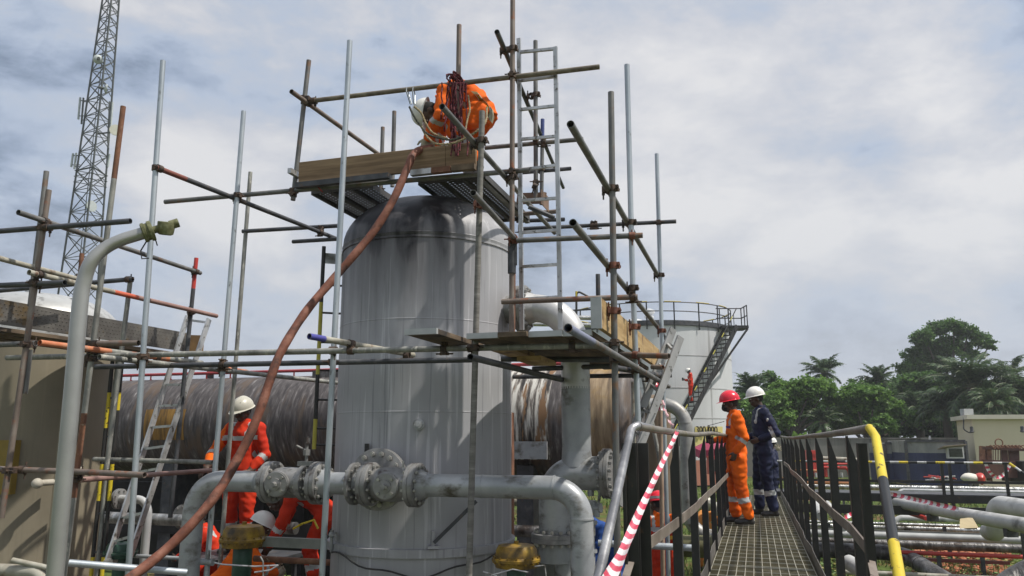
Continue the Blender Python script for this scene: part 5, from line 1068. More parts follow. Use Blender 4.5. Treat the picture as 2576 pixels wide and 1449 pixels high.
def left_riser():
    D = 14.3; a = P(1690, 1018, D); c = P(1722, 1018, D); d = P(1732, 1335, D); T = Thing('pipe_run', Vector((c.x, c.y, ZG)), 'tall silver pipe arching down behind the walkway left of the white tank', 'pipeline'); g = M('scuffed_silver', [(.3, (.20, .195, .18)), (.5, (.31, .305, .29)), (.7, (.45, .44, .42))], 3, rough=.5, metal=.35, bump=.1, cols2=(.12, .10, .07), scale2=5, thr=(.56, .68))
    bm = B(); sweep(bm, bend([P(1585, 1018, D + .4), P(1724, 1018, D), d, P(1800, 1352, D - .2)], .40, 12), .118, 24); T.part('pipe', bm, g)
    for (x, y) in ((1723, 1065), (1731, 1300)): bm = B(); cyl(bm, P(x, y, D), Z, .124, .02, 24); T.part('weld_seam', bm, g)
    q = P(1690, 1372, 12.8); T = Thing('pipeline', q, 'dirty olive green pipe lying beneath the silver arch', 'pipe'); bm = B(); sweep(bm, [q, along(q, U, 1840)], .17, 24); T.part('pipe', bm, M('olive_pipe', [(.3, (.05, .05, .02)), (.6, (.14, .135, .06)), (.75, (.25, .25, .12))], 4))
left_riser()
# ---------------------------------------------------------------- white storage tank with stair
def white_tank():
    D = 47.0; cx = P(1643, 1097, D).x; r = 4.72; zt = P(1640, 812, D - r).z; c = Vector((cx, D, 0)); T = Thing('storage_tank', Vector((cx, D, ZG)), 'white round storage tank with roof handrail and outside stair', 'tank')
    wm = M('white_tank_paint', [(.3, (.50, .51, .52)), (.5, (.58, .59, .60)), (.7, (.64, .65, .66))], .8, (1, 1, .15), .5, cols2=(.34, .34, .34), scale2=1.6, stretch2=(2.5, 2.5, .08), thr=(.60, .68)); rm = M('faded_red_paint', [(.3, (.34, .13, .085)), (.7, (.42, .18, .12))], 1.2)
    zr = P(1640, 1158, D - r).z; bm = B(); lathe(bm, c, [(r, zr), (r, 3), (r, 5), (r, zt)], 96, cap=False); lathe(bm, c, [(.01, zt + .55), (r * .5, zt + .32), (r, zt + .0)], 96, cap=False); T.part('shell', bm, wm)
    bm = B(); lathe(bm, c, [(r + .01, ZG), (r + .01, zr)], 96, cap=False); T.part('red_base_band', bm, rm)
    for f in (.30, .52, .76): z = zr + (zt - zr) * f; bm = B(); lathe(bm, c, [(r, z - .03), (r + .012, z - .025), (r + .012, z + .025), (r, z + .03)], 96, cap=False); T.part('weld_seam', bm, M('seam_grey', [(.3, (.3, .3, .3)), (.7, (.42, .42, .42))], 2))
    bm = B(); lathe(bm, c, [(r, zt - .14), (r + .10, zt - .12), (r + .10, zt + .14), (r, zt + .16)], 96, cap=False); T.part('rim', bm, dsteel())
    bk = black()
    rg = lambda z, rr: [c + Vector((math.cos(2 * math.pi * i / 64) * rr, math.sin(2 * math.pi * i / 64) * rr, z)) for i in range(64)]
    for z, nm in ((zt + 1.15, 'top_rail'), (zt + .65, 'mid_rail')):
        bm = B(); sweep(bm, rg(z, r + .1), .028, 8, closed=True); T.part(nm, bm, bk)
    bm = B(); pr = rg(zt + 1.19, r + .1)
    for i in range(0, 64, 4): sweep(bm, pr[i:i + 3], .022, 6)
    T.part('rail_stripes', bm, yel())
    for i in range(20):
        a = 2 * math.pi * (i + .35) / 20; p = c + Vector((math.cos(a), math.sin(a), 0)) * (r + .1); bm = B(); bar(bm, p + Z * (zt - .35), p + Z * (zt + 1.15), .07, .05, V); T.part('post', bm, bk)
    q = P(1633, 800, D - 1.5); bm = B(); lathe(bm, Vector((q.x, q.y, zt - .2)), [(.12, 0), (.12, .9), (.28, .95), (.28, 1.05), (.18, 1.1), (.34, 1.25), (.34, 1.4), (.1, 1.5)], 24); T.part('roof_vent', bm, wm)
    q = P(1590, 800, D - 2.8); bm = B(); lathe(bm, Vector((q.x, q.y, zt)), [(.6, 0), (.6, .35), (.55, .42)], 24); T.part('roof_hatch', bm, wm)
    # flat ochre sign with the capacity
    th0 = math.atan2(P(1784, 1086, 43.5).y - D, P(1784, 1086, 43.5).x - cx)
    pa = None
    def surf(px, py):
        d = raydir(px, py); o = Vector((0, 0, CAMZ)); a = d.x ** 2 + d.y ** 2; bb = 2 * (d.x * (o.x - cx) + d.y * (o.y - D)); cc = (o.x - cx) ** 2 + (o.y - D) ** 2 - (r + .02) ** 2; t = (-bb - math.sqrt(max(bb * bb - 4 * a * cc, 0))) / (2 * a); return o + d * t
    g = []; bm = B()
    for i in range(7):
        x = 1748 + 70 * i / 6; g.append((bm.verts.new(surf(x, 1124)), bm.verts.new(surf(x, 1073))))
    for p_, q_ in zip(g, g[1:]): bm.faces.new((p_[0], q_[0], q_[1], p_[1]))
    sg = T.part('sign_panel', bm, M('pale_yellow_paint', [(.3, (.56, .47, .15)), (.7, (.64, .56, .24))], 3))
    m = surf(1781, 1083); nrm = Vector((m.x - cx, m.y - D, 0)).normalized(); xr = Z.cross(nrm); Mx = Matrix.Translation(m + nrm * .12) @ Matrix((xr.to_4d(), Z.to_4d(), nrm.to_4d(), (0, 0, 0, 1))).transposed() if False else None
    def face_mat(m, nrm):
        xr = Z.cross(nrm).normalized(); A = Matrix.Identity(4)
        for i in range(3): A[i][0], A[i][1], A[i][2], A[i][3] = xr[i], Z[i], nrm[i], m[i]
        return A
    ink = M('sign_ink', [(.3, (.02, .02, .02)), (.7, (.04, .04, .03))], 4)
    text_mesh('lettering', '300 000', .60, face_mat(surf(1775, 1083) + nrm * .10, nrm), ink, T.L, sg, .03, .78)
    text_mesh('lettering', 'Ltr', .28, face_mat(surf(1806, 1089) + nrm * .04, Vector((surf(1806, 1089).x - cx, surf(1806, 1089).y - D, 0)).normalized()), ink, T.L, sg, .03)
    # stair that climbs round the shell to a landing at the right
    def rad(t): return c + Vector((math.cos(t), math.sin(t), 0))
    S_ = []; n = 40; px0, py0, px1, py1 = 1668, 1150, 1862, 836
    S0, S1_ = Vector((cx - 1.2, D - 6.7, 0)), Vector((cx + 3.6, D - 3.4, 0)); sdir = (S1_ - S0).normalized(); outw = Vector((sdir.y, -sdir.x, 0))
    def pt(s_, rr): return S0.lerp(S1_, s_) + outw * (rr - r)
    zb0, zb1 = P(1660, 1165, D - r - .9).z, zt - .1
    for rr, nm in ((r + .12, 'stringer'), (r + .95, 'stringer')):
        bm = B(); pts = [pt(i / 30, rr) + Z * (zb0 + (zb1 - zb0) * i / 30) for i in range(31)]
        for a, b_ in zip(pts, pts[1:]): bar(bm, a, b_, .05, .26)
        T.part(nm, bm, bk)
    bm = B(); pts = [pt(i / 30, r + .98) + Z * (zb0 + 1.0 + (zb1 - zb0) * i / 30) for i in range(31)]; sweep(bm, pts, .028, 8, mats=[(0, 0, 0, 1)[i % 4] for i in range(30)]); T.part('stair_rail', bm, [bk, M('faded_yellow', [(.3, (.38, .33, .04))])])
    for i in range(30):
        s_ = (i + .5) / 30; a = pt(s_, r + .14); b_ = pt(s_, r + .93); z = zb0 + (zb1 - zb0) * s_ + .08; bm = B(); bar(bm, a + Z * z, b_ + Z * z, .24, .045); T.part('tread', bm, bk)
        if i % 2 == 0: q = pt(s_, r + .98); bm = B(); bar(bm, q + Z * (z - .1), q + Z * (z + .95), .035, .035, V); T.part('baluster', bm, bk)
    L0 = pt(1, r + .5); bm = B(); box(bm, L0 + Z * zb1 + Vector((.25, .55, 0)), Vector((.75, 0, 0)), Vector((0, .6, 0)), Z * .08); T.part('landing', bm, bk)
    for dx, dy in ((.95, -.0), (.95, 1.1), (-.3, 1.1), (.95, .5)):
        q = L0 + Vector((dx, dy, 0)); bm = B(); bar(bm, q + Z * zb1, q + Z * (zb1 + 1.25), .06, .06, V); T.part('post', bm, bk)
    for h in (1.22, .65):
        bm = B(); bar(bm, L0 + Vector((.95, 0, zb1 + h)), L0 + Vector((.95, 1.1, zb1 + h)), .05, .05); bar(bm, L0 + Vector((.95, 0.0, zb1 + h)), L0 + Vector((-.3, 0.0, zb1 + h)) if h < 0 else L0 + Vector((.95, .01, zb1 + h)), .05, .05) if h < 0 else None; bar(bm, L0 + Vector((.95, 1.1, zb1 + h)), L0 + Vector((-.5, 1.1, zb1 + h)), .05, .05); T.part('landing_rail', bm, bk)
    bm = B(); bar(bm, L0 + Vector((.95, 0, zb1 - .1)), pt(.72, r + .2) + Z * (zb1 - 3.2), .09, .09); T.part('strut', bm, bk)
    return c, r, pt, zb0, zb1
WT = white_tank()
# roof posts in front: yellow-tipped rail left of the tank top
def tank_side_rail():
    T = Thing('guard_rail', P(1465, 800, 30), 'black and yellow guard rail seen past the silver outlet pipe', 'guard rail'); D = 30
    for x, y0, y1, ms in ((1450, 733, 820, [1, 0, 0, 0]), (1497, 757, 822, [0, 1, 1, 1])):
        bm = B(); a, b_ = P(x, y0, D), P(x, y1, D); sweep(bm, [a.lerp(b_, i / 4) for i in range(5)], .045, 10, mats=ms); T.part('post', bm, [black(), yel()])
    bm = B(); sweep(bm, bend([P(1450, 760, D), P(1451, 731, D), P(1478, 745, D), P(1500, 760, D)], .1), .04, 10); T.part('top_rail', bm, black())
    for y in (777, 795, 812): bm = B(); bar(bm, P(1440, y + 4, D), P(1540, y - 2, D), .06, .06); T.part('mid_rail', bm, black())
    for y in (800, 818): bm = B(); sweep(bm, [P(1330, y - 3, D), P(1500, y, D)], .09, 10); T.part('pipe_rail', bm, alu())
tank_side_rail()
# ---------------------------------------------------------------- lattice mast
def mast():
    D = 62.0; T = Thing('lattice_mast', Vector((P(205, 1097, D).x, D, ZG)), 'tall steel lattice radio mast carrying dishes and panel antennas', 'mast'); m = M('mast_steel', [(.3, (.045, .055, .05)), (.7, (.11, .12, .115))], 2, rough=.6, metal=.3)
    cb = P(196, 760, D); ct = P(280, 0, D); wb, wt = 86 / F0 * D / 2 * 1.02, 36 / F0 * D / 2 * 1.12
    zb, ztp = cb.z, ct.z; X0 = (cb.x + ct.x) / 2
    slope = (ct.x - cb.x) / (ztp - zb)
    def cen(z): return Vector((cb.x + slope * (z - zb) * 1.0, D, z))
    def half(z): t = (z - zb) / (ztp - zb); return wb + (wt - wb) * t
    ang = (R(200), R(320), R(80)); ang = (R(195), R(345), R(270)); ang = (R(190), R(300), R(60))
    def leg(k, z): h = half(z); return cen(z) + Vector((math.cos(ang[k]) * h * 1.12, math.sin(ang[k]) * h * 1.12, 0)) - Vector((-.0, 0, 0))
    z_top = ztp + 6; z0 = ZG; 
    for k in range(3): bm = B(); bar(bm, leg(k, z0), leg(k, z_top), .11, .11, V); T.part('leg', bm, m)
    n = 34; zs = []
    z = z0
    while z < z_top: zs.append(z); z += half(z) * 1.55
    for za, zb_ in zip(zs, zs[1:]):
        bm = B()
        for k in range(3):
            j = (k + 1) % 3; zm = (za + zb_) / 2; bar(bm, leg(k, za), leg(j, zb_), .06, .06); bar(bm, leg(j, za), leg(k, zb_), .06, .06) if k != 1 else bar(bm, leg(j, zm), leg(k, zb_), .05, .05); bar(bm, leg(k, za), leg(j, za), .05, .05)
        T.part('bracing', bm, m)
    bm = B()
    for off in (-.12, .12): bar(bm, cen(z0) + Vector((off, -.2, 0)), cen(z_top) + Vector((off, -.2, 0)), .05, .05)
    T.part('cable_ladder', bm, m)
    dm = M('dish_grey', [(.3, (.36, .40, .40)), (.7, (.50, .54, .53))], 2); cm = M('dish_cream', [(.3, (.55, .54, .44)), (.7, (.64, .63, .54))], 2)
    for (x, y, w, mt, fc) in ((247, 149, 22, dm, Vector((-.5, .75, .2))), (265, 223, 22, dm, Vector((.8, .5, 0))), (291, 328, 26, cm, Vector((.35, -1, .0))), (228, 519, 26, dm, Vector((.85, -.4, 0)))):
        c = P(x, y, D - .8); r = w / F0 * D / 2 * 1.12; fc = fc.normalized(); bm = B(); lathe(bm, c - fc * r * .3, [(.05, 0), (r * .6, r * .12), (r * .95, r * .35), (r, r * .42), (r, r * .62)], 28, fc, cap=True); o = T.part('dish', bm, mt); bm = B(); cyl(bm, c - fc * r * .3, -fc, .12, .4, 12); bar(bm, c - fc * r * .6, cen(c.z), .1, .1); T.part('mount', bm, m, parent=o)
    for (x, y0, y1, w) in ((202, 245, 300, 4), (210, 246, 312, 3), (283, 257, 325, 4), (276, 255, 360, 2), (184, 386, 420, 4), (192, 385, 425, 4), (276, 388, 420, 4), (273, 372, 428, 2)):
        a, b_ = P(x, y0, D), P(x - 5, y1, D); bm = B(); bar(bm, a, b_, w / F0 * D, .12, V); o = T.part('panel_antenna', bm, m if w < 4 else dm)
        cz = cen((a.z + b_.z) / 2); bm = B(); 
        for t in (.15, .85): p = a.lerp(b_, t); q = cen(p.z); q = q + (p - q).normalized() * half(p.z); bar(bm, p, q, .06, .06)
        T.part('bracket', bm, m, parent=o)
    # working platform ring
    for z in (P(200, 375 * 1.0 + 85, D).z,):
        bm = B(); h = half(z) * 1.35
        for k in range(3):
            for dz in (0, .5, 1.0):
                a = cen(z + dz) + (leg(k, z) - cen(z)) * 1.1; b_ = cen(z + dz) + (leg((k + 1) % 3, z) - cen(z)) * 1.1; bar(bm, a, b_, .05, .05)
        T.part('platform', bm, m)
mast()
# ---------------------------------------------------------------- far yard
def yard():
    cw = M('stained_boundary_wall', [(.3, (.13, .125, .115)), (.5, (.20, .195, .18)), (.7, (.28, .27, .25))], .6, (1, 1, .35), .9, cols2=(.09, .09, .08), scale2=.8, stretch2=(2, 2, .3), thr=(.5, .65))
    a, b_ = P(1850, 1104, 52), P(2440, 1113, 50); zt = a.z; T = Thing('boundary_wall', Vector((a.x, a.y, ZG)), 'long grey stained concrete boundary wall before the trees', 'wall'); n = 12; d = (b_ - a) / n; d.z = 0
    for i in range(n):
        p = a + d * i; q = a + d * (i + 1); bm = B(); bar(bm, Vector((p.x, p.y, (zt + ZG) / 2)), Vector((q.x, q.y, (zt + ZG) / 2)) - d * .012, .18, zt - ZG); T.part('wall_panel', bm, cw)
    bm = B(); bar(bm, Vector((a.x, a.y, zt + .04)), Vector((b_.x, b_.y, zt + .04)), .26, .08); T.part('coping', bm, cw)
    # cream building
    D = 41; c0 = P(2450, 1100, D); zt = P(2410, 1052, D).z; T = Thing('building', Vector((c0.x, c0.y, ZG)), 'plain cream rendered building with flat roof at the right', 'building'); cr = M('cream_render', [(.3, (.60, .53, .37)), (.7, (.68, .61, .45))], .5, (1, 1, .3), .85)
    bm = B(); e = Vector((8, -1.0, 0)); s_ = Vector((2.0, 5, 0)); p0 = Vector((c0.x, D, 0)); mid = p0 + e / 2 + s_ / 2; box(bm, mid + Z * (zt + ZG) / 2, e / 2, s_ / 2, Z * (zt - ZG) / 2); T.part('wall', bm, cr)
    bm = B(); box(bm, mid + Z * (zt + .06), e / 2 * 1.07, s_ / 2 * 1.1, Z * .11); T.part('roof_slab', bm, M('cream_edge', [(.3, (.56, .52, .42)), (.7, (.66, .62, .52))], 1))
    bm = B(); q = P(2432, 1038, D + 1.5); box(bm, q + Z * .0, Vector((.25, 0, 0)), Vector((0, .2, 0)), Z * .2); T.part('roof_unit', bm, M('grey_unit', [(.3, (.3, .32, .33)), (.7, (.4, .42, .42))], 2))
    bm = B(); sweep(bm, bend([P(2424, 1040, D + 1.0), P(2424, 1080, D + .5), P(2436, 1088, D + .4), P(2444, 1088, D + .1)], .15), .03, 8); T.part('conduit', bm, dsteel())
    for x in (2445, 2576 - 5): 
        q = P(x, 1084, D - .15) if x < 2500 else P(2572, 1083, D - 1.3); bm = B(); lathe(bm, q - Z * .1, [(.05, 0), (.12, .05), (.08, .12), (.08, .3), (.03, .33)], 12); T.part('wall_lamp', bm, dsteel())
    # containers
    def container(x0, x1, yt, ym, D, Lx, label, win=False, skew=.25):
        a, b_ = P(x0, yt, D), P(x1, yt, D - skew); zt = a.z; T = Thing('shipping_container', Vector((a.x, a.y, ZG)), label, 'container', 'weathered containers by the wall'); zm = P(x0, ym, D).z
        g1 = M('weathered_grey_panel', [(.3, (.13, .135, .13)), (.5, (.22, .225, .215)), (.7, (.32, .32, .30))], 1.2, (1, 1, .4), .7, cols2=(.12, .08, .05), scale2=2, thr=(.6, .7)); g2 = M('navy_panel', [(.3, (.012, .018, .06)), (.7, (.03, .04, .11))], 1.5)
        for (z0, z1, mt, nm) in ((zm, zt, g1, 'upper_wall'), (ZG + .1, zm, g2, 'lower_wall')):
            bm = B(); n = int((b_ - a).length / .16); d = (b_ - a); d.z = 0; back = Vector((.2, 2.4, 0))
            top = []; 
            for i in range(n + 1): 
                p = a + d * (i / n) + Vector((0, -.035 if (i // 2) % 2 else .0, 0)); top.append((bm.verts.new(Vector((p.x, p.y, z0))), bm.verts.new(Vector((p.x, p.y, z1)))))
            for p_, q_ in zip(top, top[1:]): bm.faces.new((p_[0], q_[0], q_[1], p_[1]))
            box(bm, a + d / 2 + back / 2 + Z * ((z0 + z1) / 2 - a.z), d / 2 * .995, back / 2 * .98, Z * (z1 - z0) / 2 * .999); T.part(nm, bm, mt, smooth=False)
        bm = B()
        for t in (0, 1): p = a + d * t; box(bm, Vector((p.x, p.y - .05, (ZG + zt) / 2)), Vector((.06, 0, 0)), Vector((0, .06, 0)), Z * (zt - ZG) / 2)
        bar(bm, a + Vector((0, -.06, .0)), Vector((b_.x, b_.y - .06, a.z)), .1, .12); T.part('frame', bm, dsteel())
        if win:
            q = P(2402, 1139, D - skew - .15); bm = B(); box(bm, q, Vector((.42, 0, 0)), Vector((0, .08, 0)), Z * .28); w_ = T.part('window', bm, M('white_frame', [(.3, (.5, .5, .5)), (.7, (.6, .6, .6))], 2)); bm = B(); box(bm, q + Vector((0, -.06, 0)), Vector((.34, 0, 0)), Vector((0, .05, 0)), Z * .21); T.part('pane', bm, M('dark_glass', [(.3, (.015, .02, .015)), (.7, (.05, .06, .05))], 9, rough=.1), parent=w_)
            bm = B(); q2 = P(2395, 1124, D - skew - .3); box(bm, q2, Vector((.6, 0, .05)), Vector((0, .3, -.08)), Z * .02); T.part('awning', bm, M('rusty_sheet', [(.3, (.16, .11, .08)), (.7, (.35, .29, .22))], 3))
            q3 = P(2336, 1105, D); bm = B(); lathe(bm, q3, [(.02, 0), (.10, .03), (.19, .12)], 18, Vector((.9, -.4, .2)), cap=False); T.part('dish', bm, Wp)
        bm = B(); p = P(x0 + 2, ym, D - .2); 
    container(2224, 2277, 1115, 1141, 44, 2, 'small grey and navy container with a slotted upper panel'); container(2276, 2427, 1109, 1139, 42, 5, 'large grey and navy container cabin with a window', win=True, skew=1.2)
    # junk pile
    T = Thing('scrap_pile', P(2350, 1205, 36), 'heap of thin scrap pipes on the ground before the navy container', 'scrap'); rnd = random.Random(8)
    for i in range(14):
        a = P(rnd.uniform(2318, 2390), rnd.uniform(1196, 1212), 36); b_ = P(rnd.uniform(2340, 2412), rnd.uniform(1196, 1212), 35.6); bm = B(); sweep(bm, [a, b_], .035, 8); T.part('scrap_pipe', bm, rnd.choice((Wp, alu(), rust(), redp())))
    # sack
    T = Thing('sack', P(2450, 1213, 32), 'white bulging sack tied up with red cloth beside the rusty rack', 'sack'); bm = B(); c = P(2443, 1202, 32); ell(bm, Matrix.Translation(c), .42, .25, .17, 20, 12)
    for v in bm.verts: v.co += Vector([noise.noise(v.co * 3 + Vector((k * 5, 0, 0))) for k in range(3)]) * .05
    T.part('bag', bm, M('white_sack', [(.3, (.55, .52, .45)), (.7, (.7, .68, .6))], 3)); bm = B(); c = P(2466, 1204, 31.9); ell(bm, Matrix.Translation(c), .2, .22, .22, 16, 10)
    for v in bm.verts: v.co += Vector([noise.noise(v.co * 4 + Vector((k * 5, 0, 0))) for k in range(3)]) * .08
    T.part('red_cloth', bm, redp())
    # rusty rack
    D = 33; T = Thing('lifting_rack', P(2520, 1210, D), 'rusty steel lifting rack with shackle and chains by the cream building', 'rack'); rm = M('maroon_rust', [(.3, (.05, .022, .016)), (.7, (.12, .05, .035))], 3)
    for x in (2470, 2487, 2526, 2545, 2556): a, b_ = P(x, 1122, D), P(x + 2, 1210, D); bm = B(); bar(bm, a, b_, .2, .12, V); T.part('post', bm, rm if x > 2500 else rust())
    for y, h in ((1127, .10), (1160, .14)): bm = B(); bar(bm, P(2470, y, D), P(2600, y + 6, D - .4), .14, h); T.part('cross_beam', bm, rm)
    for k in range(14): x = 2473 + k * 6.3; bm = B(); bar(bm, P(x, 1126, D + .05), P(x, 1160, D + .05), .03, .03, V); T.part('bar', bm, rust())
    bm = B(); box(bm, P(2512, 1180, D), Vector((.9, 0, 0)), Vector((0, .5, 0)), Z * .33); T.part('tank', bm, rm)
    bm = B(); box(bm, P(2585, 1186, D - .3), Vector((.55, 0, 0)), Vector((0, .6, 0)), Z * .42); T.part('tank', bm, black())
    bm = B(); c = P(2513, 1114, D); sweep(bm, [c + Vector((math.sin(i / 10 * 4.7 - 2.35) * .16, 0, math.cos(i / 10 * 4.7 - 2.35) * .16)) for i in range(11)], .025, 8); T.part('shackle', bm, rust())
    for k in range(10):
        bm = B(); a = P(2480 + k * 9, 1126, D); pts = [a, a + Vector((.1, -.2, .1)), a + Vector((.25, -.2, -.05)), a + Vector((.4, -.1, .08))]; sweep(bm, pts, .025, 6); T.part('chain', bm, rust())
    # fire water pipework in red
    D = 38; T = Thing('fire_hydrant_pipework', P(2060, 1200, D), 'red fire water pipework with upright box in front of the grey wall', 'pipework')
    bm = B(); box(bm, P(2041, 1166, D), Vector((.26, 0, 0)), Vector((0, .2, 0)), Z * .62); box(bm, P(2041, 1141, D), Vector((.29, 0, 0)), Vector((0, .23, 0)), Z * .03); T.part('hose_box', bm, Rp)
    for (x0, y0, x1, y1, r) in ((2030, 1176, 2112, 1176, .06), (2052, 1167, 2160, 1167, .05), (2125, 1166, 2168, 1168, .06), (2100, 1176, 2130, 1177, .07), (1990, 1182, 2060, 1184, .05)):
        bm = B(); sweep(bm, [P(x0, y0, D), P(x1, y1, D - .3)], r, 10); T.part('pipe', bm, Rp if y0 < 1180 else M('orange_pipe', [(.3, (.5, .18, .07)), (.7, (.6, .26, .12))], 3))
    bm = B(); sweep(bm, bend([P(2110, 1177, D), P(2137, 1177, D), P(2137, 1195, D)], .25), .075, 12); T.part('elbow', bm, Rp)
    for x in (2052, 2078, 2158): bm = B(); cyl(bm, P(x, 1200, D), Z, .05 if x != 2078 else .09, .75, 10); T.part('riser', bm, Rp)
    bm = B(); sweep(bm, [P(2052, 1152, D + 1), P(2160, 1157, D + .6)], .10, 12); T.part('lagged_pipe', bm, palet())
    for x in (2053, 2060, 2118, 2138): bm = B(); cyl(bm, P(x, 1201, D - .3), Z, .06, .22, 10); T.part('stand', bm, Wp)
    bm = B(); sweep(bm, [P(1985, 1212, 26), P(2180, 1216, 25)], .06, 12); one('pipe_stub', bm, M('orange_pipe', [(.3, (.5, .18, .07))], 3), 'thin orange pipe on the grass before the red pipework', 'pipe')
    # red umbrella
    D = 28; c = P(1800, 1104, D); T = Thing('parasol', Vector((c.x, c.y, ZG)), 'dark red parasol with scalloped edge standing before the white tank', 'parasol'); bm = B(); n = 8; rr = 62 / F0 * D; apex = bm.verts.new(c + Z * .06); ring = []; low = []
    for i in range(n * 4):
        a = 2 * math.pi * i / (n * 4); s_ = 1 - .03 * (1 - abs(math.cos(a * n / 2))); z = -.40 - .07 * (1 - abs(math.cos(a * n / 2))) * -1; ring.append(bm.verts.new(c + Vector((math.cos(a) * rr * s_, math.sin(a) * rr * s_, z)))); low.append(bm.verts.new(c + Vector((math.cos(a) * rr * s_ * 1.02, math.sin(a) * rr * s_ * 1.02, z - .22 - .05 * math.sin(i * 1.57) ** 2))))
    for i in range(n * 4): j = (i + 1) % (n * 4); bm.faces.new((apex, ring[i], ring[j])); bm.faces.new((ring[i], low[i], low[j], ring[j]))
    T.part('canopy', bm, M('dark_red_canvas', [(.3, (.24, .02, .055)), (.7, (.36, .04, .09))], 2), smooth=False); bm = B(); cyl(bm, Vector((c.x, c.y, ZG)), Z, .03, c.z - ZG, 10); T.part('pole', bm, alu())
    q = P(1800, 1170, 27); T = Thing('hose_reel', q, 'maroon hose reel cabinet under the dark red parasol', 'cabinet'); bm = B(); box(bm, q, Vector((.25, 0, 0)), Vector((0, .2, 0)), Z * .3); T.part('cabinet', bm, Rp); bm = B(); lathe(bm, q + Vector((-.05, -.28, 0)), [(.05, 0), (.2, .02), (.2, .1), (.05, .12)], 18, Vector((0, 1, 0))); T.part('reel', bm, black())
    for x, y in ((1800, 1300), (1816, 1302), (1832, 1305), (1775, 1290)):
        pass
    # white sacks on the ground behind the walkway posts
    for i, (x, y, lab) in enumerate(((1776, 1268, 'white sack on the grass behind the second group of walkway posts'), (1806, 1278, 'white sack lying closest to the foot of the walkway'), (1712, 1262, 'white sack beside the silver riser pipe'))):
        bm = B(); c = P(x, y, 15.5); ell(bm, Matrix.Translation(c), .17, .2, .13, 16, 10)
        for v in bm.verts: v.co += Vector([noise.noise(v.co * 6 + Vector((k * 5, 0, 0))) for k in range(3)]) * .06
        one('sack', bm, MATS['white_sack'], lab, 'sack')
yard()
# ---------------------------------------------------------------- trees
LEAFM = [M('leaf_deep', [(.3, (.05, .105, .035)), (.7, (.085, .155, .05))], 1.5, rough=.55), M('leaf_mid', [(.3, (.09, .18, .045)), (.7, (.14, .25, .065))], 1.5, rough=.5), M('leaf_light', [(.3, (.14, .26, .05)), (.7, (.21, .35, .08))], 1.5, rough=.5)]
def translucent(m, f=.42):
    nt = m.node_tree; b = nt.nodes['Principled BSDF']; b.inputs['Specular IOR Level'].default_value = .25; tr = nt.nodes.new('ShaderNodeBsdfTranslucent'); mx = nt.nodes.new('ShaderNodeMixShader'); mx.inputs[0].default_value = f
    nt.links.new(b.inputs['Base Color'].links[0].from_socket, tr.inputs['Color']); nt.links.new(b.outputs[0], mx.inputs[1]); nt.links.new(tr.outputs[0], mx.inputs[2]); nt.links.new(mx.outputs[0], nt.nodes['Material Output'].inputs[0])
for m_ in LEAFM: translucent(m_)
BARK = M('bark', [(.3, (.06, .05, .04)), (.7, (.13, .11, .09))], 3, (1, 1, .3), .9)
def leaf_quad(bm, p, s, rnd, mi, up=.4):
    d = Vector((rnd.gauss(0, 1), rnd.gauss(0, 1), rnd.gauss(0, 1) * .6 - .1)).normalized(); n = Vector((rnd.gauss(0, 1), rnd.gauss(0, 1), rnd.gauss(0, 1) + up * 3)).normalized(); w = d.cross(n).normalized() * s * .45
    f = bm.faces.new([bm.verts.new(p - d * s * .5), bm.verts.new(p + w), bm.verts.new(p + d * s * .6), bm.verts.new(p - w)]); f.material_index = mi
def crown(clumps, n, s, seed, tone=(0, 1, 2), dens=.5):
    rnd = random.Random(seed); bm = B(); tw = sum(c[1] ** 2 for c in clumps)
    for (c, r, fl) in clumps:
        k = int(n * r * r / tw); nb = max(6, int(k / 60)); subs = []
        for _ in range(nb):
            v = Vector((rnd.gauss(0, 1), rnd.gauss(0, 1), rnd.gauss(0, 1))).normalized() * (r * (rnd.uniform(.45, 1.0))); v.z *= fl; subs.append((c + v, r * rnd.uniform(.22, .42), rnd.choice(tone)))
        for i in range(k):
            sc, sr, tn = subs[i % nb]; v = Vector((rnd.gauss(0, 1), rnd.gauss(0, 1), rnd.gauss(0, .6))) * sr * dens; leaf_quad(bm, sc + v, s * rnd.uniform(.6, 1.3), rnd, tn if rnd.random() < .7 else rnd.choice(tone))
    return bm
def branchy(T, base, targets, r0):
    top = sum((t for t in targets), Vector()) / len(targets); fork = base.lerp(Vector((base.x, base.y, top.z)), .55)
    bm = B(); sweep(bm, [base, base.lerp(fork, .5) + Vector((.1, 0, 0)), fork], [r0, r0 * .8, r0 * .6], 12); T.part('trunk', bm, BARK)
    for t in targets:
        m_ = fork.lerp(t, .5) + Vector((0, 0, -(t - fork).length * .08)); bm = B(); sweep(bm, [fork - Z * .3, m_, t], [r0 * .42, r0 * .25, r0 * .08], 8); T.part('limb', bm, BARK)
def tree(label, pix, D, n, s, seed, tone=(0, 1, 2), base=None, r0=.35, group='trees beyond the boundary wall', dens=.5, name='broadleaf_tree', fl=.8):
    cl = []; 
    for (x, y, rp) in pix:
        rnd = random.Random(seed + int(x)); cl.append((P(x, y, D + rnd.uniform(-1.5, 1.5)), rp / F0 * D, fl))
    b_ = P(base or pix[0][0], 1097, D); b_.z = ZG; T = Thing(name, b_, label, 'tree', group); T.part('crown', crown(cl, int(n * 1.9), s * .62, seed, tone, dens), LEAFM, smooth=False, fix=False); branchy(T, b_, [c[0] for c in cl[:7]], r0)
tree('tall spreading umbrella crowned tree standing highest over the palms', [(2325, 848, 30), (2360, 826, 30), (2400, 818, 26), (2435, 838, 30), (2470, 855, 26), (2490, 868, 16), (2345, 880, 36), (2305, 895, 30), (2280, 925, 26), (2385, 870, 34), (2425, 880, 26), (2330, 925, 34), (2375, 915, 30), (2300, 960, 30), (2350, 960, 34), (2455, 895, 20)], 74, 22000, .34, 11, (0, 1, 1), 2405, .5, dens=.55, fl=.7)
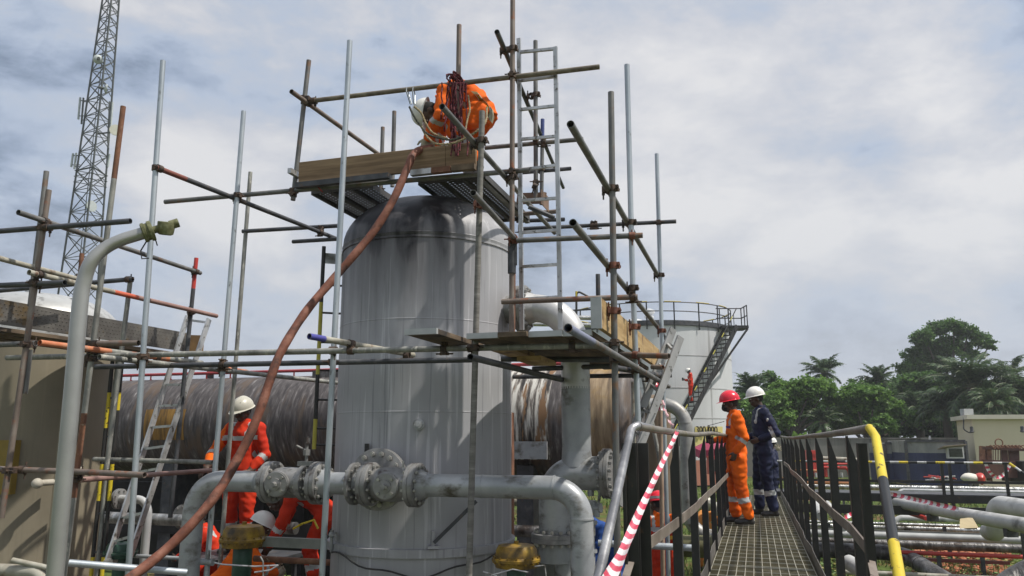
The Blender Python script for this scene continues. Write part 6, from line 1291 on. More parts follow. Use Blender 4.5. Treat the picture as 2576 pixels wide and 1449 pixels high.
tree('bright green bushy tree directly behind the man in navy', [(1985, 985, 40), (2040, 975, 36), (1950, 1010, 34), (2015, 1020, 42), (2080, 975, 26), (2100, 1010, 30), (1960, 1050, 36), (1900, 1030, 30)], 56, 15000, .30, 21, (1, 2, 2), 1990)
tree('bright green leafy tree above the middle of the grey wall', [(2150, 1000, 38), (2200, 1000, 36), (2160, 1045, 40), (2240, 1030, 34), (2120, 1060, 36), (2290, 1050, 28), (2215, 1070, 34)], 55, 14000, .30, 33, (1, 1, 2), 2180)
tree('dark green tree standing left of the large palm', [(2290, 970, 34), (2330, 960, 34), (2310, 1010, 40), (2350, 1010, 36), (2270, 1010, 30), (2380, 1050, 40)], 60, 11000, .34, 45, (0, 0, 1), 2320)
tree('dark shrubby tree at the foot of the palms behind the containers', [(2290, 1075, 30), (2350, 1080, 32), (2400, 1085, 30), (2230, 1085, 26)], 58, 6000, .34, 52, (0, 0, 1), 2340)
tree('low dark bush behind the left end of the grey wall', [(1880, 1060, 34), (1860, 1010, 26), (1930, 1085, 26), (1990, 1085, 28), (2060, 1085, 28)], 58, 7000, .32, 61, (0, 1, 1), 1900)
tree('dark leafy tree filling the skyline behind the man in navy', [(1900, 1000, 40), (1940, 960, 28), (1975, 1030, 46), (2040, 1040, 46), (2100, 1050, 46), (1900, 1060, 46)], 63, 12000, .36, 81, (0, 0, 1), 1960)
tree('dark leafy tree filling the skyline left of the tallest tree', [(2160, 985, 40), (2210, 990, 44), (2270, 985, 44), (2330, 1000, 48), (2180, 1060, 46), (2250, 1060, 46), (2340, 1065, 46)], 66, 14000, .38, 83, (0, 0, 1), 2240)
tree('dark leafy tree filling the skyline under the largest palm', [(2390, 990, 46), (2440, 1000, 50), (2500, 1000, 50), (2560, 1010, 50), (2400, 1060, 46)], 68, 12000, .40, 85, (0, 0, 1), 2450)
tree('dark leafy mass at the right edge beyond the cream building', [(2540, 1010, 40), (2576, 990, 40), (2480, 1030, 30), (2600, 1040, 40)], 62, 8000, .36, 73, (0, 0, 1), 2560)
def palm_crown(nf, Lf, seed, leaflet=.9, droop=1.0):
    rnd = random.Random(seed); bm = B(); stem = B()
    for k in range(nf):
        az = k * 2.39996 + rnd.uniform(-.2, .2); el = R(rnd.uniform(20, 82) if k < nf * .75 else rnd.uniform(-25, 20)); L_ = Lf * rnd.uniform(.8, 1.1); n = 16; pts = []; p = Vector((0, 0, 0)); e = el
        for i in range(n + 1):
            pts.append(p.copy()); p = p + Vector((math.cos(az) * math.cos(e), math.sin(az) * math.cos(e), math.sin(e))) * (L_ / n); e -= R(rnd.uniform(3.5, 6.5)) * droop * (.4 + 1.3 * i / n)
        sweep(stem, pts, [.045 * (1 - .8 * i / n) for i in range(n + 1)], 4)
        sub = 3
        for i in range(2, n):
            for q in range(sub):
                t = q / sub; a = pts[i].lerp(pts[i + 1], t); d = (pts[i + 1] - pts[i]).normalized(); sd = d.cross(Z).normalized(); u = (i + t) / n; ll = leaflet * math.sin(min(1, u * 1.15) * math.pi) ** .5 * rnd.uniform(.8, 1.1)
                for s_ in (-1, 1):
                    dr = (sd * s_ * .8 + d * .55 + Z * rnd.uniform(-.55, .15)).normalized(); w = d * .035; m_ = a + dr * ll * .55 ; e2 = a + dr * ll - Z * ll * .22
                    f = bm.faces.new((bm.verts.new(a - w), bm.verts.new(a + w), bm.verts.new(m_ + w * 1.1), bm.verts.new(m_ - w * .6))); f.material_index = (k + i) % 2
                    f = bm.faces.new((bm.verts.new(m_ - w * .6), bm.verts.new(m_ + w * 1.1), bm.verts.new(e2))); f.material_index = (k + i) % 2
    return bm, stem
PMS = [M('palm_deep', [(.3, (.045, .075, .045)), (.7, (.075, .115, .065))], 2, rough=.4), M('palm_mid', [(.3, (.075, .13, .055)), (.7, (.12, .19, .08))], 2, rough=.38)]
for m_ in PMS: translucent(m_, .3)
def palm(label, px, py, D, Lpx, nf, seed, droop=1.0, group='oil palms beyond the boundary wall'):
    c = P(px, py, D); L_ = Lpx / F0 * D; T = Thing('oil_palm', Vector((c.x, c.y, ZG)), label, 'palm tree', group); bm, st = palm_crown(nf, L_, seed, L_ * .21, droop); bm.transform(Matrix.Translation(c)); st.transform(Matrix.Translation(c)); cr = T.part('crown', bm, PMS, smooth=False, fix=False); T.part('frond_ribs', st, M('frond_rib', [(.3, (.10, .12, .06)), (.7, (.17, .19, .10))], 2), parent=cr)
    bm = B(); b_ = Vector((c.x, c.y, ZG)); sweep(bm, [b_, b_.lerp(c, .5), c], [.35, .28, .32], 12); T.part('trunk', bm, BARK)
palm('oil palm between the white tank and the white hard hats', 1888, 985, 60, 66, 30, 1); palm('oil palm rising above the bright green tree', 2072, 940, 66, 72, 26, 2); palm('oil palm with feathery top left of the tallest tree', 2208, 960, 66, 64, 28, 3)
palm('largest dark oil palm under the tallest tree', 2445, 975, 52, 130, 46, 4); palm('oil palm arching into the right edge of the picture', 2575, 990, 50, 110, 40, 5); palm('oil palm drooping behind the cream building', 2380, 1030, 54, 100, 40, 6, 1.4)
palm('small oil palm low in front of the bright bushes', 2070, 1062, 54, 60, 26, 7, 1.2); palm('dark oil palm drooping over the right part of the wall', 2310, 1030, 57, 80, 34, 8, 1.3); palm('oil palm peeping out behind the tallest tree', 2545, 940, 64, 70, 26, 9)
palm('oil palm behind the cream building roof', 2500, 1020, 47, 80, 36, 12, 1.3); palm('young oil palm at the left end of the wall', 1925, 1075, 54, 46, 24, 14, 1.2)
def banana():
    T = Thing('banana_plant', P(2020, 1110, 54), 'light green broad banana leaves poking over the grey wall', 'plant'); m = LEAFM[2]
    for (x0, y0, x1, y1) in ((2004, 1110, 1993, 1084), (2022, 1108, 2024, 1086), (2050, 1108, 2062, 1082), (2035, 1110, 2040, 1092), (2012, 1110, 2010, 1090)):
        a, b_ = P(x0, y0, 51.5), P(x1, y1, 51.5); d = b_ - a; s_ = Vector((-d.z, 0, d.x)).normalized() * .22; bm = B(); rows = []
        for i in range(7): t = i / 6; w = math.sin(math.pi * min(.98, t * .9 + .08)) ; p = a + d * t + Vector((0, -.25 * t * t, 0)); rows.append((bm.verts.new(p - s_ * w), bm.verts.new(p + Vector((0, .06, 0))), bm.verts.new(p + s_ * w)))
        for p_, q_ in zip(rows, rows[1:]):
            for k in (0, 1): bm.faces.new((p_[k], p_[k + 1], q_[k + 1], q_[k]))
        T.part('leaf', bm, m)
banana()
# ---------------------------------------------------------------- people
def remesh(bm, vox, sm=2, folds=0.0, seed=0, fscale=1.0):
    me = bpy.data.meshes.new('tmp'); bm.to_mesh(me); bm.free(); o = bpy.data.objects.new('tmp', me); COL.objects.link(o)
    r = o.modifiers.new('r', 'REMESH'); r.mode = 'VOXEL'; r.voxel_size = vox; r.use_smooth_shade = True
    s = o.modifiers.new('s', 'SMOOTH'); s.iterations = sm; s.factor = .5
    dg = bpy.context.evaluated_depsgraph_get(); dg.update(); m2 = bpy.data.meshes.new_from_object(o.evaluated_get(dg)); bpy.data.objects.remove(o); bpy.data.meshes.remove(me)
    out = bmesh.new(); out.from_mesh(m2); bpy.data.meshes.remove(m2)
    if folds:
        out.normal_update(); off = Vector((seed * 3.1, seed * 1.7, 0))
        for v in out.verts:
            p = v.co * fscale + off
            a = noise.noise(Vector((p.x * 8, p.y * 8, p.z * 14))); b_ = noise.noise(Vector((p.x * 5 + p.z * 16, p.y * 6, p.z * 9 - p.x * 12))); c = 1 - abs(noise.noise(Vector((p.x * 10 - p.z * 9, p.y * 10, p.z * 7)))) * 2
            v.co += v.normal * folds * (a * .55 + b_ * .8 + (c - .5) * .7)
    return out
def taper(bm, pts, rs, n=14):
    sweep(bm, pts, rs, n)
    ell(bm, Matrix.Translation(pts[0]), rs[0], rs[0], rs[0], 12, 8); ell(bm, Matrix.Translation(pts[-1]), rs[-1], rs[-1], rs[-1], 12, 8)
    for p, r in zip(pts[1:-1], rs[1:-1]): ell(bm, Matrix.Translation(p), r * 1.02, r * 1.02, r * 1.02, 12, 8)
def loft(bm, st, n=24):        # (centre, lateral, forward, rx, ry)
    rg = []
    for c, x, y, rx, ry in st: rg.append([bm.verts.new(c + x * math.cos(2 * math.pi * i / n) * rx + y * math.sin(2 * math.pi * i / n) * ry) for i in range(n)])
    for a, b_ in zip(rg, rg[1:]):
        for i in range(n): bm.faces.new((a[i], a[(i + 1) % n], b_[(i + 1) % n], b_[i]))
    bm.faces.new(rg[0][::-1]); bm.faces.new(rg[-1])
def hand(bm, w, d, pn, s=1.0, curl=.5, left=True):     # w wrist, d finger direction, pn palm normal
    d = d.normalized(); sd = d.cross(pn).normalized() * (1 if left else -1); pn = (sd.cross(d) * (1 if left else -1)).normalized()
    pc = w + d * .045 * s; A = Matrix.Identity(4)
    for i in range(3): A[i][0], A[i][1], A[i][2], A[i][3] = sd[i], d[i], pn[i], pc[i]
    ell(bm, A, .041 * s, .052 * s, .017 * s, 14, 10)
    for k, (off, L_) in enumerate(((-.030, .070), (-.010, .080), (.010, .075), (.029, .058))):
        p = w + d * .082 * s + sd * off * s; dd = d.copy(); pts = [w + d * .05 * s + sd * off * .8 * s, p]; L_ *= s
        for f, q in ((.42, .8), (.33, 1.0), (.25, .9)): a = curl * q; dd = (dd * math.cos(a) + pn * math.sin(a)).normalized(); p = p + dd * L_ * f; pts.append(p)
        sweep(bm, pts, [.0095 * s, .0095 * s, .0088 * s, .008 * s, .0065 * s], 8)
    t0 = w + d * .02 * s - sd * .028 * s; t1 = t0 + (d * .6 - sd * .65 + pn * .35).normalized() * .042 * s; t2 = t1 + (d * .85 - sd * .25 + pn * .45).normalized() * .032 * s; sweep(bm, [t0, t1, t2], [.013 * s, .0105 * s, .0085 * s], 8)
def helmet_bm(H, s=1.0):
    bm = B(); nt = 40; npn = 10; rows = []
    for j in range(npn + 1):
        ph = j / npn * math.pi / 2; row = []
        for i in range(nt):
            th = 2 * math.pi * i / nt; r = math.cos(ph); x = math.cos(th) * r * .118; y = math.sin(th) * r * .142 + .0; z = math.sin(ph) ** .95 * .135 + .035; ridge = .007 * math.exp(-(x / .018) ** 2) * math.sin(ph) ** .5
            row.append(bm.verts.new(H @ (Vector((x, y, z + ridge)) * s)))
        rows.append(row)
    br = []
    for i in range(nt):
        th = 2 * math.pi * i / nt; f = max(0, math.sin(th)) ** 3; k = 1.07; y = math.sin(th) * (.142 * k) + f * .048; br.append(bm.verts.new(H @ (Vector((math.cos(th) * .118 * (k + .04), y, .030 - f * .010)) * s)))
    rows = [br] + rows
    for a, b_ in zip(rows, rows[1:]):
        for i in range(nt): bm.faces.new((a[i], a[(i + 1) % nt], b_[(i + 1) % nt], b_[i]))
    # underside
    inn = [bm.verts.new(H @ (Vector((math.cos(2 * math.pi * i / nt) * .108, math.sin(2 * math.pi * i / nt) * .13, .045)) * s)) for i in range(nt)]
    for i in range(nt): bm.faces.new((br[i], inn[i], inn[(i + 1) % nt], br[(i + 1) % nt]))
    bm.faces.new(inn); bmesh.ops.remove_doubles(bm, verts=bm.verts, dist=.0008); return bm
SKIN = M('dark_skin', [(.3, (.045, .025, .017)), (.7, (.085, .048, .033))], 8, rough=.45); ORG = M('orange_coverall', [(.3, (.62, .085, .008)), (.6, (.85, .15, .010)), (.8, (.9, .19, .02))], 3, rough=.75, bump=.15, spec=.15, cols2=(.42, .05, .01), scale2=6, thr=(.6, .8)); RORG = M('red_orange_coverall', [(.3, (.42, .022, .010)), (.7, (.62, .045, .012))], 3, rough=.75, bump=.15, spec=.15)
NAVY = M('navy_coverall', [(.3, (.008, .010, .030)), (.7, (.018, .024, .065))], 3, rough=.6, bump=.15, spec=.25); BLUE = M('royal_blue_coverall', [(.3, (.015, .05, .20)), (.7, (.03, .09, .32))], 3, rough=.7, bump=.15, spec=.2)
REFL = M('reflective_band', [(.3, (.34, .35, .35)), (.7, (.50, .51, .50))], 8, rough=.4, spec=.6); HAIR = M('black_hair', [(.3, (.008, .008, .008)), (.7, (.02, .018, .016))], 20, rough=.9); BOOT = M('black_boot', [(.3, (.012, .011, .010)), (.7, (.035, .032, .028))], 9, rough=.4)
WHH = M('white_helmet', [(.3, (.66, .65, .60)), (.7, (.80, .79, .75))], 5, rough=.28); RDH = M('red_helmet', [(.3, (.60, .012, .03)), (.7, (.78, .025, .05))], 5, rough=.25); DWH = M('scuffed_cream_helmet', [(.3, (.42, .40, .33)), (.7, (.58, .56, .48))], 5, rough=.35, cols2=(.10, .09, .07), scale2=30, thr=(.66, .7)); GLV = M('cream_work_glove', [(.3, (.26, .23, .16)), (.7, (.46, .42, .32))], 9, rough=.9, bump=.3)
EYE = M('eye_white', [(.3, (.6, .58, .55)), (.7, (.7, .68, .65))], 3, rough=.2)
STAND = dict(hip=(0, 0, .94), waist=(0, .0, 1.10), chest=(0, .01, 1.30), neck=(0, -.01, 1.47), head=(0, .03, 1.61), hd=(0, 1, -.05),
             sL=(-.185, 0, 1.41), eL=(-.235, -.03, 1.13), wL=(-.235, .06, .89), sR=(.185, 0, 1.41), eR=(.235, -.03, 1.13), wR=(.235, .06, .89),
             hL=(-.095, 0, .90), kL=(-.11, .03, .50), aL=(-.12, -.02, .09), hR=(.095, 0, .90), kR=(.11, .03, .50), aR=(.12, -.02, .09), fL=(-.03, 1, 0), fR=(.03, 1, 0))
def person(label, loc, rot, pose, suit, hat, scale=1.0, bands=True, gloves=None, curl=(.5, .5), mask=False, vox=.0125, hat_s=1.0, upper=None, group=None, seed=1, boots=True, palm=None, roll=0, lat=None, folds=.013):
    q = dict(STAND); q.update(pose); W = Matrix.Translation(loc) @ Matrix.Rotation(rot, 4, 'Z') @ Matrix.Scale(scale, 4)
    p = {k: (Vector(v)) for k, v in q.items()}; R3 = W.to_3x3()
    g = lambda k: p[k]
    T = Thing('person', Vector(loc), label, 'person', group)
    # directions
    lateral = (g('sR') - g('sL')).normalized(); hl = (g('hR') - g('hL')).normalized()
    hd = g('hd').normalized(); up = (g('head') - g('neck')).normalized(); hx = hd.cross(up).normalized(); hz = hx.cross(hd).normalized()
    H = Matrix.Identity(4)
    for i in range(3): H[i][0], H[i][1], H[i][2], H[i][3] = hx[i], hd[i], hz[i], g('head')[i]
    # bare body
    bm = B()
    ell(bm, H @ Matrix.Translation((0, -.005, .02)), .076, .097, .102, 20, 14); ell(bm, H @ Matrix.Translation((0, .030, -.055)), .054, .060, .062, 16, 10)
    ell(bm, H @ Matrix.Translation((0, .094, -.018)), .017, .020, .027, 10, 8); ell(bm, H @ Matrix.Translation((0, .082, -.066)), .026, .015, .013, 10, 8); ell(bm, H @ Matrix.Translation((0, .078, .022)), .055, .02, .014, 10, 8)
    for s_ in (-1, 1): ell(bm, H @ Matrix.Translation((s_ * .077, -.008, -.012)), .011, .024, .033, 10, 8); ell(bm, H @ Matrix.Translation((s_ * .040, .060, -.035)), .025, .03, .025, 10, 8)
    taper(bm, [g('head') - hz * .06 - hd * .02, g('neck')], [.055, .06]); taper(bm, [g('neck'), g('chest'), g('waist'), g('hip')], [.07, .09, .085, .09])
    for s_ in 'LR':
        taper(bm, [g('neck').lerp(g('s' + s_), .3), g('s' + s_), g('e' + s_), g('w' + s_)], [.05, .046, .036, .026]); taper(bm, [g('hip'), g('h' + s_), g('k' + s_), g('a' + s_)], [.07, .07, .05, .035])
    gbs = []
    for s_, cu in zip('LR', curl):
        d = (g('w' + s_) - g('e' + s_)).normalized(); d = p.get('d' + s_, d); pn = p.get('p' + s_, Vector((1 if s_ == 'L' else -1, .2, 0)))
        gb = B() if gloves else None
        hand(gb if gloves else bm, g('w' + s_), d, pn, 1.12 if gloves else 1.0, cu, s_ == 'L')
        if gloves: taper(gb, [g('w' + s_) - d * .05, g('w' + s_) + d * .02], [.043, .036]); gbs.append(gb)
    b2 = remesh(bm, .0072, 1); b2.transform(W); T.part('body', b2, SKIN, fix=False)
    for gb in gbs: b2 = remesh(gb, .007, 1); b2.transform(W); T.part('glove', b2, gloves, fix=False)
    for s_ in (-1, 1):
        bm = B(); ell(bm, H @ Matrix.Translation((s_ * .031, .083, .004)), .012, .010, .008, 10, 8); bm.transform(W); e = T.part('eye', bm, EYE); bm = B(); ell(bm, H @ Matrix.Translation((s_ * .031, .0915, .004)), .005, .003, .005, 8, 6); bm.transform(W); T.part('pupil', bm, HAIR, parent=e)
    bm = B(); ell(bm, H @ Matrix.Translation((0, -.020, .022)), .081, .092, .098, 20, 14); b2 = bm
    for f in [f for f in b2.faces if (H.inverted() @ f.calc_center_median()).z < -.035 or (H.inverted() @ f.calc_center_median()).y > .052]: b2.faces.remove(f)
    b2.transform(W); T.part('hair', b2, HAIR, fix=False)
    if mask: bm = B(); ell(bm, H @ Matrix.Translation((0, .068, -.050)), .058, .054, .052, 18, 12); bm.transform(W); T.part('face_mask', bm, HAIR)
    if hat:
        bm = helmet_bm(H @ Matrix.Translation((0, -.005, .012)) @ Matrix.Rotation(R(-4), 4, 'X'), hat_s); bm.transform(W); h = T.part('helmet', bm, hat)
        if lat: 
            bm = B()
            HH = H @ Matrix.Translation((0, -.005, .012)); pts = [HH @ Vector((math.cos(2 * math.pi * i / 32) * .1165, math.sin(2 * math.pi * i / 32) * .139, .075)) for i in range(32)]
            rws = [[bm.verts.new(H.to_3x3() @ Vector((0, 0, dz)) + q_ * 1.0) for q_ in pts] for dz in (-.016, .016)]
            for i in range(32): bm.faces.new((rws[0][i], rws[0][(i + 1) % 32], rws[1][(i + 1) % 32], rws[1][i]))
            bm.transform(W); T.part('helmet_stripe', bm, REFL, parent=h)
    # coverall
    bm = B(); cf = lambda a, b_, up_: None
    def st(c, t, rx, ry, up_):
        x = hl.lerp(lateral, t).normalized(); z_ = up_.normalized(); y = z_.cross(x).normalized(); x = y.cross(z_).normalized(); return (c, x, y, rx, ry)
    hp, wa, ch, ne = g('hip'), g('waist'), g('chest'), g('neck'); u0, u1, u2 = wa - hp, ch - wa, ne - ch
    loft(bm, [st(hp - u0.normalized() * .10, 0, .145, .115, u0), st(hp, 0, .180, .135, u0), st(wa, .3, .165, .125, u0 + u1), st(wa.lerp(ch, .6), .7, .178, .132, u1), st(ch, 1, .19, .132, u1 + u2), st(ch.lerp(ne, .45), 1, .185, .118, u2), st(ch.lerp(ne, .8), 1, .125, .088, u2), st(ne + u2.normalized() * .03, 1, .072, .072, u2)])
    sweep(bm, [ne - u2.normalized() * .02, ne + u2.normalized() * .055 - hd * .01], [.078, .076], 18)
    for s_ in 'LR':
        sh, el, wr = g('s' + s_), g('e' + s_), g('w' + s_); d = (wr - el).normalized(); taper(bm, [ch.lerp(ne, .5).lerp(sh, .6), sh, sh.lerp(el, .5), el, el.lerp(wr, .5), wr - d * .03], [.085, .080, .070, .066, .060, .052])
        h_, k_, a_ = g('h' + s_), g('k' + s_), g('a' + s_); taper(bm, [hp.lerp(h_, .7), h_.lerp(k_, .12), h_.lerp(k_, .5), k_, k_.lerp(a_, .5), a_ + (k_ - a_).normalized() * .05], [.115, .118, .102, .086, .080, .076])
    c2 = remesh(bm, vox, 3, folds, seed)
    if bands or upper:
        bs = []
        for s_ in 'LR':
            bs.append((g('e' + s_), g('w' + s_), .12, .32, .12)); bs.append((g('k' + s_), g('a' + s_), .36, .52, .14))
        for f in c2.faces:
            c = f.calc_center_median()
            if upper and upper(c): f.material_index = 2
            for (a, b_, t0, t1, rr) in bs:
                v = b_ - a; t = (c - a).dot(v) / v.length_squared
                if t0 < t < t1 and (c - a - v * t).length < rr: f.material_index = 1
            q_ = (c - ne).dot(lateral)
            if .088 < abs(q_) < .128 and (c - ch).dot(u2.normalized()) > -.02 and abs((c - ne).dot(u2.normalized())) < .22 and (c - ne).dot(hl.cross(u2).normalized()) * 0 == 0: f.material_index = 1
            if bands == 'chest':
                v = ne - wa; t = (c - wa).dot(v) / v.length_squared
                if .50 < t < .64 and (c - wa - v * t).length < .26 and abs((c - wa - v * t).dot(lateral)) < .215: f.material_index = 1
    c2.transform(W); T.part('coverall', c2, [suit, REFL, ORG], fix=False)
    if boots:
        for s_ in 'LR':
            a_ = g('a' + s_); f = g('f' + s_).normalized(); bm = B(); x = f.cross(Z).normalized(); A = Matrix.Identity(4)
            for i in range(3): A[i][0], A[i][1], A[i][2], A[i][3] = x[i], f[i], Z[i], a_[i]
            taper(bm, [a_ + (g('k' + s_) - a_).normalized() * .09, a_ + f * .0], [.056, .055]); ell(bm, A @ Matrix.Translation((0, .07, -.045)), .047, .13, .045, 16, 10); ell(bm, A @ Matrix.Translation((0, .13, -.05)), .05, .07, .042, 14, 10); ell(bm, A @ Matrix.Translation((0, -.02, -.05)), .043, .055, .045, 14, 8)
            for v in bm.verts:
                zf = (A.inverted() @ v.co).z
                if zf < -.082: v.co += Z * (-.082 - zf)
            b2 = remesh(bm, .01, 2); bo = b2; bo.transform(W); T.part('boot', bo, BOOT, fix=False)
    return T, W, H
LEFT = R(90)     # facing the left of the picture
def seeat(x, y, D): q = P(x, y, D); return q
# man in orange with the red helmet
q = P(1862, 1310, 10.15); q.z = ZW + .012
pT, pW, pH = person('man in orange coverall, red hard hat and black mask standing on the walkway', q, R(84), dict(head=(0, .055, 1.60), hd=(0.06, 1, -.10), neck=(0, .0, 1.46), chest=(0, -.01, 1.29), hip=(0, .0, .93), eL=(-.245, -.07, 1.14), wL=(-.235, .06, .95), dL=Vector((0, .3, -1)), eR=(.24, .04, 1.15), wR=(.20, .25, 1.10), kL=(-.10, -.01, .50), aL=(-.11, -.10, .085), kR=(.10, .05, .50), aR=(.12, .03, .085)), ORG, RDH, .935, True, None, (.8, 1.1), True, vox=.0115, seed=2)
# radio he holds, and chest badge
def radio():
    T = Thing('two_way_radio', P(1838, 1090, 10.1), 'black two way radio held up by the man in orange', 'radio'); w = pW @ Vector((.20, .34, 1.12)); bm = B(); box(bm, w, Vector((.022, .01, 0)), Vector((-.01, .02, 0)), Z * .055); T.part('radio_body', bm, black()); bm = B(); cyl(bm, w + Z * .05, Vector((.1, 0, 1)), .007, .13, 8); T.part('aerial', bm, black()); bm = B(); sweep(bm, [w + Z * .05, w + Vector((-.02, -.05, .17)), pW @ Vector((0.02, .14, 1.36))], .004, 6); T.part('cord', bm, black())
    bm = B(); b_ = pW @ Vector((-.145, .115, 1.28)); box(bm, b_, Vector((.035, .012, 0)), Vector((0, .004, 0)), Z * .014); o = bpy.data.objects.new('name_badge', mesh_of('name_badge', bm, M('badge_blue', [(.3, (.03, .04, .25)), (.7, (.25, .05, .12))], 30), L=pT.L)); COL.objects.link(o); o.parent = pT.o
radio()
q = P(1928, 1284, 11.15); q.z = ZW + .012
p5, W5, H5 = person('man in navy coverall and white hard hat standing on the walkway', q, R(88), dict(head=(0, .06, 1.70), hd=(.05, 1, -.12), neck=(0, .0, 1.55), chest=(0, .0, 1.37), waist=(0, 0, 1.15), hip=(0, 0, .99), sL=(-.19, 0, 1.49), sR=(.19, 0, 1.49), eL=(-.26, -.14, 1.20), wL=(-.20, .10, 1.10), eR=(.26, -.05, 1.20), wR=(.12, .20, 1.12), hL=(-.1, 0, .95), hR=(.1, 0, .95), kL=(-.11, .0, .53), kR=(.11, .06, .53), aL=(-.12, -.08, .085), aR=(.12, .06, .085)), NAVY, WHH, .945, True, None, (.7, .7), vox=.0115, seed=5)
def badge5():
    for (v, r) in ((Vector((-.15, .125, 1.36)), .022), (Vector((-.275, -.02, 1.38)), .02)):
        bm = B(); ell(bm, Matrix.Translation(W5 @ v), r * 1.0, r * .5, r * 1.4, 12, 8); p5.part('badge', bm, Wp)
    bm = B(); q = [Vector((-.215, -.10, 1.50)), Vector((-.13, -.115, 1.56)), Vector((-.11, .02, 1.60)), Vector((-.14, .10, 1.55))]
    sweep(bm, [W5 @ v for v in q], .0, 6) if False else None; bm.free()
badge5()
# far man behind
q = P(1950, 1236, 18.0); q.z = .56
bm = B(); box(bm, Vector((q.x, q.y, .13)), U * .6, V * .6, Z * .42); one('concrete_plinth', bm, MATS['stained_concrete'], 'grey concrete plinth under the distant man beyond the walkway', 'plinth', smooth=False)
person('distant man in dark coverall and white hard hat behind the man in navy', q, R(60), dict(eL=(-.25, -.1, 1.15), wL=(-.2, .14, 1.2)), NAVY, WHH, .96, False, vox=.02, seed=7)
def gloves_far():
    bm = B(); c = P(1957, 1128, 15.9); 
    for k in range(6): a = R(-40 + k * 34); sweep(bm, [c, c + Vector((math.cos(a) * .10, -.02, math.sin(a) * .09))], [.02, .012], 6)
    ell(bm, Matrix.Translation(c), .05, .03, .05, 10, 8); one('work_gloves', bm, GLV, 'bundle of cream work gloves hanging at the distant man hip', 'gloves')
gloves_far()
# worker behind the pipe
q = P(598, 1362, 9.9); q.z = P(612, 1372, 9.9).z
q.z -= .10; ZP2 = q.z
person('worker in orange coverall and cream hard hat leaning on the pipe behind the hose', q, R(165), dict(head=(.0, .06, 1.60), hd=(.18, 1, -.30), neck=(0, .02, 1.46), eR=(.31, .12, 1.15), wR=(.24, .32, .98), eL=(-.27, -.02, 1.12), wL=(-.20, .14, .93), dR=Vector((.2, .6, -.6)), pR=Vector((0, 0, -1)), kR=(.11, .03, .5)), RORG, DWH, 1.07, 'chest', M('dark_dirty_glove', [(.3, (.05, .03, .02)), (.7, (.12, .07, .05))], 9), (.6, .5), upper=lambda c: c.x > .20 and c.z > .9, vox=.0125, seed=9, folds=.011)
def p2_stand():
    c = P(612, 1385, 9.9); bm = B(); box(bm, Vector((c.x, c.y, ZP2 - .03)), U * .6, V * .45, Z * .025); 
    for i in (-1, 1):
        for j in (-1, 1): bar(bm, Vector((c.x, c.y, ZG)) + U * .5 * i + V * .35 * j, Vector((c.x, c.y, ZP2 - .05)) + U * .5 * i + V * .35 * j, .05, .05, V)
    one('step_platform', bm, dsteel(), 'low dark steel stand under the worker leaning on the pipe', 'platform')
p2_stand()
# bent over worker on the top deck: local x to the right of the picture is -forward
q = P(1190, 440, 7.22); q.z = ZT + .05
person('worker in orange coverall and white hard hat bending over on the top deck', q, R(84), dict(hip=(0, -.08, .62), waist=(0, .01, .76), chest=(0, .15, .83), neck=(0, .30, .76), head=(0, .41, .64), hd=(0, .22, -1), sL=(-.18, .24, .76), eL=(-.26, .27, .50), wL=(-.14, .40, .335), sR=(.18, .26, .76), eR=(.24, .37, .50), wR=(.06, .44, .30),
       hL=(-.10, -.08, .60), kL=(-.18, .14, .40), aL=(-.15, -.05, .09), hR=(.10, -.08, .60), kR=(.18, .18, .40), aR=(.16, .02, .09), dL=Vector((.1, .35, -.9)), dR=Vector((.0, .5, -.8))), ORG, WHH, 1.06, True, GLV, (1.0, 1.0), vox=.0125, seed=13, folds=.016)
def vest():
    T = Thing('safety_harness', P(1225, 250, 7.5), 'cream and lime safety harness straps lying over the bent worker back', 'harness'); D = 6.98
    for pts, m_ in (([(1190, 234), (1205, 236), (1216, 252), (1228, 262), (1236, 272), (1238, 290), (1234, 305)], M('cream_strap', [(.3, (.42, .40, .28)), (.7, (.58, .56, .42))], 8)), ([(1205, 243), (1220, 262), (1231, 270), (1230, 285)], M('lime_strap', [(.3, (.45, .60, .05)), (.7, (.6, .75, .12))], 8)), ([(1196, 236), (1214, 262), (1226, 275), (1232, 300)], M('cream_strap', [(.3, (.42, .40, .28))], 8))):
        bm = B(); ps = [P(x, y, D + .05) for x, y in pts]; vs = [(bm.verts.new(p + Vector((-.02, -.02, .012))), bm.verts.new(p + Vector((.02, .03, -.012)))) for p in ps]
        for a, b_ in zip(vs, vs[1:]): bm.faces.new((a[0], a[1], b_[1], b_[0]))
        r = bmesh.ops.solidify(bm, geom=bm.faces[:], thickness=.004); T.part('strap', bm, m_)
vest()
# worker on the tank stair
c, r, pt, z0, z1 = WT
best = min((i / 200 for i in range(200)), key=lambda s_: abs(pxof(pt(s_, r + .55))[0] - 1748)); b_ = pt(best, r + .55); b_.z = z0 + (z1 - z0) * best + .12
pT3, W3, H3 = person('man in orange coverall and white hard hat looking at his phone on the tank stair', b_, R(80), dict(head=(0, .07, 1.58), hd=(0, .8, -.55), eL=(-.25, .02, 1.12), wL=(-.10, .27, 1.16), eR=(.25, .02, 1.12), wR=(.08, .28, 1.16), kL=(-.1, .05, .5)), RORG, WHH, 1.05, True, None, (.9, .9), vox=.022, seed=17, folds=.01)
bm = B(); box(bm, W3 @ Vector((0, .38, 1.20)), Vector((.045, 0, 0)), Vector((0, .012, .0)), Z * .08); one('mobile_phone', bm, black(), 'dark mobile phone in the hands of the man on the tank stair', 'phone')
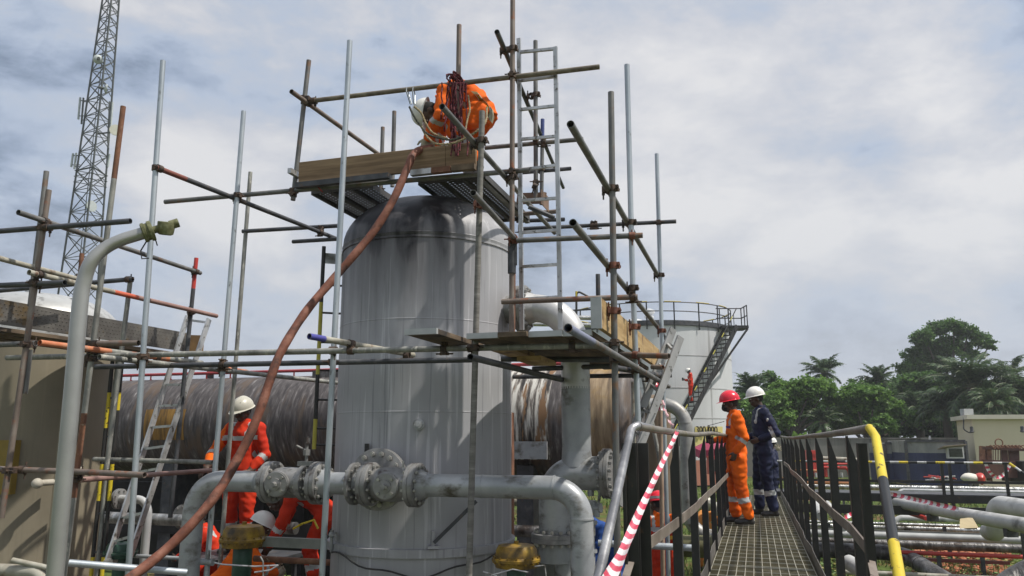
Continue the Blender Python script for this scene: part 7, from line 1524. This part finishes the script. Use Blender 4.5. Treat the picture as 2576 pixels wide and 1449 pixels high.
# worker seen from behind below the walkway
q = P(1662, 1449, 10.6); q.z = P(1660, 1232, 10.6).z - 1.77
p7, W7, H7 = person('worker in orange coverall and striped red hard hat seen from behind below the walkway', q, R(12), dict(head=(.0, .03, 1.61), hd=(-.5, 1, -.1), eL=(-.25, .06, 1.14), wL=(-.16, .26, 1.05), eR=(.25, .06, 1.14), wR=(.16, .26, 1.05)), RORG, RDH, .98, 'chest', None, (.6, .6), upper=lambda c: c.z > 1.34, vox=.0125, seed=21, lat=True)
def back_print():
    nrm = (W7.to_3x3() @ Vector((0, -1, 0))).normalized(); xr = Z.cross(nrm).normalized(); m_ = W7 @ Vector((-.03, -.155, 1.20)); A = Matrix.Identity(4)
    for i in range(3): A[i][0], A[i][1], A[i][2], A[i][3] = xr[i], Z[i], nrm[i], m_[i]
    text_mesh('back_lettering', 'FEL', .085, A, black(), p7.L, p7.o, .004); bm = B(); box(bm, m_ + xr * .17, xr * .07, Z * .022, nrm * .003); p7.part('yellow_print', bm, M('yellow_print', [(.3, (.6, .3, .02)), (.7, (.7, .4, .04))], 4))
back_print()
# blue coverall crouching
q = P(1535, 1449, 9.3); q.z = ZG
person('worker in royal blue coverall bending behind the stair handrail', q, R(120), dict(hip=(0, -.12, .92), waist=(0, .0, 1.06), chest=(0, .12, 1.30), neck=(0, .25, 1.43), head=(0, .36, 1.50), hd=(0, .7, -.7), sL=(-.19, .19, 1.36), eL=(-.26, .34, 1.02), wL=(-.15, .52, .88), sR=(.19, .19, 1.36), eR=(.26, .34, 1.02), wR=(.15, .52, .88)), BLUE, None, 1.14, False, None, (.6, .6), vox=.014, seed=25)
# crouching workers low left
cr = dict(hip=(0, -.15, .45), waist=(0, -.02, .62), chest=(0, .10, .80), neck=(0, .20, .94), head=(0, .27, 1.07), hd=(0, 1, -.4), sL=(-.19, .14, .89), eL=(-.27, .28, .66), wL=(-.15, .46, .60), sR=(.19, .14, .89), eR=(.27, .28, .66), wR=(.15, .46, .60), hL=(-.1, -.15, .43), kL=(-.20, .22, .50), aL=(-.18, .05, .09), hR=(.1, -.15, .43), kR=(.20, .22, .50), aR=(.18, .05, .09))
q = P(592, 1330, 9.0); q.z = P(652, 1290, 9.0).z - 1.24
person('crouching worker in orange with a clean white hard hat behind the yellow actuator', q, R(-70), cr, ORG, WHH, 1.0, True, GLV, (.8, .8), vox=.013, seed=31)
q = P(552, 1300, 10.6); q.z = P(550, 1270, 10.6).z - 1.24
person('crouching worker whose white hard hat shows beside the leaning worker legs', q, R(100), cr, RORG, WHH, 1.0, True, None, (.8, .8), vox=.016, seed=33)
q = P(790, 1400, 9.3); q.z = P(775, 1258, 9.3).z - 1.02
person('worker in red orange coverall with yellow harness bending behind the flanged pipe', q, R(100), dict(hip=(0, -.12, .88), waist=(0, .0, 1.0), chest=(0, .17, 1.12), neck=(0, .34, 1.10), head=(0, .46, 1.02), hd=(0, .6, -.8), sL=(-.19, .27, 1.05), eL=(-.27, .36, .78), wL=(-.22, .48, .55), sR=(.19, .27, 1.05), eR=(.27, .36, .78), wR=(.2, .48, .55), hL=(-.1, -.12, .85), kL=(-.13, .05, .48), aL=(-.13, -.05, .09), hR=(.1, -.12, .85), kR=(.13, .05, .48), aR=(.13, .0, .09)), RORG, None, 1.0, True, None, (.6, .6), vox=.014, seed=37)
bm = B(); sweep(bm, [P(738, 1330, 9.0), P(760, 1318, 8.9), P(790, 1308, 8.85), P(800, 1330, 8.85)], .012, 8); one('harness_strap', bm, yel(), 'yellow harness strap on the worker bending behind the pipe', 'harness')
q = P(1768, 1330, 15.8); q.z = ZG
person('stooping worker in yellow orange coverall partly hidden behind the walkway posts', q, R(-60), dict(hip=(0, -.12, .88), waist=(0, .0, 1.0), chest=(0, .17, 1.08), neck=(0, .34, 1.02), head=(0, .46, .94), hd=(0, .6, -.8), sL=(-.19, .27, .98), eL=(-.27, .36, .72), wL=(-.22, .48, .5), sR=(.19, .27, .98), eR=(.27, .36, .72), wR=(.2, .48, .5)), M('yellow_orange_coverall', [(.3, (.6, .22, .04)), (.7, (.8, .35, .09))], 4, rough=.8), None, 1.0, True, None, (.6, .6), vox=.02, seed=41)

# ---------------------------------------------------------------- humid air
def haze():
    bm = B(); box(bm, Vector((0, 20, 24)), Vector((400, 0, 0)), Vector((0, 400, 0)), Z * 26)
    m = bpy.data.materials.new('humid_air'); m.use_nodes = True; nt = m.node_tree; nt.nodes.remove(nt.nodes['Principled BSDF'])
    v = nt.nodes.new('ShaderNodeVolumePrincipled'); v.inputs['Density'].default_value = 0.0008; v.inputs['Color'].default_value = (.93, .96, 1, 1); v.inputs['Anisotropy'].default_value = .3; nt.links.new(v.outputs[0], nt.nodes['Material Output'].inputs['Volume'])
    o = one('haze', bm, m, 'thin humid haze over the whole yard', 'haze', kind='stuff', smooth=False)
haze()
